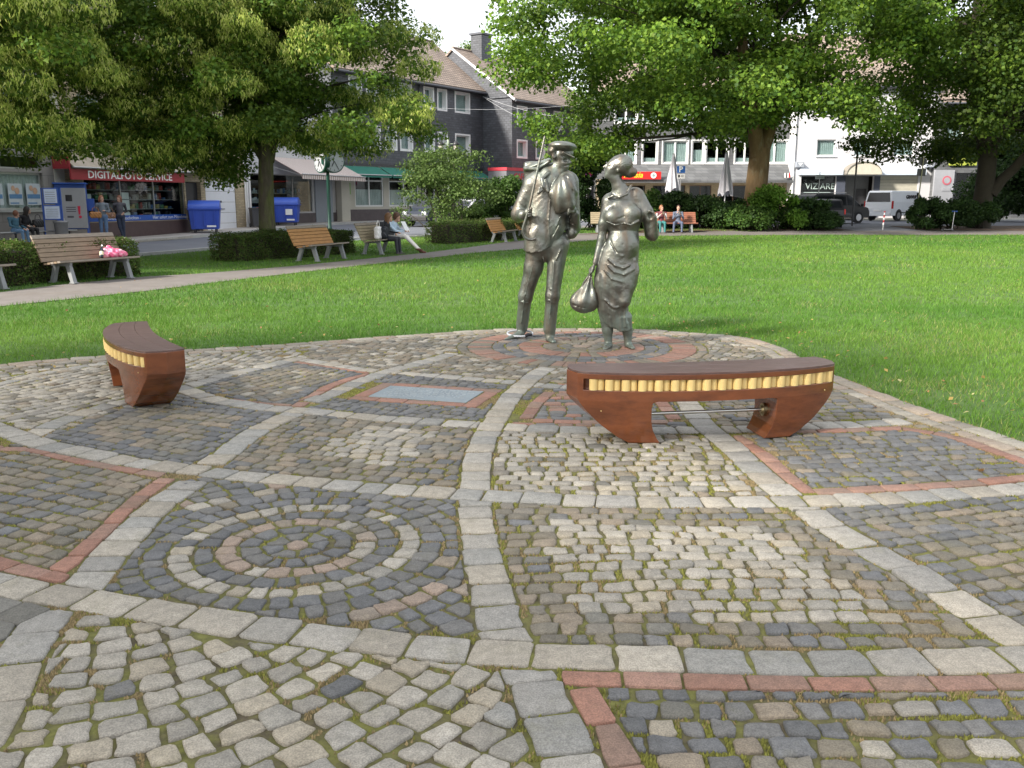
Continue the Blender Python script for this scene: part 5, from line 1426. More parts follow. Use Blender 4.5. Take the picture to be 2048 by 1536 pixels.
    c.cone(S(1137, 315, -.045), S(1141, 325, -.055), r(1.9), r(2.4), .012); c.ell(S(1139.5, 326, -.06), (r(2.4), .014, r(1.8)), .008)
    c.ell(S(1131, 321, -.085), (r(4.2), .022, r(3.6)), .02, 'sub'); c.ell(S(1139, 319, -.01), (r(3), .02, r(3)), .015, 'sub')
    c.cone(S(1126, 326, -.095), S(1133, 326, -.08), r(2.2), r(1.8), .02)            # cheekbone
    c.cone(S(1128, 331.5, -.10), S(1138, 330, -.06), .005, .004, .012, 'sub')       # mouth
    c.ell(S(1108, 312, -.095), (r(4.3), .024, r(6.5)), .01); c.ell(S(1109.5, 311, -.12), (r(2), .012, r(3.6)), .008, 'sub')
    # cap: band, visor and soft crown
    Mv = rotm(0, R(14), 0)
    c.cone(S(1116, 303, -.01), S(1138, 306, -.035), r(10), r(8.5), .02); c.block(S(1136, 311.5, -.045), (r(13), .075, r(1.5)), .008, .010, M=rotm(R(-8), R(25), 0))
    c.cone(S(1123, 311, -.105), S(1147, 321.5, -.075), .010, .008, .010, 'sub')
    c.ell(S(1125, 293.5, -.01), (r(27.5), .175, r(10)), .012, M=rotm(R(-4), R(4), 0)); c.ell(S(1103, 302, 0.0), (r(9), .13, r(7.5)), .03, M=rotm(0, R(-28), 0))
    c.cone(S(1103, 302, -.13), S(1114, 297, -.17), .005, .005, .010, 'sub'); c.cone(S(1114, 297, -.17), S(1148, 303.5, -.11), .005, .005, .010, 'sub')
    for pts in (((1066, 530, -.115), (1050, 590, -.045), (1043, 645, .13)), ((1108, 525, -.125), (1103, 590, -.125), (1098, 648, -.115))):
        for i in range(2): c.cone(S(*pts[i]), S(*pts[i + 1]), .008, .007, .022)
    for A, B in (((1121, 500, -.125), (1112, 520, -.130)), ((1126, 492, -.105), (1122, 530, -.095)), ((1085, 512, -.125), (1090, 528, -.115)), ((1052, 575, -.03), (1062, 582, -.03)), ((1100, 578, -.13), (1112, 584, -.115)), ((1095, 600, -.13), (1110, 606, -.115)), ((1040, 603, .02), (1058, 606, .0))):
        c.cone(S(*A), S(*B), .0065, .005, .012)
    for A, B in (((1100, 400, -.155), (1097, 440, -.172)), ((1097, 440, -.172), (1099, 478, -.160)), ((1066, 470, -.130), (1082, 474, -.150)), ((1056, 440, -.130), (1060, 480, -.120)), ((1112, 452, -.165), (1122, 432, -.150)), ((1040, 392, -.085), (1056, 402, -.10)), ((1036, 404, -.08), (1052, 412, -.095)), ((1047, 378, -.08), (1060, 392, -.11)), ((1150, 380, -.07), (1146, 404, -.10)), ((1153, 440, -.06), (1144, 452, -.085))):
        c.cone(S(*A), S(*B), .0065, .0045, .012)
    c.cone(S(1031, 652, .12), S(1058, 655, .12), .006, .006, .01, 'sub'); c.cone(S(1086, 658, -.14), S(1112, 658, -.14), .005, .005, .01, 'sub')
    hand_worked(c)
    me = c.mesh('figure'); me.transform(inv)
    o = link('figure', me, M_BRONZE, root)
    # the bundle hung over the shoulder
    q = Clay(S(1080, 440, -.40), S(1165, 335, .2), h); q.h = h
    q = Clay((S(1082, 440)[0], 10.0, 1.30), (S(1166, 340)[0], 10.75, 2.02), .009)
    q.ell(S(1127, 392, -.16), (r(26), .125, r(32)), .02); q.ell(S(1132, 372, -.10), (r(21), .13, r(26)), .06)
    q.cone(S(1137, 356, -.02), S(1140, 356, .12), r(13), r(11), .06); q.ell(S(1137, 410, -.19), (r(12), .06, r(10)), .04)
    q.cone(S(1104, 388, -.17), S(1116, 420, -.18), r(6), r(6), .03)
    cx, cy, cz = S(1122, 345, -.1)
    q.disp(q.lo, q.lo + q.n * q.h, lambda x, y, z: .008 * np.sin(np.arctan2(x - cx, (cz - z) + .05) * 17 + 4 * z) * np.clip((cz - z) * 5, 0, 1) * np.clip((10.5 - y) * 5, 0, 1))
    q.cone(S(1117, 352, -.22), S(1119, 385, -.30), .010, .008, .012, 'sub'); q.cone(S(1133, 352, -.20), S(1146, 386, -.24), .008, .007, .012, 'sub')
    me = q.mesh('bundle'); me.transform(inv); link('bundle', me, M_BRONZE, root)
    # rucksack behind the shoulder, with its flap
    q = Clay((S(1036, 340)[0], 10.3, 1.55), (S(1112, 340)[0], 11.0, 2.15), .010)
    q.block(S(1069, 352, .30), (r(20), .10, r(28)), .03, .02, M=rotm(0, R(-4), 0)); q.cone(S(1052, 338, .24), S(1098, 322, .18), .030, .030, .03, sq=3.4, ax=1)
    q.cone(S(1050, 337, .12), S(1074, 338, -.04), .018, .020, .02); q.cone(S(1074, 338, -.04), S(1098, 323, -.04), .022, .018, .02, sq=2.2, ax=1)
    q.disp(q.lo, q.lo + q.n * q.h, lambda x, y, z: .004 * np.sin(x * 40 + y * 25))
    me = q.mesh('rucksack'); me.transform(inv); link('rucksack', me, M_BRONZE, root)
    # cane with its crook
    P = [S(1089.5, 272, -.24), S(1080, 318, -.25), S(1070, 362, -.265), S(1061, 405, -.275), S(1057, 421, -.275), S(1051, 440, -.265), S(1046, 456, -.26), S(1045.5, 466, -.255), S(1049, 474, -.255), S(1056, 478.5, -.25), S(1064, 479.5, -.25), S(1071, 477, -.25)]
    mb = MB(); mb.tube([inv @ Vector(p) for p in P], [.009, .014, .015, .015, .015, .015, .016, .018, .019, .019, .018, .017], 12)
    mb.build('cane', M_BRONZE, root)
    return root
def woman_statue():
    Y0 = 9.92; K = Y0 / FPX * 1.01
    def S(x, y, d=0.0): return tuple(D(x, y, Y0 + d))
    r = lambda p: p * K
    cx0, cy0 = 1.2, 9.92
    root = thing('bronze_woman', 'bronze barefoot woman in a long dress with hair bun, carrying a sack', 'statue', (cx0, cy0, 0))
    inv = Matrix.Translation((-cx0, -cy0, 0))
    lo, hi = (.80, 9.50, -.01), (1.80, 10.40, 2.2); h = .0092
    c = Clay(lo, hi, h)
    # lower legs and feet
    c.cone(S(1212, 630, .02), S(1215, 660, .02), r(14), r(10.5), .03); c.cone(S(1215, 660, .02), S(1217, 688, .02), r(10), r(7.2), .03)
    c.cone(S(1217, 691, .02), S(1211, 697, -.12), r(7.6), r(6), .02); c.cone(S(1213, 697, -.06), S(1209, 699, -.15), r(6.4), r(4.5), .02)
    c.cone(S(1250, 635, .0), S(1255, 662, .03), r(14), r(9.5), .03); c.cone(S(1255, 662, .03), S(1256, 688, .03), r(9.5), r(7), .03)
    c.cone(S(1257, 691, .03), S(1265, 698, -.09), r(7.6), r(5.6), .02); c.cone(S(1262, 697, -.05), S(1267, 700, -.12), r(6), r(4.2), .02)
    for i in range(5):
        c.cone(S(1206.5 + i * 2.3, 699, -.15), S(1206 + i * 2.3, 700, -.185 + .004 * i), r(1.7), r(1.3), .005); c.cone(S(1263 + i * 2.2, 700, -.13), S(1264.5 + i * 2.2, 701, -.165 + .01 * i), r(1.6), r(1.3), .005)
    c.cut((0, 0, 0), (0, 0, -1))
    # dress: stacked sections (pixel left, right, row, depth radius, depth centre)
    d = Clay(lo, hi, h)
    sec = [(1212, 1281, 402, .10, .03), (1211, 1283, 425, .13, .0), (1214, 1282, 443, .145, -.02), (1217, 1277, 462, .12, .0), (1214, 1278, 480, .13, -.01), (1203, 1278, 500, .145, -.02), (1196, 1277, 520, .155, -.01), (1190, 1276, 545, .165, .0), (1189, 1273, 570, .165, .0), (1193, 1263, 590, .15, .0), (1197, 1255, 610, .13, -.01), (1198, 1256, 628, .12, .0), (1203, 1262, 645, .11, .0), (1210, 1263, 657, .10, .0), (1214, 1262, 668, .09, .0)]
    zs = np.array([S(1235, s_[2], s_[4])[2] for s_ in sec])[::-1]
    xl = np.array([S(s_[0], s_[2], s_[4])[0] for s_ in sec])[::-1]; xr = np.array([S(s_[1], s_[2], s_[4])[0] for s_ in sec])[::-1]
    dp = np.array([s_[3] for s_ in sec])[::-1]; dc = np.array([Y0 + s_[4] for s_ in sec])[::-1]
    sl, P = d._blk(d.lo, d.lo + d.n * d.h); X, Y, Z = P[..., 0], P[..., 1], P[..., 2]
    L_ = np.interp(Z, zs, xl); R_ = np.interp(Z, zs, xr); Dp = np.interp(Z, zs, dp); Dc = np.interp(Z, zs, dc)
    rx = (R_ - L_) / 2; qx = (X - (L_ + R_) / 2) / rx; qy = (Y - Dc) / Dp
    # between the legs the cloth sinks in below the knees
    rad = np.sqrt(qx ** 2 + qy ** 2); ang = np.arctan2(qy, qx)
    d0 = (rad - 1) * np.minimum(rx, Dp) * .95
    d0 = np.maximum(d0, (np.array(S(1230, 400)[2]) - 0) * 0 + (Z - S(1240, 402)[2]) * .9)
    hemz = np.interp(X, [S(x, 650)[0] for x in (1195, 1212, 1222, 1238, 1246, 1262, 1275)], [S(1235, y)[2] for y in (640, 646, 653, 660, 662, 658, 652)])
    d0 = np.maximum(d0, (hemz - Z) * .85)
    # the skirt's draped folds: arcs hanging between the hips, and long runs to the hem
    zb = S(1240, 505)[2]; zk = S(1235, 600)[2]
    drape = np.sin((Z - .55 * (X - S(1238, 500)[0]) ** 2 * 3.0) * 78 + .8 * np.sin(X * 11))
    w1 = np.exp(-((Z - S(1240, 530)[2]) / .10) ** 2) * np.clip(-qy * 1.6, 0, 1) * np.clip(1.1 - np.abs(qx - .15) * 1.2, 0, 1)
    d0 = d0 + .0012 * drape * w1
    runs = np.sin(ang * 9 + (Z - zk) * 5.0 + 1.2 * np.sin(Z * 6)); w2 = np.clip((S(1235, 560)[2] - Z) * 3.2, 0, 1)
    d0 = d0 + .006 * runs * w2
    diag = np.sin(((X - 1.2) * .9 + (Z - .6) * 1.0) * 46); w3 = np.exp(-((Z - S(1235, 580)[2]) / .16) ** 2) * np.clip(-qy * 1.5, 0, 1)
    d0 = d0 - .002 * diag * w3
    d.F[sl] = d0.astype(np.float32)
    c.merge(d, .012)
    # thighs and knee pressing through
    c.cone(S(1258, 545, -.06), S(1250, 603, -.12), r(17), r(11), .06); c.cone(S(1208, 560, -.03), S(1210, 615, -.03), r(16), r(12), .05)
    def fold(pts, ra, k=.022, op='add', dz=0.0):
        for i in range(len(pts) - 1): c.cone(S(*pts[i]), S(*pts[i + 1]), ra, ra * .85, k, op)
    for pts in (((1216, 518, -.150), (1231, 531, -.168), (1247, 536, -.172), (1262, 529, -.160)), ((1212, 528, -.152), (1229, 544, -.170), (1248, 549, -.172), (1268, 538, -.150)), ((1207, 540, -.150), (1224, 558, -.165), (1242, 563, -.165))):
        fold(pts, .0085, .016)
    for pts in (((1214, 524, -.172), (1230, 538, -.188), (1248, 543, -.190), (1264, 534, -.176)), ((1209, 535, -.172), (1226, 552, -.186), (1246, 557, -.188))): fold(pts, .005, .014, 'sub')
    fold(((1211, 600, -.130), (1217, 608, -.140), (1228, 616, -.140), (1237, 614, -.135), (1246, 604, -.140), (1257, 580, -.135), (1266, 560, -.125)), .0085, .014)
    fold(((1213, 606, -.138), (1222, 618, -.142), (1236, 622, -.138)), .008, .016, 'sub')
    for x0, x1 in ((1218, 1222), (1227, 1232), (1240, 1243), (1250, 1251)): fold(((x0, 618, -.115), ((x0 + x1) / 2, 636, -.105), (x1, 654, -.095)), .0075, .016)
    fold(((1200, 545, -.125), (1204, 575, -.125), (1206, 600, -.115)), .007, .016); fold(((1270, 520, -.120), (1272, 548, -.120), (1262, 578, -.125)), .008, .02)
    # belly, hips, torso
    c.ell(S(1246, 488, -.07), (r(27), .10, r(26)), .05); c.ell(S(1243, 430, .0), (r(33), .125, r(34)), .05)
    c.ell(S(1246, 489, -.178), (.005, .012, .008), .008, 'sub')
    c.cone(S(1218, 478, -.10), S(1234, 507, -.16), .008, .006, .02, 'sub'); c.cone(S(1234, 508, -.15), S(1246, 512, -.17), .008, .005, .02)
    # breasts and the gathered seam beneath
    c.ell(S(1226, 433, -.10), (r(16), .072, r(14)), .06); c.ell(S(1266, 427, -.10), (r(15.5), .070, r(15)), .06)
    for A, B in (((1214, 443, -.16), (1230, 450, -.18)), ((1230, 450, -.18), (1245, 447, -.17)), ((1250, 447, -.17), (1262, 450, -.17)), ((1262, 450, -.17), (1278, 442, -.14))):
        c.cone(S(*A), S(*B), .009, .009, .012); 
    for A, B in (((1230, 441, -.185), (1248, 433, -.15)), ((1233, 445, -.185), (1252, 438, -.16)), ((1226, 437, -.2), (1240, 441, -.18)), ((1237, 447, -.17), (1252, 443, -.16)), ((1275, 405, -.09), (1281, 440, -.10)), ((1214, 400, -.07), (1216, 430, -.10))):
        c.cone(S(*A), S(*B), .006, .005, .014, 'sub')
    # shoulders and neck
    c.cone(S(1221, 401, .02), S(1268, 392, .03), r(15), r(17), .05)
    c.cone(S(1242, 388, .01), S(1231, 355, -.01), r(14.5), r(10.5), .05); c.cone(S(1246, 392, 0), S(1240, 375, 0), r(14), r(10), .05)
    # head thrown back, long face, chin forward
    c.ell(S(1240, 330, .0), (r(21), .105, r(19)), .03); c.ell(S(1225, 337, -.02), (r(13), .07, r(17)), .03, M=rotm(0, R(20), 0))
    c.cone(S(1216, 350, -.02), S(1226, 356, -.01), r(6.2), r(8), .03); c.cone(S(1214, 349, -.02), S(1213, 352, -.02), r(4.2), r(4), .01)
    c.cone(S(1216, 327, -.02), S(1207.5, 334, -.02), r(2.2), r(1.7), .01); c.cone(S(1207.5, 334, -.02), S(1213, 337, -.02), r(1.6), r(2), .008)
    c.cone(S(1209.6, 341.2, -.02), S(1214, 341.5, -.02), r(1.2), r(1.8), .005); c.cone(S(1210, 344.6, -.02), S(1214, 345.2, -.02), r(1.2), r(1.8), .005)
    c.ell(S(1218, 331, -.075), (r(3.6), .014, r(2.2)), .012, 'sub'); c.ell(S(1218.5, 331.3, -.07), (r(2), .012, r(1.4)), .004)
    c.ell(S(1236, 341, -.09), (r(2.6), .014, r(4.4)), .006)
    # hair with bun
    hh = Clay(lo, hi, h); hh.ell(S(1244, 329, .0), (r(21), .118, r(19.5)), .02); hh.ell(S(1258, 344, .0), (r(13), .075, r(11)), .02); hh.ell(S(1266, 344, .0), (r(8), .055, r(8.5)), .02)
    a, b = S(1229, 315), S(1236, 352); nv = (-(b[2] - a[2]), 0, (b[0] - a[0])); nv = nv if nv[0] < 0 else tuple(-t for t in nv)
    hh.cut(a, nv)
    hx, hz_ = S(1250, 345)[0], S(1250, 345)[2]
    hh.disp(lo, hi, lambda x, y, z: .0028 * np.sin(np.hypot(x - hx, z - hz_) * 2 * math.pi / .022 + 3 * np.arctan2(z - hz_, x - hx)))
    c.merge(hh, .006)
    # collar
    for A, B in (((1222, 386, -.06), (1217, 396, -.10)), ((1217, 396, -.10), (1226, 392, -.11)), ((1240, 394, -.13), (1254, 388, -.11)), ((1254, 388, -.11), (1262, 372, -.05)), ((1262, 372, -.05), (1257, 378, -.07)), ((1226, 392, -.11), (1240, 394, -.12))):
        c.cone(S(*A), S(*B), .014, .013, .012)
    # arm with the sack
    c.cone(S(1217, 404, .0), S(1208, 446, .0), r(12), r(10.5), .03); c.cone(S(1208, 446, .0), S(1207, 454, 0), r(11.5), r(9.5), .01)
    c.cone(S(1207, 450, .0), S(1203, 478, .0), r(8.5), r(8), .02); c.cone(S(1203, 478, .0), S(1190, 526, -.04), r(8), r(5), .02)
    c.ell(S(1185, 538, -.05), (r(4.5), .030, r(8.5)), .012, M=rotm(0, R(18), 0))
    for i in range(4):
        c.cone(S(1183.5 - i * .8, 543 - i * 2.6, -.07 + i * .012), S(1179.5 - i * .2, 547 - i * 2.2, -.075 + i * .012), r(1.9), r(1.7), .004); c.cone(S(1179.5 - i * .2, 547 - i * 2.2, -.075 + i * .012), S(1183, 551 - i * 2.6, -.07 + i * .012), r(1.7), r(1.4), .004)
    c.cone(S(1186, 536, -.075), S(1182, 546, -.095), r(2), r(1.6), .005)
    # bent arm on the right: open sleeve, elbow, hand behind
    c.cone(S(1276, 393, .02), S(1292, 424, -.02), r(13.5), r(14), .04); c.cone(S(1292, 424, -.02), S(1297, 434, -.03), r(14), r(12), .01)
    c.ell(S(1303, 430, -.10), (r(6), .06, r(8)), .02, 'sub')
    c.cone(S(1293, 430, .0), S(1302, 468, .02), r(11), r(12), .03); c.cone(S(1302, 468, .02), S(1307, 476, .01), r(10), r(4), .03); c.cone(S(1306, 470, .02), S(1309, 434, -.08), r(11), r(4.5), .03)
    c.cone(S(1309, 434, -.08), S(1306, 425, -.10), r(3.8), r(3), .01)
    for i in range(4): c.cone(S(1306 - i * 1.6, 425, -.10 + i * .012), S(1300 - i * 1.0, 421 + i * 1.5, -.11 + i * .012), r(1.8), r(1.4), .004)
    hand_worked(c)
    me = c.mesh('figure'); me.transform(inv)
    o = link('figure', me, M_BRONZE, root)
    q = Clay((S(1134, 600)[0], 9.65, .30), (S(1204, 600)[0], 10.2, .98), .0085)
    q.ell(S(1168, 603, .0), (r(26), .10, r(23)), .02); q.cone(S(1170, 600, .0), S(1180, 549, -.03), r(20), r(4), .05, sq=.8); q.ell(S(1185, 598, .0), (r(12), .09, r(22)), .04)
    q.ell(S(1152, 606, .0), (r(11), .085, r(12)), .04)
    qx, qz = S(1181, 545)[0], S(1181, 545)[2]
    q.disp(q.lo, q.lo + q.n * q.h, lambda x, y, z: .009 * np.cos(np.arctan2(x - qx, qz - z) * 15 + .6) * np.clip((9.95 - y) * 14, -.2, 1) * np.clip((z - .36) * 5, 0, 1))
    q.cone(S(1143, 609, -.06), S(1176, 618, -.10), .007, .005, .012, 'sub')
    me = q.mesh('sack'); me.transform(inv); link('sack', me, M_BRONZE, root)
    return root
man_statue(); woman_statue()
# bicycle cable lock closed round the man's ankle
root = thing('cable_lock', "light grey cable lock looped round the bronze man's ankle", 'cable lock', (.1, 10.63, 0))
mb = MB(); P = []
for k in range(29):
    a = R(-25) + R(318) * k / 28; P.append((.15 * math.cos(a) - .005, .10 * math.sin(a) - .0, .055 + .022 * math.sin(a) - .0 * k))
mb.tube(P, .0115, 10); mb.build('cable', mat('grey_rubber', (.48, .50, .53), .4, var=.06), root)
mb = MB(); mb.tube([P[-1], ((P[-1][0] + P[0][0]) / 2, (P[-1][1] + P[0][1]) / 2, .05), P[0]], [.019, .021, .019], 10); mb.build('lock_barrel', mat('black_plastic', (.02, .02, .025), .4), root)
# ================================================================ PARK BENCHES
M_SLAT = mat('bench_slat_wood', rough=.6, var=.3, scale=6, bump=.3, bscale=60, attr=True, stretch=(1, 1, 6))
M_LEG = mat('bench_leg_grey', (.21, .22, .225), .75, var=.15, scale=6)
def slat_mesh(L, w, t, col):
    mb = MB(); mb.box(-L / 2, L / 2, -w / 2, w / 2, -t / 2, t / 2); me = mb.mesh('slat'); set_tint(me, np.array(col)); me.materials.append(M_SLAT); return me
TONES = {'worn': (.20, .145, .095), 'orange': (.36, .185, .065), 'pale': (.27, .22, .14), 'red': (.26, .10, .06), 'grey': (.22, .185, .15)}
def park_bench(label, loc, rz, tone, L=1.95, tone2='grey'):
    root = thing('park_bench', label, 'bench', loc, rz, 'slatted park benches along the path')
    cm = slat_mesh(L, .085, .038, TONES[tone]); cm2 = slat_mesh(L, .085, .038, TONES[tone2])
    for k in range(5):
        o = link('seat_slat', cm2 if k in (0, 2) else cm, None, root); o.location = (0, -.02 + .098 * k, .435 - .012 * k); o.rotation_euler = (R(-5), 0, 0)
    for k in range(6):
        y, z = .49 + .042 * k, .455 + .088 * k; o = link('back_slat', cm2 if k == 5 else cm, None, root); o.location = (0, y, z); o.rotation_euler = (R(66 - 1.5 * k), 0, 0)
    for s in (-1, 1):
        x = s * (L / 2 - .28); mb = MB()
        mb.prism([(-.02, .41), (.50, .375), (.56, .40), (.52, .33), (0, .34)], -.03, .03, M=Matrix(((0, 1, 0, x), (1, 0, 0, 0), (0, 0, 1, 0), (0, 0, 0, 1)))); mb.bar((x, .50, .40), (x, .755, .93), .05, .03, up=(1, 0, 0)); mb.build('support', M_LEG, root)
        for (ya, yb) in ((.06, -.05), (.42, .55)):
            mb = MB(); y0, y1 = sorted((ya, yb)); mb.add([Vector((x - .035, ya - .06, .345)), (x + .035, ya - .06, .345), (x + .035, ya + .06, .345), (x - .035, ya + .06, .345), (x - .045, yb - .045, 0), (x + .045, yb - .045, 0), (x + .045, yb + .045, 0), (x - .045, yb + .045, 0)], [(0, 1, 2, 3), (7, 6, 5, 4), (0, 4, 5, 1), (1, 5, 6, 2), (2, 6, 7, 3), (3, 7, 4, 0)])
            mb.box(x - .06, x + .06, yb - .07, yb + .07, 0, .02); mb.build('leg', M_LEG, root, bevel=.004)
    mb = MB(); mb.box(-.06, .06, .63, .645, .80, .845, M=None); return root
def bench_at(label, pl, pr, tone, tone2='grey'):
    a, b = np.array(pl), np.array(pr); m = (a + b) / 2; d = b - a; return park_bench(label, (float(m[0]), float(m[1]), ZT(float(m[1]))), math.atan2(d[1], d[0]), tone, tone2=tone2)
f0 = np.array(G(5, 578)); B1 = bench_at('weathered slatted bench in front of the left hedge with a pink bag on its seat', G(143, 567), G(260, 556), 'worn')
bench_at('slatted bench cut off by the left edge of the picture', tuple(f0 - np.array((.44, .9)) * 1.38), tuple(f0), 'worn')
B2 = bench_at('empty orange-brown slatted bench in front of the middle hedge', G(623, 524), G(694, 516), 'orange')
B3 = bench_at('slatted bench on which two girls sit reading', G(748, 510.6), G(809, 502.5), 'pale')
bench_at('orange-brown slatted bench left of the bronze man, by the low hedge', G(1001, 486), G(1038, 480), 'orange')
bench_at('slatted bench mostly hidden behind the bronze man', (.75, 38.6), (1.15, 40.0), 'orange')
park_bench('yellowish slatted bench on the far path, partly hidden by the bronze woman', (4.75, 43.4, ZT(43.4)), 0, 'pale', tone2='pale')
B7 = park_bench('reddish slatted bench on the far path where two people sit', (7.85, 43.4, ZT(43.4)), 0, 'red', tone2='red')
def on(root, x, y, z): return Matrix.Translation(root.location) @ Matrix.Rotation(root.rotation_euler.z, 4, 'Z') @ Vector((x, y, z))

# ================================================================ PEOPLE
M_CLOTH = mat('cloth_and_skin', rough=.8, var=.12, scale=14, attr=True)
SKIN_ = (.50, .30, .22)
def person(label, loc, rz, J, c, hair, h=.017, hairlen=.0, sc=1.0, group=None):
    """J: joints in metres, local: x right, -y forward; c: colours top, bottom, shoe"""
    root = thing('person', label, 'person', loc, rz, group)
    P = {k: np.array(v, float) * sc for k, v in J.items()}; allp = np.array(list(P.values()))
    k = Clay(allp.min(0) - .22, allp.max(0) + .24, h); S = lambda *v: tuple(P[v[0]] + (np.array(v[1:]) * sc if len(v) > 1 else 0))
    top, bot, shoe = c['top'], c['bottom'], c['shoe']; slv = c.get('sleeve', top)
    pel, nk, hd = P['pelvis'], P['neck'], P['head']; r = lambda v: v * sc
    k.ell(pel, (r(.165), r(.125), r(.12)), .04, col=bot)
    mid = pel * .5 + nk * .5
    k.cone(pel + (0, 0, r(.07)), mid, r(.115), r(.12), .05, col=top, sq=1); k.cone(mid, nk - (0, 0, r(.10)), r(.125), r(.12), .06, col=top)
    for s in 'LR':
        k.cone(nk * .8 + P['sh' + s] * .2 - (0, 0, r(.05)), P['sh' + s], r(.06), r(.062), .05, col=top)
        k.cone(P['sh' + s], P['el' + s], r(.056), r(.044), .03, col=slv); k.cone(P['el' + s], P['ha' + s] * .85 + P['el' + s] * .15, r(.042), r(.031), .02, col=slv)
        d = P['ha' + s] - P['el' + s]; d = d / (np.linalg.norm(d) + 1e-6)
        k.ell(P['ha' + s] + d * .02, (r(.036), r(.036), r(.036)), .015, col=SKIN_)
        for q in range(4): k.cone(P['ha' + s] + d * .03 + (r(.018 * (q - 1.5)), 0, 0), P['ha' + s] + d * .085 + (r(.018 * (q - 1.5)), 0, r(-.02)), r(.011), r(.009), .006, col=SKIN_)
        hip = pel + np.array((r(.09) * (1 if P['kn' + s][0] > pel[0] else -1), 0, 0))
        k.cone(hip, P['kn' + s], r(.088), r(.062), .04, col=bot); k.cone(P['kn' + s], P['an' + s], r(.06), r(.042), .03, col=bot)
        t = P['to' + s] - P['an' + s]; k.cone(P['an' + s] - (0, 0, r(.03)), P['to' + s], r(.045), r(.036), .02, col=shoe)
    k.cone(nk - (0, 0, r(.06)), hd - (0, 0, r(.08)), r(.052), r(.048), .03, col=SKIN_)
    k.ell(hd, (r(.077), r(.095), r(.115)), .02, col=SKIN_)
    f = np.array(J.get('face', (0, -1, 0)), float); f = f / np.linalg.norm(f); sd = np.array((-f[1], f[0], 0))
    k.cone(hd + f * r(.088) + (0, 0, r(.01)), hd + f * r(.108) - (0, 0, r(.02)), r(.012), r(.014), .01, col=SKIN_); k.ell(hd + f * r(.06) - (0, 0, r(.085)), (r(.04),) * 3, .02, col=SKIN_)
    for s in (-1, 1): k.ell(hd + f * r(.088) + sd * s * r(.032) + (0, 0, r(.018)), (r(.016),) * 3, .008, 'sub')
    me = k.mesh('body', True); link('body', me, M_CLOTH, root)
    q = Clay(hd - .30, hd + .2, .015)
    q.ell(hd - f * r(.022) + (0, 0, r(.022)), (r(.092), r(.108), r(.118)), .02)
    if hairlen:
        q.cone(hd - f * r(.06), hd - f * r(.10) - (0, 0, hairlen), r(.082), r(.055), .03)
        for s in (-1, 1): q.cone(hd + sd * s * r(.065) - f * r(.03), hd + sd * s * r(.075) - f * r(.05) - (0, 0, hairlen * .8), r(.04), r(.03), .03)
    q.ell(hd + f * r(.085) - (0, 0, r(.035)), (r(.068), r(.068), r(.085)), .01, 'sub')
    q.disp(q.lo, q.lo + q.n * q.h, lambda x, y, z: .004 * np.sin(x * 190 + 3 * np.sin(y * 60)))
    link('hair', q.mesh('hair'), mat('hair_%d' % int(hair[0] * 1000), hair, .55, var=.35, scale=30, stretch=(4, 4, .6)), root)
    return root
def seated(**k):
    J = dict(pelvis=(0, 0, .53), neck=(0, .04, 1.06), head=(0, .0, 1.22), shL=(-.19, .04, .98), shR=(.19, .04, .98), elL=(-.24, -.05, .72), elR=(.24, -.05, .72), haL=(-.13, -.28, .66), haR=(.13, -.28, .66),
             knL=(-.11, -.44, .52), knR=(.11, -.44, .52), anL=(-.11, -.48, .10), anR=(.11, -.48, .10), toL=(-.12, -.62, .04), toR=(.12, -.62, .04)); J.update(k); return J
def standing(**k):
    J = dict(pelvis=(0, 0, .93), neck=(0, 0, 1.47), head=(0, -.02, 1.62), shL=(-.18, 0, 1.39), shR=(.18, 0, 1.39), elL=(-.24, .03, 1.12), elR=(.24, .03, 1.12), haL=(-.20, -.15, .98), haR=(.20, -.15, .98),
             knL=(-.09, -.03, .50), knR=(.09, -.03, .50), anL=(-.09, 0, .09), anR=(.09, 0, .09), toL=(-.11, -.15, .04), toR=(.11, -.15, .04)); J.update(k); return J
ang = ROW.rz
wz = .07
def roww(px, off):
    FO = Facade(ROW.A + NL * off, ROW.u, 0); t = FO.x(px); p = FO.A + FO.u * t; return (float(p[0]), float(p[1]), ZT(float(p[1])) + wz)
st = roww(32, .75)
stool = thing('wall_bench', 'grey metal bench before the stone wall on which a boy and a woman sit', 'bench', roww(56, .62), ang)
mb = MB(); mb.box(-2.2, 2.0, -.2, .2, .42, .46); mb.build('seat', M_ALU, stool, bevel=.01)
for x in (-2.0, -.7, .6, 1.8): mb = MB(); mb.tube([(x, 0, 0), (x, 0, .42)], .035, 8); mb.build('leg', mat('dark_steel', (.07, .07, .075), .5, metal=.6), stool)
s1, s2 = roww(24, .66), roww(44, .66)
person('boy with short reddish hair in denim jacket and jeans, seated before the stone wall', s1, ang, seated(haL=(.0, -.40, .60), haR=(.16, -.40, .60), neck=(.0, -.04, 1.0), head=(.03, -.1, 1.15), face=(.9, -.4, -.1)), dict(top=(.05, .13, .19), bottom=(.12, .22, .36), shoe=(.25, .17, .10)), (.16, .06, .03), sc=.94)
person('woman in black with long dark hair and a black bag, seated before the stone wall', s2, ang, seated(neck=(.03, -.05, 1.05), head=(.08, -.12, 1.21), face=(.8, -.5, -.1)), dict(top=(.014, .014, .018), bottom=(.012, .012, .016), shoe=(.02, .02, .02)), (.016, .012, .010), hairlen=.26)
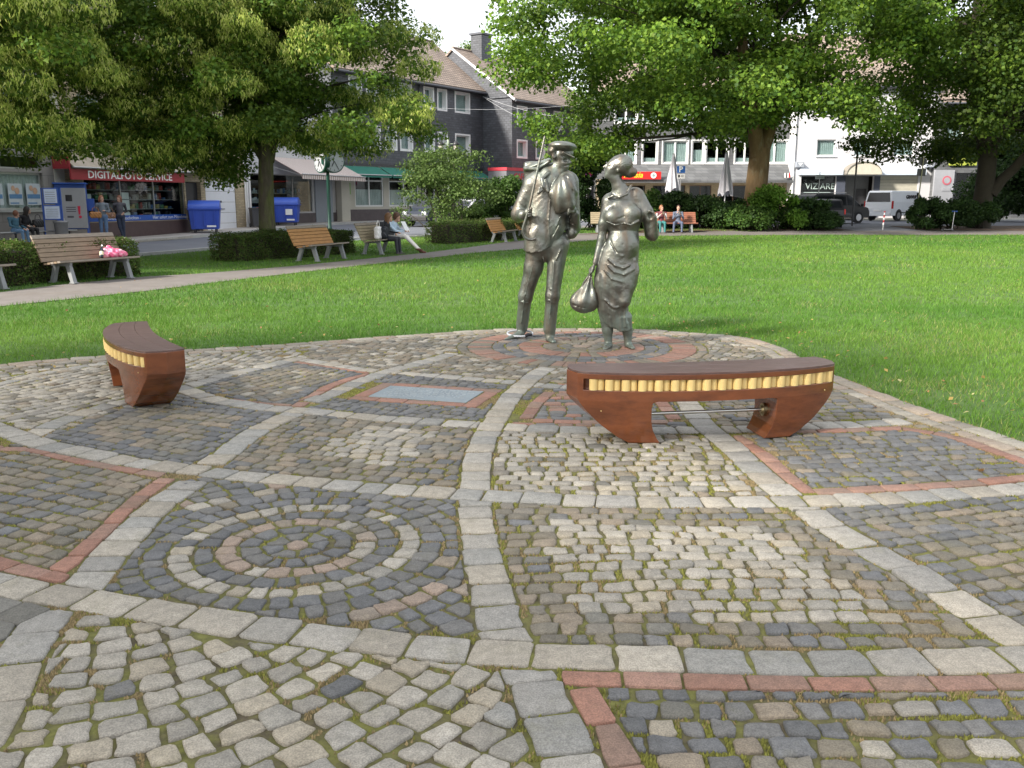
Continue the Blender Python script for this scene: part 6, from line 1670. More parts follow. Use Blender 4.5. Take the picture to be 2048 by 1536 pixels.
def bag(name, label, loc, r, col, rz=0, cat='bag', handle=True, M=None):
    root = thing(name, label, cat, loc, rz); k = Clay((-r[0] * 1.5, -r[1] * 2, -.02), (r[0] * 1.5, r[1] * 2, r[2] * 2.4), .014)
    k.block((0, 0, r[2]), r, min(r) * .8, .02); k.disp(k.lo, k.lo + k.n * k.h, lambda x, y, z: .006 * np.sin(x * 60 + z * 40)); link('bag_body', k.mesh('bag_body'), mat(name + '_leather', col, .5, var=.15, scale=12), root)
    if handle:
        mb = MB(); mb.tube([(-r[0] * .6, 0, r[2] * 1.9), (-r[0] * .45, 0, r[2] * 1.9 + .14), (0, 0, r[2] * 1.9 + .20), (r[0] * .45, 0, r[2] * 1.9 + .14), (r[0] * .6, 0, r[2] * 1.9)], .012, 6); mb.build('handle', mat(name + '_leather', ()), root)
    return root
p = Vector(s2) + Vector((.951, -.309, 0)) * .30 + Vector((.309, .951, 0)) * .32; bag('black_bag', 'black bag on the lap of the woman in black before the stone wall', (p.x, p.y, p.z + .60), (.22, .10, .14), (.012, .012, .014), ang)
s3, s4 = roww(203, 1.25), roww(238, 1.15); a3 = R(20)
person('standing woman in denim jacket and jeans with orange-brown bag at the photo shop', s3, a3, standing(face=(.6, -.8, 0), haR=(.08, -.22, 1.16), haL=(-.12, -.16, 1.10)), dict(top=(.17, .20, .24), bottom=(.10, .17, .30), shoe=(.15, .10, .07)), (.26, .10, .04), hairlen=.12)
person('standing woman in grey top and dark jeans, ankles crossed, at the photo shop window', s4, a3, standing(face=(-.5, -.85, 0), elL=(-.24, .02, 1.13), haL=(-.28, -.12, .98), anL=(.05, -.05, .09), toL=(.03, -.2, .04), knL=(-.05, -.06, .5), haR=(.14, -.06, 1.05)), dict(top=(.09, .09, .105), bottom=(.028, .038, .07), shoe=(.60, .52, .35), sleeve=(.03, .03, .035)), (.20, .08, .045), hairlen=.14)
bag('tan_handbag', 'orange-brown handbag on the shoulder of the woman in the denim jacket', (s3[0] - .18, s3[1] - .22, s3[2] + .88), (.21, .08, .12), (.42, .19, .06), a3)
bag('brown_handbag', 'brown handbag held by the woman in the grey top', (s4[0] - .32, s4[1] - .16, s4[2] + .84), (.19, .08, .12), (.33, .18, .10), a3)
# girls on bench 3 and people on the far bench
rb = B3.rotation_euler.z
q = on(B3, -.12, .12, -.07); person('girl with long brown hair in a dark top, seen from behind on the bench', q, rb, seated(neck=(0, -.08, 1.04), head=(.04, -.16, 1.18), haL=(0, -.38, .66), haR=(.2, -.40, .70), face=(.4, -.85, -.35)), dict(top=(.018, .018, .022), bottom=(.03, .03, .04), shoe=(.06, .05, .05)), (.17, .085, .04), hairlen=.30)
q2 = on(B3, .38, .10, -.07); person('girl in pale blue shirt and white trousers, legs stretched out, reading a paper', q2, rb, seated(neck=(.02, -.08, 1.04), head=(.03, -.2, 1.18), elL=(-.16, -.22, .74), elR=(.26, -.22, .76), haL=(.02, -.46, .74), haR=(.2, -.46, .74), knL=(-.03, -.46, .60), knR=(.16, -.46, .56), anL=(-.02, -.88, .22), anR=(.18, -.90, .14), toL=(0, -1.02, .16), toR=(.20, -1.05, .08), face=(0, -.8, -.6)), dict(top=(.50, .62, .74), bottom=(.74, .70, .66), shoe=(.12, .05, .035)), (.10, .045, .025), hairlen=.10)
pp = thing('paper_sheet', 'white sheet of paper held by the girl in the pale blue shirt', 'paper', q2, rb); mb = MB(); mb.box(-.16, .16, -.003, .003, 0, .36, M=Matrix.Translation((.16, -.50, .72)) @ Matrix.Rotation(R(-28), 4, 'X')); mb.build('sheet', M_WLET, pp)
bk = on(B3, -.55, .12, .455); bag('white_tote', 'white cloth bag leaning on the backrest beside the reading girls', tuple(bk), (.17, .09, .19), (.75, .73, .72), rb); bk = on(B3, -.40, -.02, .455); bag('black_backpack', 'black backpack on the bench in front of the white cloth bag', tuple(bk), (.13, .10, .19), (.015, .017, .025), rb)
q = on(B7, -.75, .12, -.07); person('person with reddish hair, dark red vest and teal trousers on the far bench', q, 0, seated(haL=(-.05, -.25, .92), haR=(.10, -.25, .92), face=(.5, -.85, 0)), dict(top=(.13, .03, .04), bottom=(.03, .16, .16), shoe=(.05, .04, .05), sleeve=(.45, .42, .42)), (.28, .12, .06), hairlen=.05)
q = on(B7, .05, .12, -.07); person('man in grey-blue jacket drinking from a cup on the far bench', q, 0, seated(haL=(-.10, -.26, .98), haR=(.08, -.24, .90), face=(-.3, -.95, 0), knL=(-.25, -.44, .52), anL=(-.28, -.46, .10), toL=(-.32, -.6, .04)), dict(top=(.10, .12, .17), bottom=(.08, .10, .16), shoe=(.03, .02, .02)), (.06, .035, .025))
for nm, lb, q_, x, z in (('paper_cup', 'pale drinking cup held by the man in the grey-blue jacket', on(B7, .05, .12, -.07), 0, .93), ('paper_cup', 'pale drinking cup held by the person in the dark red vest', on(B7, -.75, .12, -.07), .04, .93)):
    t_ = thing(nm, lb, 'cup', (q_.x + x, q_.y - .34, q_.z + z)); mb = MB(); mb.lathe([(0, 0), (.032, 0), (.042, .11), (.044, .11), (.0, .112)], 14); mb.build('cup_body', mat('paper_cup', (.70, .60, .45), .7), t_)
# pink bag and bottle on bench 1
r1 = B1.rotation_euler.z; q = on(B1, .52, .20, .445)
t_ = thing('pink_bag', 'crumpled pink patterned bag lying on the weathered bench', 'bag', tuple(q), r1); k = Clay((-.36, -.22, -.03), (.40, .22, .30), .012)
k.ell((0, 0, .07), (.29, .16, .10), .03); k.ell((-.10, .03, .13), (.14, .11, .08), .03); k.ell((-.06, .05, .20), (.05, .05, .05), .03); k.ell((.22, 0, .04), (.13, .12, .05), .04)
k.disp(k.lo, k.lo + k.n * k.h, lambda x, y, z: .014 * np.sin(x * 42 + 2 * np.sin(y * 30)) * np.sin(z * 40 + x * 12)); k.cut((0, 0, 0), (0, 0, -1)); link('bag_body', k.mesh('bag_body'), mat('pink_fabric', (.72, .09, .22), .7, var=.2, scale=9, col2=(.75, .42, .50), fac2=(.45, .6), scale2=9), t_)
q = on(B1, .16, .14, .46); t_ = thing('bottle', 'dark bottle with pale label leaning on the pink bag', 'bottle', tuple(q), r1); Mx = Matrix.Rotation(R(28), 4, 'Y') @ Matrix.Rotation(R(-20), 4, 'X')
mb = MB(); mb.lathe([(0, 0), (.038, .0), (.04, .01), (.04, .17), (.015, .23), (.014, .29), (0, .292)], 14); me = mb.mesh(); me.transform(Mx); link('glass', me, mat('dark_bottle', (.012, .018, .03), .15), t_)
mb = MB(); mb.lathe([(.0408, .05), (.0408, .13)], 14); me = mb.mesh(); me.transform(Mx); link('bottle_label', me, mat('bottle_label', (.65, .60, .40), .6), t_); mb = MB(); mb.lathe([(.016, .262), (.016, .295), (0, .296)], 10); me = mb.mesh(); me.transform(Mx); link('cap', me, M_WLET, t_)

# ================================================================ STREET FURNITURE
def rounded(mb_build, *a): pass
# ticket machine: blue housing with grey front
mloc = roww(152, .75); t_ = thing('ticket_machine', 'blue ticket machine with grey front panel and red exclamation mark', 'ticket machine', roww(146, .55), ang + R(-52))
mb = MB(); mb.box(-.62, .45, 0, .75, 0, 2.16); mb.build('housing', M_BLUE, t_, bevel=.02)
mb = MB(); mb.box(-.40, .46, -.07, -.002, .50, 2.02); pn = mb.build('front_panel', mat('machine_grey', (.34, .34, .35), .5, var=.05), t_, bevel=.015)
mb = MB(); mb.box(-.25, -.02, -.078, -.071, 1.52, 1.76); mb.build('screen', mat('machine_screen', (.02, .02, .02), .2), pn)
M_EX = mat('machine_red', (.60, .02, .06), .5)
mb = MB(); mb.prism([(.14, 1.34), (.24, 1.34), (.22, 1.02), (.16, 1.02)], -.076, -.071); mb.build('exclamation_mark', M_EX, pn); mb = MB(); mb.tube([(.21, -.076, .93), (.21, -.071, .93)], .055, 14); mb.build('exclamation_mark', M_EX, pn)
for z in (1.28, 1.20, 1.12): mb = MB(); mb.box(-.26, .08, -.075, -.071, z, z + .03); mb.build('printed_line', mat('dark_print', (.08, .08, .09), .5), pn)
mb = MB(); mb.box(-.24, -.02, -.075, -.071, .90, .97); mb.build('printed_line', mat('dark_print', ()), pn)
mb = MB(); mb.box(-.66, .50, -.12, .78, 2.162, 2.22); mb.build('roof_cap', M_BLUE, t_, bevel=.01); mb = MB(); mb.box(.452, .70, .2, .6, 1.15, 1.62); mb.build('side_box', M_BLUE, t_, bevel=.01)
mb = MB(); mb.box(-.40, .40, -.03, -.003, .02, .46); mb.build('base_panel', mat('machine_base', (.24, .22, .20), .7), t_)
# timetable post
t_ = thing('timetable_post', 'bus stop post with two blue-framed white timetables left of the ticket machine', 'timetable', roww(103, 1.0), ang + R(-60))
for x in (-.32, .32): mb = MB(); mb.tube([(x, 0, 0), (x, 0, 2.0)], .025, 8); mb.build('post', M_BLUE, t_)
for z0, z1, x0, x1 in ((1.42, 2.0, -.27, .24), (.85, 1.38, -.30, .29)):
    mb = MB(); mb.box(x0, x1, -.03, .02, z0, z1); f_ = mb.build('timetable_case', M_BLUE, t_, bevel=.01); mb = MB(); mb.box(x0 + .04, x1 - .04, -.036, -.031, z0 + .04, z1 - .04); mb.build('timetable_sheet', mat('pale_blue_paper', (.62, .70, .85), .6), f_)
    for k in range(5): mb = MB(); zz = z0 + .1 + k * (z1 - z0 - .18) / 5; mb.box(x0 + .08, x1 - .1, -.038, -.0365, zz, zz + .012); mb.build('printed_line', mat('dark_print', ()), f_)
t_ = thing('litter_bin', 'grey cylindrical litter bin between timetable post and ticket machine', 'litter bin', roww(117, 1.1)); mb = MB(); mb.lathe([(0, .12), (.22, .12), (.23, .14), (.24, .72), (.26, .74), (.26, .80), (.20, .82), (0, .82)], 20); mb.build('bin_body', mat('bin_grey', (.24, .24, .25), .5, metal=.3), t_)
mb = MB(); mb.tube([(0, .26, 0), (0, .26, .9)], .03, 8); mb.build('post', M_ALU, t_)
# big blue waste containers
def container(label, loc, rz, notice=False):
    t_ = thing('waste_container', label, 'waste container', loc, rz, 'big blue wheeled waste containers on the pavement'); M_C = mat('blue_plastic', (.035, .085, .46), .42, var=.08, scale=3); M_C2 = mat('blue_plastic_lid', (.05, .12, .55), .35, var=.05)
    mb = MB(); mb.add([(x * a, y * b, z) for z, a, b in ((.16, .60, .46), (1.05, .68, .53)) for x, y in ((-1, -1), (1, -1), (1, 1), (-1, 1))], [(3, 2, 1, 0), (4, 5, 6, 7), (0, 1, 5, 4), (1, 2, 6, 5), (2, 3, 7, 6), (3, 0, 4, 7)]); mb.build('bin_body', M_C, t_, bevel=.03)
    mb = MB(); mb.box(-.73, .73, -.58, .58, 1.04, 1.10); mb.build('rim', M_C, t_, bevel=.015)
    mb = MB(); n = 12; pts = [(-.55 * math.cos(math.pi * i / n), 1.10 + .36 * math.sin(math.pi * i / n)) for i in range(n + 1)]
    mb.prism([(y, z) for y, z in pts], -.69, .69, M=Matrix(((0, 1, 0, 0), (1, 0, 0, 0), (0, 0, 1, 0), (0, 0, 0, 1)))); mb.build('lid', M_C2, t_, bevel=.02)
    for x in (-.45, 0, .45): mb = MB(); mb.box(x - .02, x + .02, -.57, -.44, .3, 1.02, M=None); mb.build('rib', M_C, t_)
    mb = MB(); mb.bar((-.70, -.05, .60), (-.72, .35, .98), .04); mb.bar((-.70, -.05, .60), (-.70, -.45, .98), .04); mb.build('side_bracket', M_DFRAME, t_)
    mb = MB(); mb.box(.1, .5, -.60, -.575, .26, .34); mb.build('sticker', M_WLET, t_)
    for x in (-.46, .46):
        for y in (-.34, .34): mb = MB(); mb.tube([(x - .03, y, .10), (x + .03, y, .10)], .10, 14); w = mb.build('wheel', M_DFRAME, t_); mb = MB(); mb.bar((x, y, .12), (x, y + .03, .22), .05); mb.build('fork', M_ALU, w)
    if notice: mb = MB(); mb.box(.05, .40, -.565, -.545, .55, .85); mb.build('notice', M_WLET, t_)
    return t_
container('blue waste container in front of the white garage door', roww(408, .95), ang + R(-58)); container('blue waste container half hidden behind the linden trunk', roww(571, 1.0), ang + R(-66), True)
for lb, px_, off, lidc in (('dark grey wheelie bin beside the white downpipe', 511, .75, (.05, .05, .055)), ('dark wheelie bin with red lid next to the linden trunk', 527, .8, (.45, .03, .03))):
    t_ = thing('wheelie_bin', lb, 'bin', roww(px_, off), ang + R(-40)); mb = MB(); mb.add([(x * a, y * a, z) for z, a in ((.05, .24), (.92, .29)) for x, y in ((-1, -1), (1, -1), (1, 1), (-1, 1))], [(3, 2, 1, 0), (4, 5, 6, 7), (0, 1, 5, 4), (1, 2, 6, 5), (2, 3, 7, 6), (3, 0, 4, 7)]); mb.build('bin_body', mat('bin_charcoal', (.05, .05, .058), .5), t_, bevel=.015)
    mb = MB(); mb.box(-.31, .31, -.33, .31, .922, .98); mb.build('lid', mat('lid_%d' % int(lidc[0] * 100), lidc, .45), t_, bevel=.015); mb = MB(); mb.tube([(-.3, .32, .95), (.3, .32, .95)], .02, 8); mb.build('handle', M_DFRAME, t_)
    for x in (-.26, .26): mb = MB(); mb.tube([(x - .03, .24, .1), (x + .03, .24, .1)], .1, 12); mb.build('wheel', M_DFRAME, t_)
# clock on a green post
M_GPOST = mat('dark_green_post', (.006, .05, .035), .4, var=.08)
cp = G(668, 484); cY = 34.0; cX = (665 - 1024) / FPX * cY; t_ = thing('street_clock', 'double-faced clock on a dark green post under the linden crown', 'clock', (cX, cY, 0))
mb = MB(); mb.lathe([(.09, 0), (.09, .6), (.065, .65), (.06, 2.75), (.12, 2.95), (.05, 3.0)], 14); mb.build('post', M_GPOST, t_)
cz = 1.6 + (402 - 326) * cY / FPX
for s, rz_ in ((-1, R(-48)), (1, R(38))):
    Mx = Matrix.Translation((s * .22, 0, cz)) @ Matrix.Rotation(rz_, 4, 'Z')
    mb = MB(); mb.tube([(0, -.06, 0), (0, .12, 0)], .43, 32); me = mb.mesh(); me.transform(Mx); hs = link('clock_case', me, M_GPOST, t_)
    mb = MB(); mb.tube([(0, -.075, 0), (0, -.061, 0)], .385, 32); me = mb.mesh(); me.transform(Mx); fc = link('clock_face', me, mat('clock_white', (.36, .38, .40), .5), hs)
    for k in range(12):
        a = k * math.pi / 6; mb = MB(); mb.bar((.30 * math.sin(a), -.08, .30 * math.cos(a)), (.36 * math.sin(a), -.08, .36 * math.cos(a)), .022, .008, up=(0, 1, 0)); me = mb.mesh(); me.transform(Mx); link('hour_mark', me, M_DFRAME, hs)
    for a, l_, w in ((R(208), .22, .035), (R(150), .31, .025)):
        mb = MB(); mb.bar((0, -.086, 0), (l_ * math.sin(a), -.086, l_ * math.cos(a)), w, .008, up=(0, 1, 0)); me = mb.mesh(); me.transform(Mx); link('clock_hand', me, M_DFRAME, hs)
# double lantern street lamp
lY = 52.0; lX = (901 - 1024) / FPX * lY; t_ = thing('street_lamp', 'pale street lamp with two hanging lanterns in front of the left slate house', 'street lamp', (lX, lY, .3)); lz = 1.3 + (402 - 284) * lY / FPX
M_LP = mat('lamp_post_green', (.30, .36, .28), .5); mb = MB(); mb.lathe([(.14, 0), (.12, .8), (.07, .9), (.055, lz - .4), (.09, lz - .35), (.05, lz + .05), (0, lz + .1)], 12); mb.build('post', M_LP, t_)
mb = MB(); mb.tube([(-.42, 0, lz - .28), (.42, 0, lz - .28)], .025, 8); mb.build('cross_arm', M_LP, t_)
for s in (-1, 1):
    mb = MB(); mb.lathe([(0, .22), (.05, .2), (.19, 0.02), (.20, -.05), (.05, -.05)], 14, (s * .42, 0, lz - .30)); c_ = mb.build('lantern_cap', mat('lantern_black', (.03, .03, .035), .4), t_); mb = MB(); mb.lathe([(.13, -.05), (.15, -.15), (.12, -.30), (0, -.34)], 14, (s * .42, 0, lz - .30)); mb.build('lantern_glass', mat('lantern_glass', (.55, .50, .45), .15), c_)
def pole(t_, h, r=.03, m=None): mb = MB(); mb.tube([(0, 0, -.1), (0, 0, h)], r, 10); return mb.build('pole', m or M_ALU, t_)
def at_(px, Y): return ((px - 1024) / FPX * Y, Y, ZT(Y))
def hz(py, Y): return 1.6 + (402 - py) * Y / FPX - ZT(Y)
# parking sign
Y_ = 55; t_ = thing('parking_sign', 'blue parking sign with white P and small white plate on a pole between the parasols', 'sign', at_(1353, Y_)); pole(t_, hz(336, Y_))
za, zb = hz(348.5, Y_), hz(335.5, Y_); w = .24
mb = MB(); mb.box(-w, w, -.06, -.04, za, zb); pl_ = mb.build('sign_plate', mat('sign_blue', (.02, .12, .42), .4), t_); text_part('P', .46, M_WLET, pl_, TM(-.02, -.062, (za + zb) / 2), ext=.003, bold=.012)
za, zb = hz(359, Y_), hz(350.5, Y_); mb = MB(); mb.box(-w, w, -.06, -.04, za, zb); pl_ = mb.build('small_plate', M_WLET, t_); mb = MB(); mb.box(-.18, -.06, -.064, -.061, za + .06, zb - .05); mb.build('printed_symbol', M_DFRAME, pl_)
for z in (.08, .15): mb = MB(); mb.box(-.01, .18, -.064, -.061, za + z, za + z + .03); mb.build('printed_line', M_DFRAME, pl_)
# closed parasols
def parasol(label, px, Y, ytop, ybot):
    t_ = thing('closed_parasol', label, 'parasol', at_(px, Y), 0, 'closed white parasols'); zt, zb = hz(ytop, Y), hz(ybot, Y); pole(t_, zt + .08, .035, M_WFRAME); mb = MB(); n = 40; rows = 14; vs = []
    for i in range(rows + 1):
        t = i / rows; z = zt - (zt - zb) * t; rr_ = .05 + .36 * t ** .9
        for k in range(n):
            a = 2 * math.pi * k / n; q = rr_ * (1 + .20 * math.sin(a * 8 + .6 * math.sin(t * 5)) * min(1, t * 2) + .06 * math.sin(a * 3 + t * 4)); vs.append((q * math.cos(a), q * math.sin(a), z + (.16 * math.sin(a * 4 + 1) if i == rows else 0)))
    mb.add(vs, [(i * n + k, i * n + (k + 1) % n, (i + 1) * n + (k + 1) % n, (i + 1) * n + k) for i in range(rows) for k in range(n)], True); mb.build('canopy', mat('parasol_cloth', (.62, .61, .66), .85, var=.06, scale=3), t_)
    mb = MB(); mb.box(-.3, .3, -.3, .3, 0, .08); mb.build('base', M_KERB, t_)
parasol('closed white parasol left of the blue parking sign', 1338, 56, 312, 382); parasol('closed white parasol left of the thick brown trunk', 1441, 56, 308, 388)
# round signs
Y_ = 60; t_ = thing('no_stopping_sign', 'round red and violet no-stopping sign between the two bronze heads', 'sign', at_(1170, Y_)); pole(t_, hz(350, Y_)); zc = hz(357, Y_)
mb = MB(); mb.tube([(0, -.06, zc), (0, -.04, zc)], .36, 24); pl_ = mb.build('sign_plate', mat('sign_red', (.50, .03, .10), .45), t_); mb = MB(); mb.tube([(0, -.066, zc), (0, -.061, zc)], .28, 24); mb.build('sign_field', mat('sign_violet', (.25, .04, .22), .45), pl_); mb = MB(); mb.box(-.3, .3, -.06, -.04, zc - .75, zc - .45); mb.build('small_plate', M_WLET, t_)
Y_ = 46.5; t_ = thing('round_sign', 'round sign seen from behind on a leaning pole by the white van', 'sign', at_(1818, Y_)); t_.rotation_euler = (0, R(2.4), 0); pole(t_, hz(318, Y_), .03, mat('yellowish_pole', (.30, .29, .18), .5)); zc = hz(327, Y_)
mb = MB(); mb.tube([(0, .05, zc), (0, .07, zc)], .20, 24); mb.build('sign_plate', mat('sign_back', (.06, .06, .065), .5), t_); mb = MB(); mb.box(-.22, .22, .05, .07, hz(354, Y_), hz(340, Y_)); mb.build('lower_plate', mat('sign_back', ()), t_)
Y_ = 56; t_ = thing('street_name_sign', 'small pale sign plate on a pole in front of the dark shop window', 'sign', at_(1624, Y_)); pole(t_, hz(346, Y_), .025); mb = MB(); mb.box(-.28, .28, -.05, -.03, hz(360, Y_), hz(352, Y_)); mb.build('sign_plate', mat('pale_plate', (.55, .60, .60), .5), t_)
for k in (0, 1): mb = MB(); mb.box(-.22, .2, -.054, -.051, hz(357.6 - 3 * k, Y_), hz(357 - 3 * k, Y_)); mb.build('printed_line', M_GPOST, t_)
Y_ = 50; t_ = thing('lamp_pole', 'tall thin dark lamp pole in front of the arched entrance', 'street lamp', at_(1694, Y_)); hp = hz(291, Y_); pole(t_, hp, .05, M_DFRAME); mb = MB(); mb.lathe([(.05, hp - .02), (.22, hp + .04), (.18, hp + .16), (0, hp + .22)], 14); mb.build('lamp_head', mat('lamp_amber', (.55, .45, .25), .3), t_)
# red and white post
t_ = thing('barrier_post', 'red and white striped post standing in the parking entrance', 'bollard', at_(1755, 45.6)); t_.rotation_euler = (0, R(2), 0)
for k in range(7): mb = MB(); mb.tube([(0, 0, .12 * k), (0, 0, .12 * k + .119)], .038, 12); mb.build('stripe_ring', (M_WLET, mat('sign_red2', (.5, .04, .04), .45))[k % 2] if k > 1 else M_ALU, t_)
mb = MB(); mb.lathe([(0, .845), (.05, .845), (.045, .90), (0, .92)], 12); mb.build('cap', mat('sign_red2', ()), t_)
# scooter
t_ = thing('kick_scooter', 'small silver kick scooter with blue handle standing before the right hedge', 'scooter', at_(1882, 44.4), R(20))
mb = MB(); mb.box(-.25, .30, -.06, .06, .08, .10); mb.build('deck', M_ALU, t_, bevel=.008); mb = MB(); mb.tube([(.30, 0, .10), (.37, 0, .95)], .02, 8); mb.build('stem', M_ALU, t_); mb = MB(); mb.tube([(.37, -.15, .95), (.37, .15, .95)], .026, 8); mb.build('handlebar', M_BLUE, t_)
for x in (-.3, .34): mb = MB(); mb.tube([(x, -.02, .06), (x, .02, .06)], .06, 14); mb.build('wheel', M_DFRAME, t_)
# wires across the street
M_WIRE = mat('pale_wire', (.45, .46, .48), .5)
for lb, a, b, s in (('upper wire running from the left slate house to the right tree', D(966, 193, 67.5), D(1240, 240, 60), .5), ('lower wire running from the left slate house to the right', D(966, 193, 67.5), D(1120, 262, 60), .3), ('horizontal wire crossing the left slate house front', D(820, 212, 58), D(1180, 206, 60), .3)):
    t_ = thing('wire', lb, 'wire', tuple(a)); mb = MB(); mb.tube([tuple(Vector((0, 0, -s * 4 * t * (1 - t))) + (b - a) * t) for t in np.linspace(0, 1, 13)], .011, 5); mb.build('cable', M_WIRE, t_)

# ================================================================ VEHICLES
M_TYRE = mat('tyre', (.018, .018, .02), .8); M_RIM = mat('rim', (.42, .42, .44), .35, metal=.8); M_CARGLASS = mat('car_glass', (.012, .014, .018), .08, spec=.35); M_TAIL = mat('tail_light', (.45, .02, .02), .25); M_HEAD = mat('head_light', (.65, .68, .70), .1); M_TRIM = mat('black_trim', (.025, .025, .028), .55)
def vehicle(name, label, cat, loc, rz, kind, paint, group=None):
    t_ = thing(name, label, cat, loc, rz, group)
    if kind == 'van': L, W, H, belt = 4.97, 1.98, 1.97, 1.12; prof = [(-2.45, .32), (-2.48, .75), (-2.44, 1.2), (-2.34, 1.86), (-2.2, 1.95), (.9, 1.95), (1.15, 1.88), (1.85, 1.22), (2.35, 1.05), (2.47, .8), (2.48, .32)]
    elif kind == 'mpv': L, W, H, belt = 4.5, 1.8, 1.75, .98; prof = [(-2.22, .3), (-2.25, .7), (-2.2, 1.0), (-2.0, 1.62), (-1.8, 1.70), (.55, 1.70), (.8, 1.64), (1.45, 1.08), (2.1, .90), (2.24, .65), (2.24, .3)]
    else: L, W, H, belt = 4.05, 1.72, 1.45, .90; prof = [(-1.98, .28), (-2.02, .6), (-1.98, .88), (-1.72, 1.33), (-1.5, 1.42), (.2, 1.43), (.45, 1.38), (1.1, .95), (1.85, .78), (2.0, .58), (2.0, .28)]
    hw = W / 2; n = len(prof)
    def yy(z): return hw * (1 - .17 * max(0, (z - belt) / (H - belt)) - .03 * max(0, .5 - z))
    mb = MB(); mb.add([(x, s * yy(z), z) for s in (-1, 1) for x, z in prof], [tuple(range(n)), tuple(range(2 * n - 1, n - 1, -1))] + [(i, n + i, n + (i + 1) % n, (i + 1) % n) for i in range(n)])
    mb.build('body', mat(paint[0], paint[1], .35, var=.03, coat=.15, spec=.3), t_, bevel=.05)
    top = [p for p in prof if p[1] > belt + .02]; rf = max(p[1] for p in prof); z1 = rf - .13
    xs0 = np.interp(0, [0, 1], [0, 0])
    # side windows, proud of the panel by 6 mm
    fx = [p for p in prof if p[1] >= belt]; front = [p for p in prof[5:]]; 
    def xr(z): pr_ = prof[1:5]; return float(np.interp(z, [q[1] for q in pr_], [q[0] for q in pr_]))
    def xf(z): pr_ = prof[5:9][::-1]; return float(np.interp(z, [q[1] for q in pr_], [q[0] for q in pr_]))
    zb = belt + .06
    def side(x0b, x1b, x0t, x1t):
        for s in (-1, 1):
            mb = MB(); pts = [(x0b, zb), (x1b, zb), (x1t, z1), (x0t, z1)]
            mb.add([(x, s * (yy(z) + o), z) for o in (-.02, .007) for x, z in pts], [(0, 1, 2, 3), (7, 6, 5, 4)] + [(i, 4 + i, 4 + (i + 1) % 4, (i + 1) % 4) for i in range(4)]); mb.build('side_window', M_CARGLASS, t_)
    if kind == 'van': side(.75, xf(zb) - .25, .80, xf(z1) - .12)
    else:
        side(xr(zb) + .28, -.62, xr(z1) + .22, -.60); side(-.54, .38 if kind != 'hatch' else .25, -.52, .36 if kind != 'hatch' else .22)
        side(.46 if kind != 'hatch' else .33, xf(zb) - .14, .44 if kind != 'hatch' else .29, xf(z1) - .12)
    for nm, f, o in (('rear_window', xr, -.008), ('windscreen', xf, .008)):
        za, zc = (belt + .10, z1 + .01); a, b = yy(za) - .12, yy(zc) - .12; mb = MB(); mb.add([(f(za) + o, -a, za), (f(za) + o, a, za), (f(zc) + o, b, zc), (f(zc) + o, -b, zc), (f(za) - o * 3, -a, za), (f(za) - o * 3, a, za), (f(zc) - o * 3, b, zc), (f(zc) - o * 3, -b, zc)], [(0, 1, 2, 3), (7, 6, 5, 4), (0, 4, 5, 1), (1, 5, 6, 2), (2, 6, 7, 3), (3, 7, 4, 0)]); mb.build(nm, M_CARGLASS, t_)
    r = .33 if kind != 'hatch' else .30
    for x in (-L / 2 + .95, L / 2 - .88):
        for s in (-1, 1):
            mb = MB(); mb.tube([(x, s * (hw - .02), r + .02), (x, s * (hw + .004), r + .02)], r + .07, 24); mb.build('wheel_arch', M_TRIM, t_)
            mb = MB(); mb.tube([(x, s * (hw - .20), r), (x, s * (hw + .012), r)], r, 26); w_ = mb.build('wheel', M_TYRE, t_, bevel=.02); mb = MB(); mb.tube([(x, s * (hw + .0), r), (x, s * (hw + .018), r)], r * .62, 20); mb.build('rim', M_RIM, w_)
    for x, s_, nm in ((-1, -1, 'rear_bumper'), (1, 1, 'front_bumper')):
        xx = x * (L / 2 - .0); mb = MB(); mb.box(min(xx, xx + s_ * .03) - .02, max(xx, xx + s_ * .03) + .0, -hw + .08, hw - .08, .30, .52); mb.build(nm, M_TRIM if kind != 'van' or x < 0 and False else mat(paint[0], ()), t_, bevel=.02)
    for s in (-1, 1):
        zt = (.78, 1.28) if kind == 'van' else (.66, .92); mb = MB(); xq = xr(sum(zt) / 2) ; mb.box(xq - .02, xq + .14, s * (hw - .01) - .05, s * (hw - .01) + .02, zt[0], zt[1]); mb.build('tail_light', M_TAIL, t_, bevel=.01)
        mb = MB(); xq = L / 2 - .15; mb.box(xq - .1, xq + .13, s * (hw - .25) - .14, s * (hw - .25) + .14, .62, .78); mb.build('headlight', M_HEAD, t_, bevel=.02)
        mb = MB(); xq = xf(belt) - .3; mb.box(xq - .06, xq + .06, s * (hw + .10) - .09, s * (hw + .10) + .09, belt, belt + .18); mb.build('wing_mirror', M_TRIM, t_, bevel=.02)
    mb = MB(); mb.box(-L / 2 - .035, -L / 2 + .0, -.26, .26, .56 if kind != 'van' else .60, .67 if kind != 'van' else .71); mb.build('number_plate', M_WLET, t_)
    return t_
v = vehicle('van', 'white panel van with dark lettering parked diagonally at the right', 'van', (26.3, 62.6, .32), R(38), 'van', ('white_paint', (.74, .77, .82)))
text_part('GRAVUR', .34, M_DFRAME, v, Matrix.Translation((.02, -.93, 1.53)) @ Matrix.Rotation(R(90 + 8), 4, 'X'), ext=.02, bold=.01); mb = MB(); mb.box(-1.9, 1.2, -1.0, -.985, .50, .56); mb.build('side_strip', M_TRIM, v)
vehicle('car', 'pale grey-green hatchback parked between black car and white van', 'car', (22.9, 64.8, .32), R(38), 'hatch', ('grey_green_paint', (.24, .30, .31)))
m_ = vehicle('car', 'black people carrier with roof rails behind the low shrubs', 'car', (19.3, 55.5, .30), R(24), 'mpv', ('black_paint', (.018, .018, .022)))
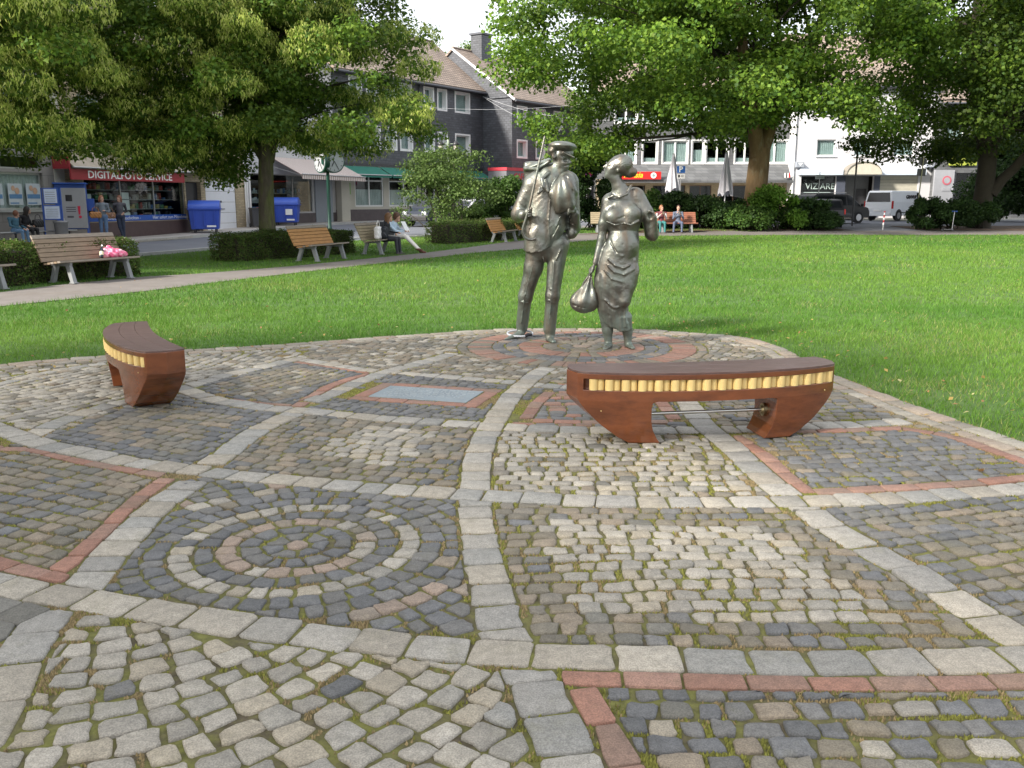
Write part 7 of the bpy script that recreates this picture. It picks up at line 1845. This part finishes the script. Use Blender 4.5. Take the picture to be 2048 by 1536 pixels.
for s in (-1, 1): mb = MB(); mb.tube([(-1.8, s * .66, 1.76), (.5, s * .66, 1.78)], .022, 8); mb.build('roof_rail', M_ALU, m_)
vehicle('car', 'black hatchback seen from behind at the edge of the shrubs', 'car', (16.35, 48.3, .27), R(78), 'hatch', ('black_paint', ()))
vehicle('car', 'dark car parked on the street behind the airy shrub', 'car', (-4.3, 50.5, ZT(50.5) - .02), R(243), 'hatch', ('dark_blue_paint', (.02, .026, .04)))
vehicle('car', 'silver car parked on the street, behind the dark car and the airy shrub', 'car', (-2.6, 55.0, .28), R(238), 'hatch', ('silver_paint', (.38, .39, .41)))
# ================================================================ VEGETATION
M_LEAF = mat('leaf', rough=.58, var=.12, scale=9, attr=True, trans=.40, spec=.25)
M_LINDENBARK = mat('linden_bark', (.075, .062, .045), .9, var=.4, scale=6, bump=1, bscale=26, col2=(.09, .105, .03), fac2=(.42, .62), scale2=2.0, stretch=(2.2, 2.2, .5))
M_PLANEBARK = mat('plane_bark', (.16, .105, .05), .9, var=.3, scale=4, bump=.8, bscale=16, col2=(.23, .19, .12), fac2=(.55, .68), scale2=2.4, stretch=(1.6, 1.6, .6))
M_TWIG = mat('dark_twigs', (.028, .023, .014), .9, var=.3)
def leaves_at(P, N, size, cols, asp=.72, droop=0.0, tri=False):
    """one folded leaf of two triangles pairs at every point"""
    n = len(P); t = rng.normal(size=(n, 3)); t -= (t * N).sum(1)[:, None] * N; 
    if droop: t[:, 2] -= droop * np.linalg.norm(t, axis=1)
    t /= np.linalg.norm(t, axis=1)[:, None] + 1e-9; b = np.cross(N, t); b /= np.linalg.norm(b, axis=1)[:, None] + 1e-9
    L = (size * rng.uniform(.65, 1.25, n))[:, None]; w = L * asp / 2
    if tri:
        V = np.stack([P - b * w, P + b * w, P + t * L], 1); return V.reshape(-1, 3), np.arange(3 * n).reshape(-1, 3), np.repeat(cols, 3, 0)
    V = np.stack([P, P + t * L * .5 + b * w + N * w * .25, P + t * L, P + t * L * .5 - b * w + N * w * .25], 1)
    k = np.arange(n)[:, None] * 4; F = np.concatenate([k + np.array((0, 1, 2)), k + np.array((0, 2, 3))])
    return V.reshape(-1, 3), F, np.repeat(cols, 4, 0)
def cluster_leaves(C, Rr, n, size, palette, up=.5, shell=.5, asp=.72, droop=0.0, patch=.25, tri=False):
    C = np.asarray(C, float); Rr = np.asarray(Rr, float); w = (Rr[:, 0] * Rr[:, 1]); w /= w.sum()
    i = rng.choice(len(C), n, p=w); d = rng.normal(size=(n, 3)); d /= np.linalg.norm(d, axis=1)[:, None]
    r = shell + (1.12 - shell) * rng.random(n) ** .8
    P = C[i] + d * Rr[i] * r[:, None]
    N = d * .55 + rng.normal(size=(n, 3)) * .55 + np.array((0, 0, up)); N /= np.linalg.norm(N, axis=1)[:, None]
    pal = np.array(palette, float); shade = rng.uniform(1 - patch, 1 + patch, len(C))[i]
    cols = pal[rng.integers(0, len(pal), n)] * (shade * rng.uniform(.82, 1.2, n))[:, None]
    return leaves_at(P, N, size, cols, asp, droop, tri)
def join(parts):
    V, F, T, b = [], [], [], 0
    for v, f, t in parts: V.append(v); F.append(f + b); T.append(t); b += len(v)
    return np.concatenate(V), np.concatenate(F), np.concatenate(T)
def crown_obj(parts, parent, name='crown', loc=None):
    V, F, T = join(parts)
    V = V - np.array(parent.location if loc is None else loc)
    return link(name, np_mesh(name, V, F, T), M_LEAF, parent)
def prof_clusters(cx, cy, prof, n, rs, inner=.25, flat=.62, rough=.16, seed=1, lean=None):
    """clusters filling a crown given by (height, radius) pairs"""
    g = np.random.default_rng(seed); zs = np.array([p[0] for p in prof]); rr = np.array([p[1] for p in prof])
    zz = np.linspace(zs[0], zs[-1], 200); pw = np.interp(zz, zs, rr) ** 1.2; pw /= pw.sum(); ph = g.uniform(0, 6.28, 8)
    C, Q = [], []
    for _ in range(n):
        z = g.choice(zz, p=pw); a = g.uniform(0, 2 * math.pi); R0 = np.interp(z, zs, rr)
        R0 *= 1 + rough * (math.sin(3 * a + ph[0] + z * .5) + math.sin(5 * a + ph[1] - z * .9) * .7 + math.sin(9 * a + ph[2] + z * 1.7) * .5)
        s = rs * g.uniform(.65, 1.35)
        q = 1.0 - (g.random() ** 2.2) * .75 if g.random() > inner else g.uniform(.1, .7)
        R_ = max(0.1, R0 * q - s * .6)
        C.append((cx + R_ * math.cos(a), cy + R_ * math.sin(a), z + g.uniform(-.3, .3))); Q.append((s, s, s * flat))
    return np.array(C), np.array(Q)
def limb(mb, a, b, ra, rb, sag=.12, n=5, seed=0, sides=7):
    g = random.Random(seed); a, b = Vector(a), Vector(b); L = (b - a).length; P = []
    o1 = Vector((g.uniform(-1, 1), g.uniform(-1, 1), g.uniform(.2, 1))) * L * sag
    for i in range(n + 1):
        t = i / n; P.append(a.lerp(b, t) + o1 * math.sin(math.pi * t) + Vector((g.uniform(-1, 1), g.uniform(-1, 1), g.uniform(-1, 1))) * L * .012)
    mb.tube(P, [ra + (rb - ra) * (i / n) ** .8 for i in range(n + 1)], sides); return P
def tree_frame(parent, base, fork, rt, C, nl, seed, mat_, forks=2, lean=(0, 0), base_flare=1.5, nlimb=40):
    g = random.Random(seed); base = Vector(base); mb = MB(); top = Vector(fork)
    P = []; n = 9
    for i in range(n + 1):
        t = i / n; P.append(base.lerp(top, t) + Vector((math.sin(t * 3 + seed) * .04, math.cos(t * 4) * .04, 0)) * rt * 3)
    tr = mb; tr.tube(P, [rt * (base_flare if i == 0 else 1.0 + (base_flare - 1) * math.exp(-i * .9) - .12 * i / n) for i in range(n + 1)], 18)
    # stretched masses fused at the fork
    mains = []
    cm = C.mean(0)
    for k in range(forks):
        a = 2 * math.pi * k / forks + seed; d = Vector((math.cos(a) * .45, math.sin(a) * .45, 1)).normalized()
        e = top + d * (cm[2] - top.z) * 1.1
        pts = limb(mb, top - Vector((0, 0, rt * .8)), e, rt * .72, rt * .3, .06, 6, seed + k, 12); mains.append(pts)
    mb = MB()
    for k in range(nlimb):
        c = Vector(C[g.randrange(len(C))]); m = mains[g.randrange(len(mains))]; s = m[g.randrange(1, len(m))]
        if c.z < s.z - 1: s = m[1]
        limb(mb, s, s.lerp(c, .93), rt * g.uniform(.10, .22), rt * .03, .06, 5, seed * 31 + k, 6)
    me = mb.mesh('branches', fix=False); me.transform(Matrix.Translation(-Vector(parent.location))); link('branches', me, M_TWIG, parent)
    me = tr.mesh('trunk', fix=False); me.transform(Matrix.Translation(-Vector(parent.location)))
    return link('trunk', me, mat_, parent)
LIND = [(.10, .175, .020), (.12, .19, .022), (.075, .14, .020), (.14, .21, .028), (.085, .165, .03)]
BRACT = [(.44, .50, .11), (.38, .46, .09), (.50, .53, .17), (.30, .40, .07)]
def linden(label, x, y, prof, nC, nL, seed, rt=.24, fork=2.9, nb=16000, size=.10, tx=None):
    root = thing('linden_tree', label, 'tree', (x, y, ZT(y)))
    C, Q = prof_clusters(x, y, prof, nC, .62, seed=seed, flat=.55, rough=.07)
    keep = ~((C[:, 0] > -8.3) & (C[:, 2] < 3.25)); C, Q = C[keep], Q[keep]
    parts = [cluster_leaves(C, Q, nL, size, LIND, up=.55, shell=.35, asp=.95, patch=.32, tri=True)]
    # flowering bracts: pale, narrow, hanging in sprays on the outside of some branches
    cen = np.array((x, y, 6.5)); d = np.linalg.norm((C - cen) * (1, 1, .8), axis=1); outer = (d > np.percentile(d, 30)) & (C[:, 1] < y + 1.5)
    g = np.random.default_rng(seed + 9); idx = np.where(outer & (g.random(len(C)) < .62))[0]
    Cb, Qb = C[idx], Q[idx] * 1.06
    i = g.integers(0, len(Cb), nb // 5); dd = g.normal(size=(len(i), 3)); dd[:, 2] *= .55; dd /= np.linalg.norm(dd, axis=1)[:, None]
    B0 = Cb[i] + dd * Qb[i] * g.uniform(.85, 1.1, len(i))[:, None]; B = np.repeat(B0, 5, 0) + g.normal(size=(len(i) * 5, 3)) * .045
    N = g.normal(size=(len(B), 3)); N[:, 2] *= .3; N /= np.linalg.norm(N, axis=1)[:, None]
    pal = np.array(BRACT); cols = pal[g.integers(0, 4, len(B))] * g.uniform(.8, 1.2, len(B))[:, None]
    parts.append(leaves_at(B, N, .10, cols, .30, droop=1.6, tri=True))
    crown_obj(parts, root)
    tree_frame(root, (tx or x, y, ZT(y) - .1), ((tx or x) + .1, y, fork), rt, C, 0, seed, M_LINDENBARK, forks=3, nlimb=45)
    return root
linden('flowering linden tree behind the middle hedge, its trunk beside the slatted bench', -7.15, 27.2, [(2.5, 3.8), (3.0, 4.4), (3.9, 5.2), (4.7, 4.6), (6.2, 4.7), (7, 4.4), (8, 3.9), (10, 3.0), (11.5, 2.0), (12.6, .6)], 560, 190000, 3, nb=120000, tx=-7.3)
linden('flowering linden tree at the left edge of the picture, trunk outside the frame', -14.0, 22.6, [(2.9, 3.8), (3.4, 4.8), (4.5, 5.2), (6, 5.4), (8, 5.0), (9.5, 3.9), (11.2, 1.2)], 520, 170000, 11, nb=120000, rt=.26)
PLANE = [(.095, .175, .018), (.125, .215, .024), (.070, .14, .018), (.155, .24, .028), (.075, .15, .03), (.11, .19, .02)]
root = thing('plane_tree', 'large tree with thick forked brown trunk rising from the bushes right of the bronze woman', 'tree', (12.5, 47, .2))
C, Q = prof_clusters(9.3, 46.5, [(3.3, 7.0), (4.0, 9.0), (5.2, 10.0), (7.5, 10.5), (11, 10.4), (15, 9.0), (18, 6.5), (21, 2)], 430, 1.25, seed=21, flat=.5, rough=.07)
keep = ~((C[:, 0] > 5.8) & (C[:, 2] < 4.9)) & ~((np.abs(C[:, 0] - 12.3) < 1.5) & (C[:, 2] < 5.6) & (C[:, 1] < 46.8)); C, Q = C[keep], Q[keep]
crown_obj([cluster_leaves(C, Q, 185000, .178, PLANE, up=.5, shell=.35, asp=.95, patch=.3)], root)
tree_frame(root, (12.5, 47, .1), (12.5, 47, 4.2), .58, C, 0, 4, M_PLANEBARK, forks=3, nlimb=40, base_flare=1.35)
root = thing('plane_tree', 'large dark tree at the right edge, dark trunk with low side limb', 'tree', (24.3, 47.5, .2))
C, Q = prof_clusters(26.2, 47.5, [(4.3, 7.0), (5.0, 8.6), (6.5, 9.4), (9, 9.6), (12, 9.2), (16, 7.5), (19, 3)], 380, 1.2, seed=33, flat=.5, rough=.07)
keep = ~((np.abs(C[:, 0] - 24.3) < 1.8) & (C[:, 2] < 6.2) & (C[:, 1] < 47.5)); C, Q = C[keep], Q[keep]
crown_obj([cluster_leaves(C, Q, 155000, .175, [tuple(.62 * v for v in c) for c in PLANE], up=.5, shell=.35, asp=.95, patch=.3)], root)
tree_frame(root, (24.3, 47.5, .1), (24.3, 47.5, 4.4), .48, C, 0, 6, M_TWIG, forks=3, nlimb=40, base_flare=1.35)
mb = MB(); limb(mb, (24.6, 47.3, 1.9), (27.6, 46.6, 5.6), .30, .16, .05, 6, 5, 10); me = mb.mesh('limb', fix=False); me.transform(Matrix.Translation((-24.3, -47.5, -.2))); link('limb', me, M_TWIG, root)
# third linden, unseen, added left behind the camera so its shade dapples the paving
root = thing('linden_tree', 'airy linden tree added out of view behind the viewpoint to shade the paving', 'tree', (-12.5, -2.2, 0))
C, Q = prof_clusters(-12.5, -2.2, [(4.0, 4.5), (5.0, 6.8), (7, 7.4), (9, 6.4), (10.5, 4), (11.5, 1.5)], 140, .95, seed=71, flat=.6, rough=.1)
crown_obj([cluster_leaves(C, Q, 52000, .15, LIND, up=.5, shell=.2, tri=True)], root)
tree_frame(root, (-12.5, -2.2, -.1), (-12.4, -2.2, 4.5), .3, C, 0, 9, M_LINDENBARK, forks=3, nlimb=25)
def bush(label, px, Y, rpx, top_y, pal, n=9000, size=.13, cat='bush', name='bush', group=None, low=0.0, depth=1.0, nC=26, shell=.3, flat=.8, seed=None):
    c = D(px, top_y, Y); r = rpx * Y / FPX; z0 = ZT(Y) + low; h = c.z - z0; X = c.x
    root = thing(name, label, cat, (X, Y, ZT(Y)), 0, group); g = np.random.default_rng(seed or int(px + top_y))
    C, Q = [], []
    for _ in range(nC):
        t = g.random() ** .8; a = g.uniform(0, 6.28); q = r * g.random() ** .5 * math.sqrt(max(.05, 1 - (t * .93) ** 2.4)); s = r * g.uniform(.2, .34)
        C.append((X + q * math.cos(a), Y + q * math.sin(a) * depth, z0 + s * .4 + (h - s * .9) * t)); Q.append((s, s, s * flat))
    crown_obj([cluster_leaves(np.array(C), np.array(Q), n, size, pal, up=.35, shell=shell, patch=.3)], root, 'foliage')
    mb = MB(); rr = random.Random(px)
    for k in range(12): limb(mb, (rr.uniform(-.25, .25) * r, rr.uniform(-.2, .2) * r, -.05), Vector(C[rr.randrange(len(C))]) - Vector((X, Y, ZT(Y))), .035, .008, .08, 4, k, 5)
    mb.build('stems', M_TWIG, root); return root
DK = [(.028, .06, .014), (.035, .075, .016), (.022, .05, .016), (.04, .08, .02)]
BRT = [(.10, .20, .025), (.12, .23, .03), (.08, .17, .02)]
MID = [(.05, .11, .02), (.065, .13, .022), (.045, .095, .022), (.08, .14, .03)]
PALE = [(.09, .15, .035), (.11, .17, .04), (.075, .13, .03), (.13, .19, .06)]
bush('loose airy shrub with thin stems between the reading girls and the bronze man', 893, 41.0, 104, 285, PALE, 12000, .12, nC=70, low=.35, shell=.1, name='shrub', cat='shrub', flat=.5)
bush('leafy green shrub left of the bronze man, behind the slatted bench', 1010, 44, 55, 345, MID, 9000, .13, name='shrub', cat='shrub', nC=30)
bush('low light green shrub at the foot of the airy shrub', 945, 44, 45, 408, PALE, 4500, .12, name='shrub', cat='shrub')
bush('tall dark shrub behind the head of the bronze woman', 1185, 47.5, 52, 300, DK, 11000, .15, name='shrub', cat='shrub', nC=34)
bush('dark shrub between the two bronze figures', 1150, 46.0, 50, 372, DK, 8000, .14, name='shrub', cat='shrub')
bush('dark shrub right behind the shoulder of the bronze woman', 1283, 47, 55, 378, MID, 8000, .14, name='shrub', cat='shrub')
bush('dark rounded shrub under the left closed parasol', 1350, 47.5, 52, 384, DK, 8000, .14, name='shrub', cat='shrub')
bush('low dark shrub between the two closed parasols', 1405, 47, 48, 392, DK, 7000, .14, name='shrub', cat='shrub')
bush('dark shrub left of the thick brown trunk', 1455, 46.5, 50, 400, DK, 7000, .14, name='shrub', cat='shrub')
bush('bright green shrub in front of the thick brown trunk', 1545, 45.8, 62, 372, BRT, 9000, .14, name='shrub', cat='shrub', nC=30)
bush('low spreading dark shrub along the far path, right of the far bench', 1500, 45.4, 60, 412, MID, 8000, .13, name='shrub', cat='shrub')
bush('dark shrub between the bright shrub and the parked black car', 1625, 46, 48, 398, DK, 7000, .13, name='shrub', cat='shrub')
bush('low dark shrub partly covering the parked black car', 1652, 45.6, 38, 424, DK, 5000, .12, name='shrub', cat='shrub')
bush('small mid green shrub filling the gap right of the bright shrub', 1583, 46.2, 40, 410, MID, 6500, .12, name='shrub', cat='shrub')
bush('dark hedge bush right of the round sign pole', 1858, 46.2, 38, 397, DK, 8000, .12, name='hedge_bush', cat='bush')
bush('dark hedge bush behind the silver scooter', 1912, 46.4, 46, 393, DK, 9000, .12, name='hedge_bush', cat='bush')
bush('dark hedge bush at the foot of the right tree', 1965, 46.8, 36, 402, DK, 7000, .12, name='hedge_bush', cat='bush')
for k, (px, Y, r_, ty, lab) in enumerate(((1990, 62, 60, 250, 'dark tree behind the right hedge, left of its taller neighbour'), (2075, 58, 70, 215, 'tall dark tree at the far right edge behind the hedge'))):
    root = thing('background_tree', lab, 'tree', (D(px, 402, Y).x, Y, .3)); X = root.location.x; h = D(px, ty, Y).z; rr_ = r_ * Y / FPX
    C, Q = prof_clusters(X, Y, [(1.0, rr_ * .8), (3, rr_), (h * .7, rr_ * .9), (h, rr_ * .3)], 60, .9, seed=50 + k); crown_obj([cluster_leaves(C, Q, 20000, .22, DK, shell=.3)], root)
    mb = MB(); mb.tube([(0, 0, -.3), (0, 0, h * .6)], [.2, .1], 8); mb.build('trunk', M_TWIG, root)
for k, (px, Y, r_, ty, lab) in enumerate(((930, 104, 75, 88, 'yellow-green treetop behind the slate houses, left of the chimney'), (1040, 108, 70, 108, 'light green treetop behind the slate houses, right of the chimney'), (840, 100, 70, 110, 'treetop behind the tiled roof of the left slate house'))):
    root = thing('background_tree', lab, 'tree', (D(px, 402, Y).x, Y, .3)); X = root.location.x; h = D(px, ty, Y).z; rr_ = r_ * Y / FPX
    C, Q = prof_clusters(X, Y, [(5.0, rr_ * .8), (9, rr_), (h * .8, rr_ * .85), (h, rr_ * .4)], 90, 1.1, seed=60 + k); crown_obj([cluster_leaves(C, Q, 26000, .32, PALE, shell=.3)], root)
    mb = MB(); mb.tube([(0, 0, -.3), (0, 0, h * .8)], [.3, .12], 8); mb.build('trunk', M_TWIG, root)
HED = [(.06, .105, .018), (.075, .13, .022), (.05, .09, .018), (.09, .14, .03), (.085, .085, .03)]
def hedge(label, p0, p1, depth, h, n, side=1, low=.03, pal=HED):
    a, b = np.array(p0), np.array(p1); L = float(np.linalg.norm(b - a)); u = (b - a) / L; v = np.array((-u[1], u[0])) * side
    root = thing('clipped_hedge', label, 'hedge', (float(a[0]), float(a[1]), ZT(float(a[1]))), math.atan2(u[1], u[0])); sg = side
    pts = []; A = np.array([L * h, L * h, L * depth, depth * h, depth * h]); A /= A.sum(); f = rng.choice(5, n, p=A); s, t = rng.random(n), rng.random(n)
    P = np.zeros((n, 3)); N = np.zeros((n, 3))
    for k, (px_, py_, pz_, nn) in enumerate(((s * L, 0 * s, t * h, (0, -1, 0)), (s * L, 0 * s + depth, t * h, (0, 1, 0)), (s * L, t * depth, 0 * s + h, (0, 0, 1)), (0 * s, s * depth, t * h, (-1, 0, 0)), (0 * s + L, s * depth, t * h, (1, 0, 0)))):
        m = f == k; P[m] = np.stack([px_, py_, pz_], 1)[m]; N[m] = nn
    lump = .05 * np.sin(P[:, 0] * 3.1 + P[:, 2] * 4) + .04 * np.sin(P[:, 0] * 7.3 + 1) + rng.normal(0, .025, n) - .09 * rng.random(n) ** 2
    P += N * lump[:, None]; cn = np.clip((P[:, 2] / h), 0, 1); P[:, 2] = np.maximum(P[:, 2], low)
    P[:, 1] *= sg; N[:, 1] *= sg
    Nn = N * .6 + rng.normal(size=(n, 3)) * .6 + np.array((0, 0, .3)); Nn /= np.linalg.norm(Nn, axis=1)[:, None]
    pl = np.array(pal); tone = (vnoise(P[:, 0] + 20, P[:, 2] + 20 + P[:, 1], .25, 8) * .7 + .65)
    V, F, T = leaves_at(P, Nn, .042 * (1.0 if n > 20000 else 1.25), pl[rng.integers(0, len(pl), n)] * (tone * rng.uniform(.8, 1.2, n))[:, None], .8)
    link('foliage', np_mesh('foliage', V, F, T), M_LEAF, root)
    mb = MB(); y0, y1 = sorted((.14 * sg, (depth - .14) * sg)); mb.box(.14, L - .14, y0, y1, -.05, h - .12); mb.build('dark_core', M_TWIG, root)  # solid dark box stands in for the dark inside of the hedge
    return root
hedge('clipped hedge behind the bench with the pink bag, ending at the grass', (-11.05, 14.5), (-8.3, 20.1), .9, .74, 42000)
hedge('clipped hedge round the linden trunk, behind the middle bench', G(474, 523), G(712, 506), 1.0, .70, 30000)
hedge('clipped low hedge left of the bench near the bronze man', G(897, 487.5), G(1062, 476), 1.1, .80, 16000)
# ---------------------------------------------------------------- grass
def pip(X, Y, poly):
    c = np.zeros(len(X), bool); n = len(poly); j = n - 1
    for i in range(n):
        xi, yi = poly[i]; xj, yj = poly[j]
        if yi != yj: c ^= ((yi > Y) != (yj > Y)) & (X < (xj - xi) * (Y - yi) / (yj - yi) + xi)
        j = i
    return c
ZTv = np.vectorize(ZT)
LAWN = [ext0] + PATH_NEAR + [(60, 40), (60, 4.2), tuple(EDGE_D[-1])] + [tuple(p) for p in EDGE_D[::-1]]
def blades(poly, y0, y1, dens, w, h, seed, xlim=.62):
    g = np.random.default_rng(seed); X0, X1 = -xlim * y1 - 1, xlim * y1 + 1; n = int((X1 - X0) * (y1 - y0) * dens)
    X, Y = g.uniform(X0, X1, n), g.uniform(y0, y1, n); m = np.abs(X) < xlim * Y + 1; X, Y = X[m], Y[m]
    jx, jy = g.normal(0, .045, len(X)), g.normal(0, .045, len(X)); m = pip(X + jx, Y + jy, poly); X, Y = X[m], Y[m]; n = len(X)
    tuft = vnoise(X + 90, Y, .22, 3) * .6 + vnoise(X + 90, Y, .9, 4) * .4
    keep = g.random(n) < np.clip(.35 + tuft * 1.1, 0, 1); X, Y, tuft = X[keep], Y[keep], tuft[keep]; n = len(X)
    a = g.uniform(0, 2 * math.pi, n); W = w * g.uniform(.6, 1.3, n) / 2; H = h * g.uniform(.45, 1.25, n) * (.6 + .8 * tuft); Z = ZTv(Y) - .025
    lean = g.normal(0, .45, (n, 2)) * H[:, None]
    c = np.stack([X, Y, Z], 1); d = np.stack([np.cos(a) * W, np.sin(a) * W, 0 * a], 1)
    V = np.stack([c - d, c + d, c + np.stack([lean[:, 0], lean[:, 1], H + .0], 1)], 1).reshape(-1, 3)
    F = np.arange(3 * n).reshape(-1, 3)
    big = vnoise(X + 90, Y, 2.6, 6) * .55 + vnoise(X + 90, Y, 7.0, 7) * .45
    c1, c2, c3 = np.array((.088, .205, .026)), np.array((.145, .265, .036)), np.array((.28, .30, .10))
    col = c1 + (c2 - c1) * np.clip((big - .3) * 2.2, 0, 1)[:, None]; dryb = (g.random(n) < .02 + .22 * np.clip(vnoise(X + 90, Y, 1.1, 12) - .62, 0, 1) * 3); col = np.where(dryb[:, None], c3, col) * g.uniform(.72, 1.25, n)[:, None]
    return V, F, np.repeat(col, 3, 0)
parts = [blades(LAWN, 5.5, 14, 2000, .0075, .060, 1), blades(LAWN, 14, 22, 760, .012, .062, 2), blades(LAWN, 22, 32, 330, .019, .065, 3), blades(LAWN, 32, 43, 200, .028, .07, 4)]
V, F, T = join(parts); M_BLADE = mat('grass_blade', rough=.55, var=.05, attr=True, trans=.35, spec=.25)
o = link('grass', np_mesh('grass', V, F, T), M_BLADE); tag(o, 'short bright green grass of the big lawn', 'grass', kind='stuff'); print('lawn blades', len(F))
parts = [blades(STRIP, 15, 30, 420, .014, .06, 5), blades(STRIP, 30, 48, 150, .028, .07, 6)]
V, F, T = join(parts); o = link('grass', np_mesh('grass', V, F, T), M_BLADE); tag(o, 'strip of grass between the path and the street', 'grass', kind='stuff'); print('verge blades', len(F))
# dry leaves fallen on lawn edge, path and paving
g = np.random.default_rng(77); P = []
for _ in range(420):
    t = g.random(); 
    if t < .45: e = EDGE_D[g.integers(0, len(EDGE_D))]; p = (e[0] + g.normal(.2, .5), e[1] + g.normal(.1, .4))
    elif t < .75: p = G(g.uniform(0, 2048), g.uniform(475, 680))
    else: p = G(g.uniform(0, 2048), 470 + 110 * g.random() ** 1.5)
    P.append((p[0], p[1], ZT(p[1]) + (.012 if in_poly(p[0], p[1], KEEP_POLY) else .045)))
P = np.array(P); N = g.normal(size=(len(P), 3)) * .35 + np.array((0, 0, 1)); N /= np.linalg.norm(N, axis=1)[:, None]
cols = np.array([(.42, .30, .10), (.38, .20, .08), (.45, .42, .20), (.30, .16, .08)])[g.integers(0, 4, len(P))]
V, F, T = leaves_at(P, N, .045, cols, .7)
o = link('fallen_leaves', np_mesh('fallen_leaves', V, F, T), M_LEAF); tag(o, 'dry yellow and brown leaves scattered over lawn edge, path and paving', 'fallen leaves', kind='stuff')
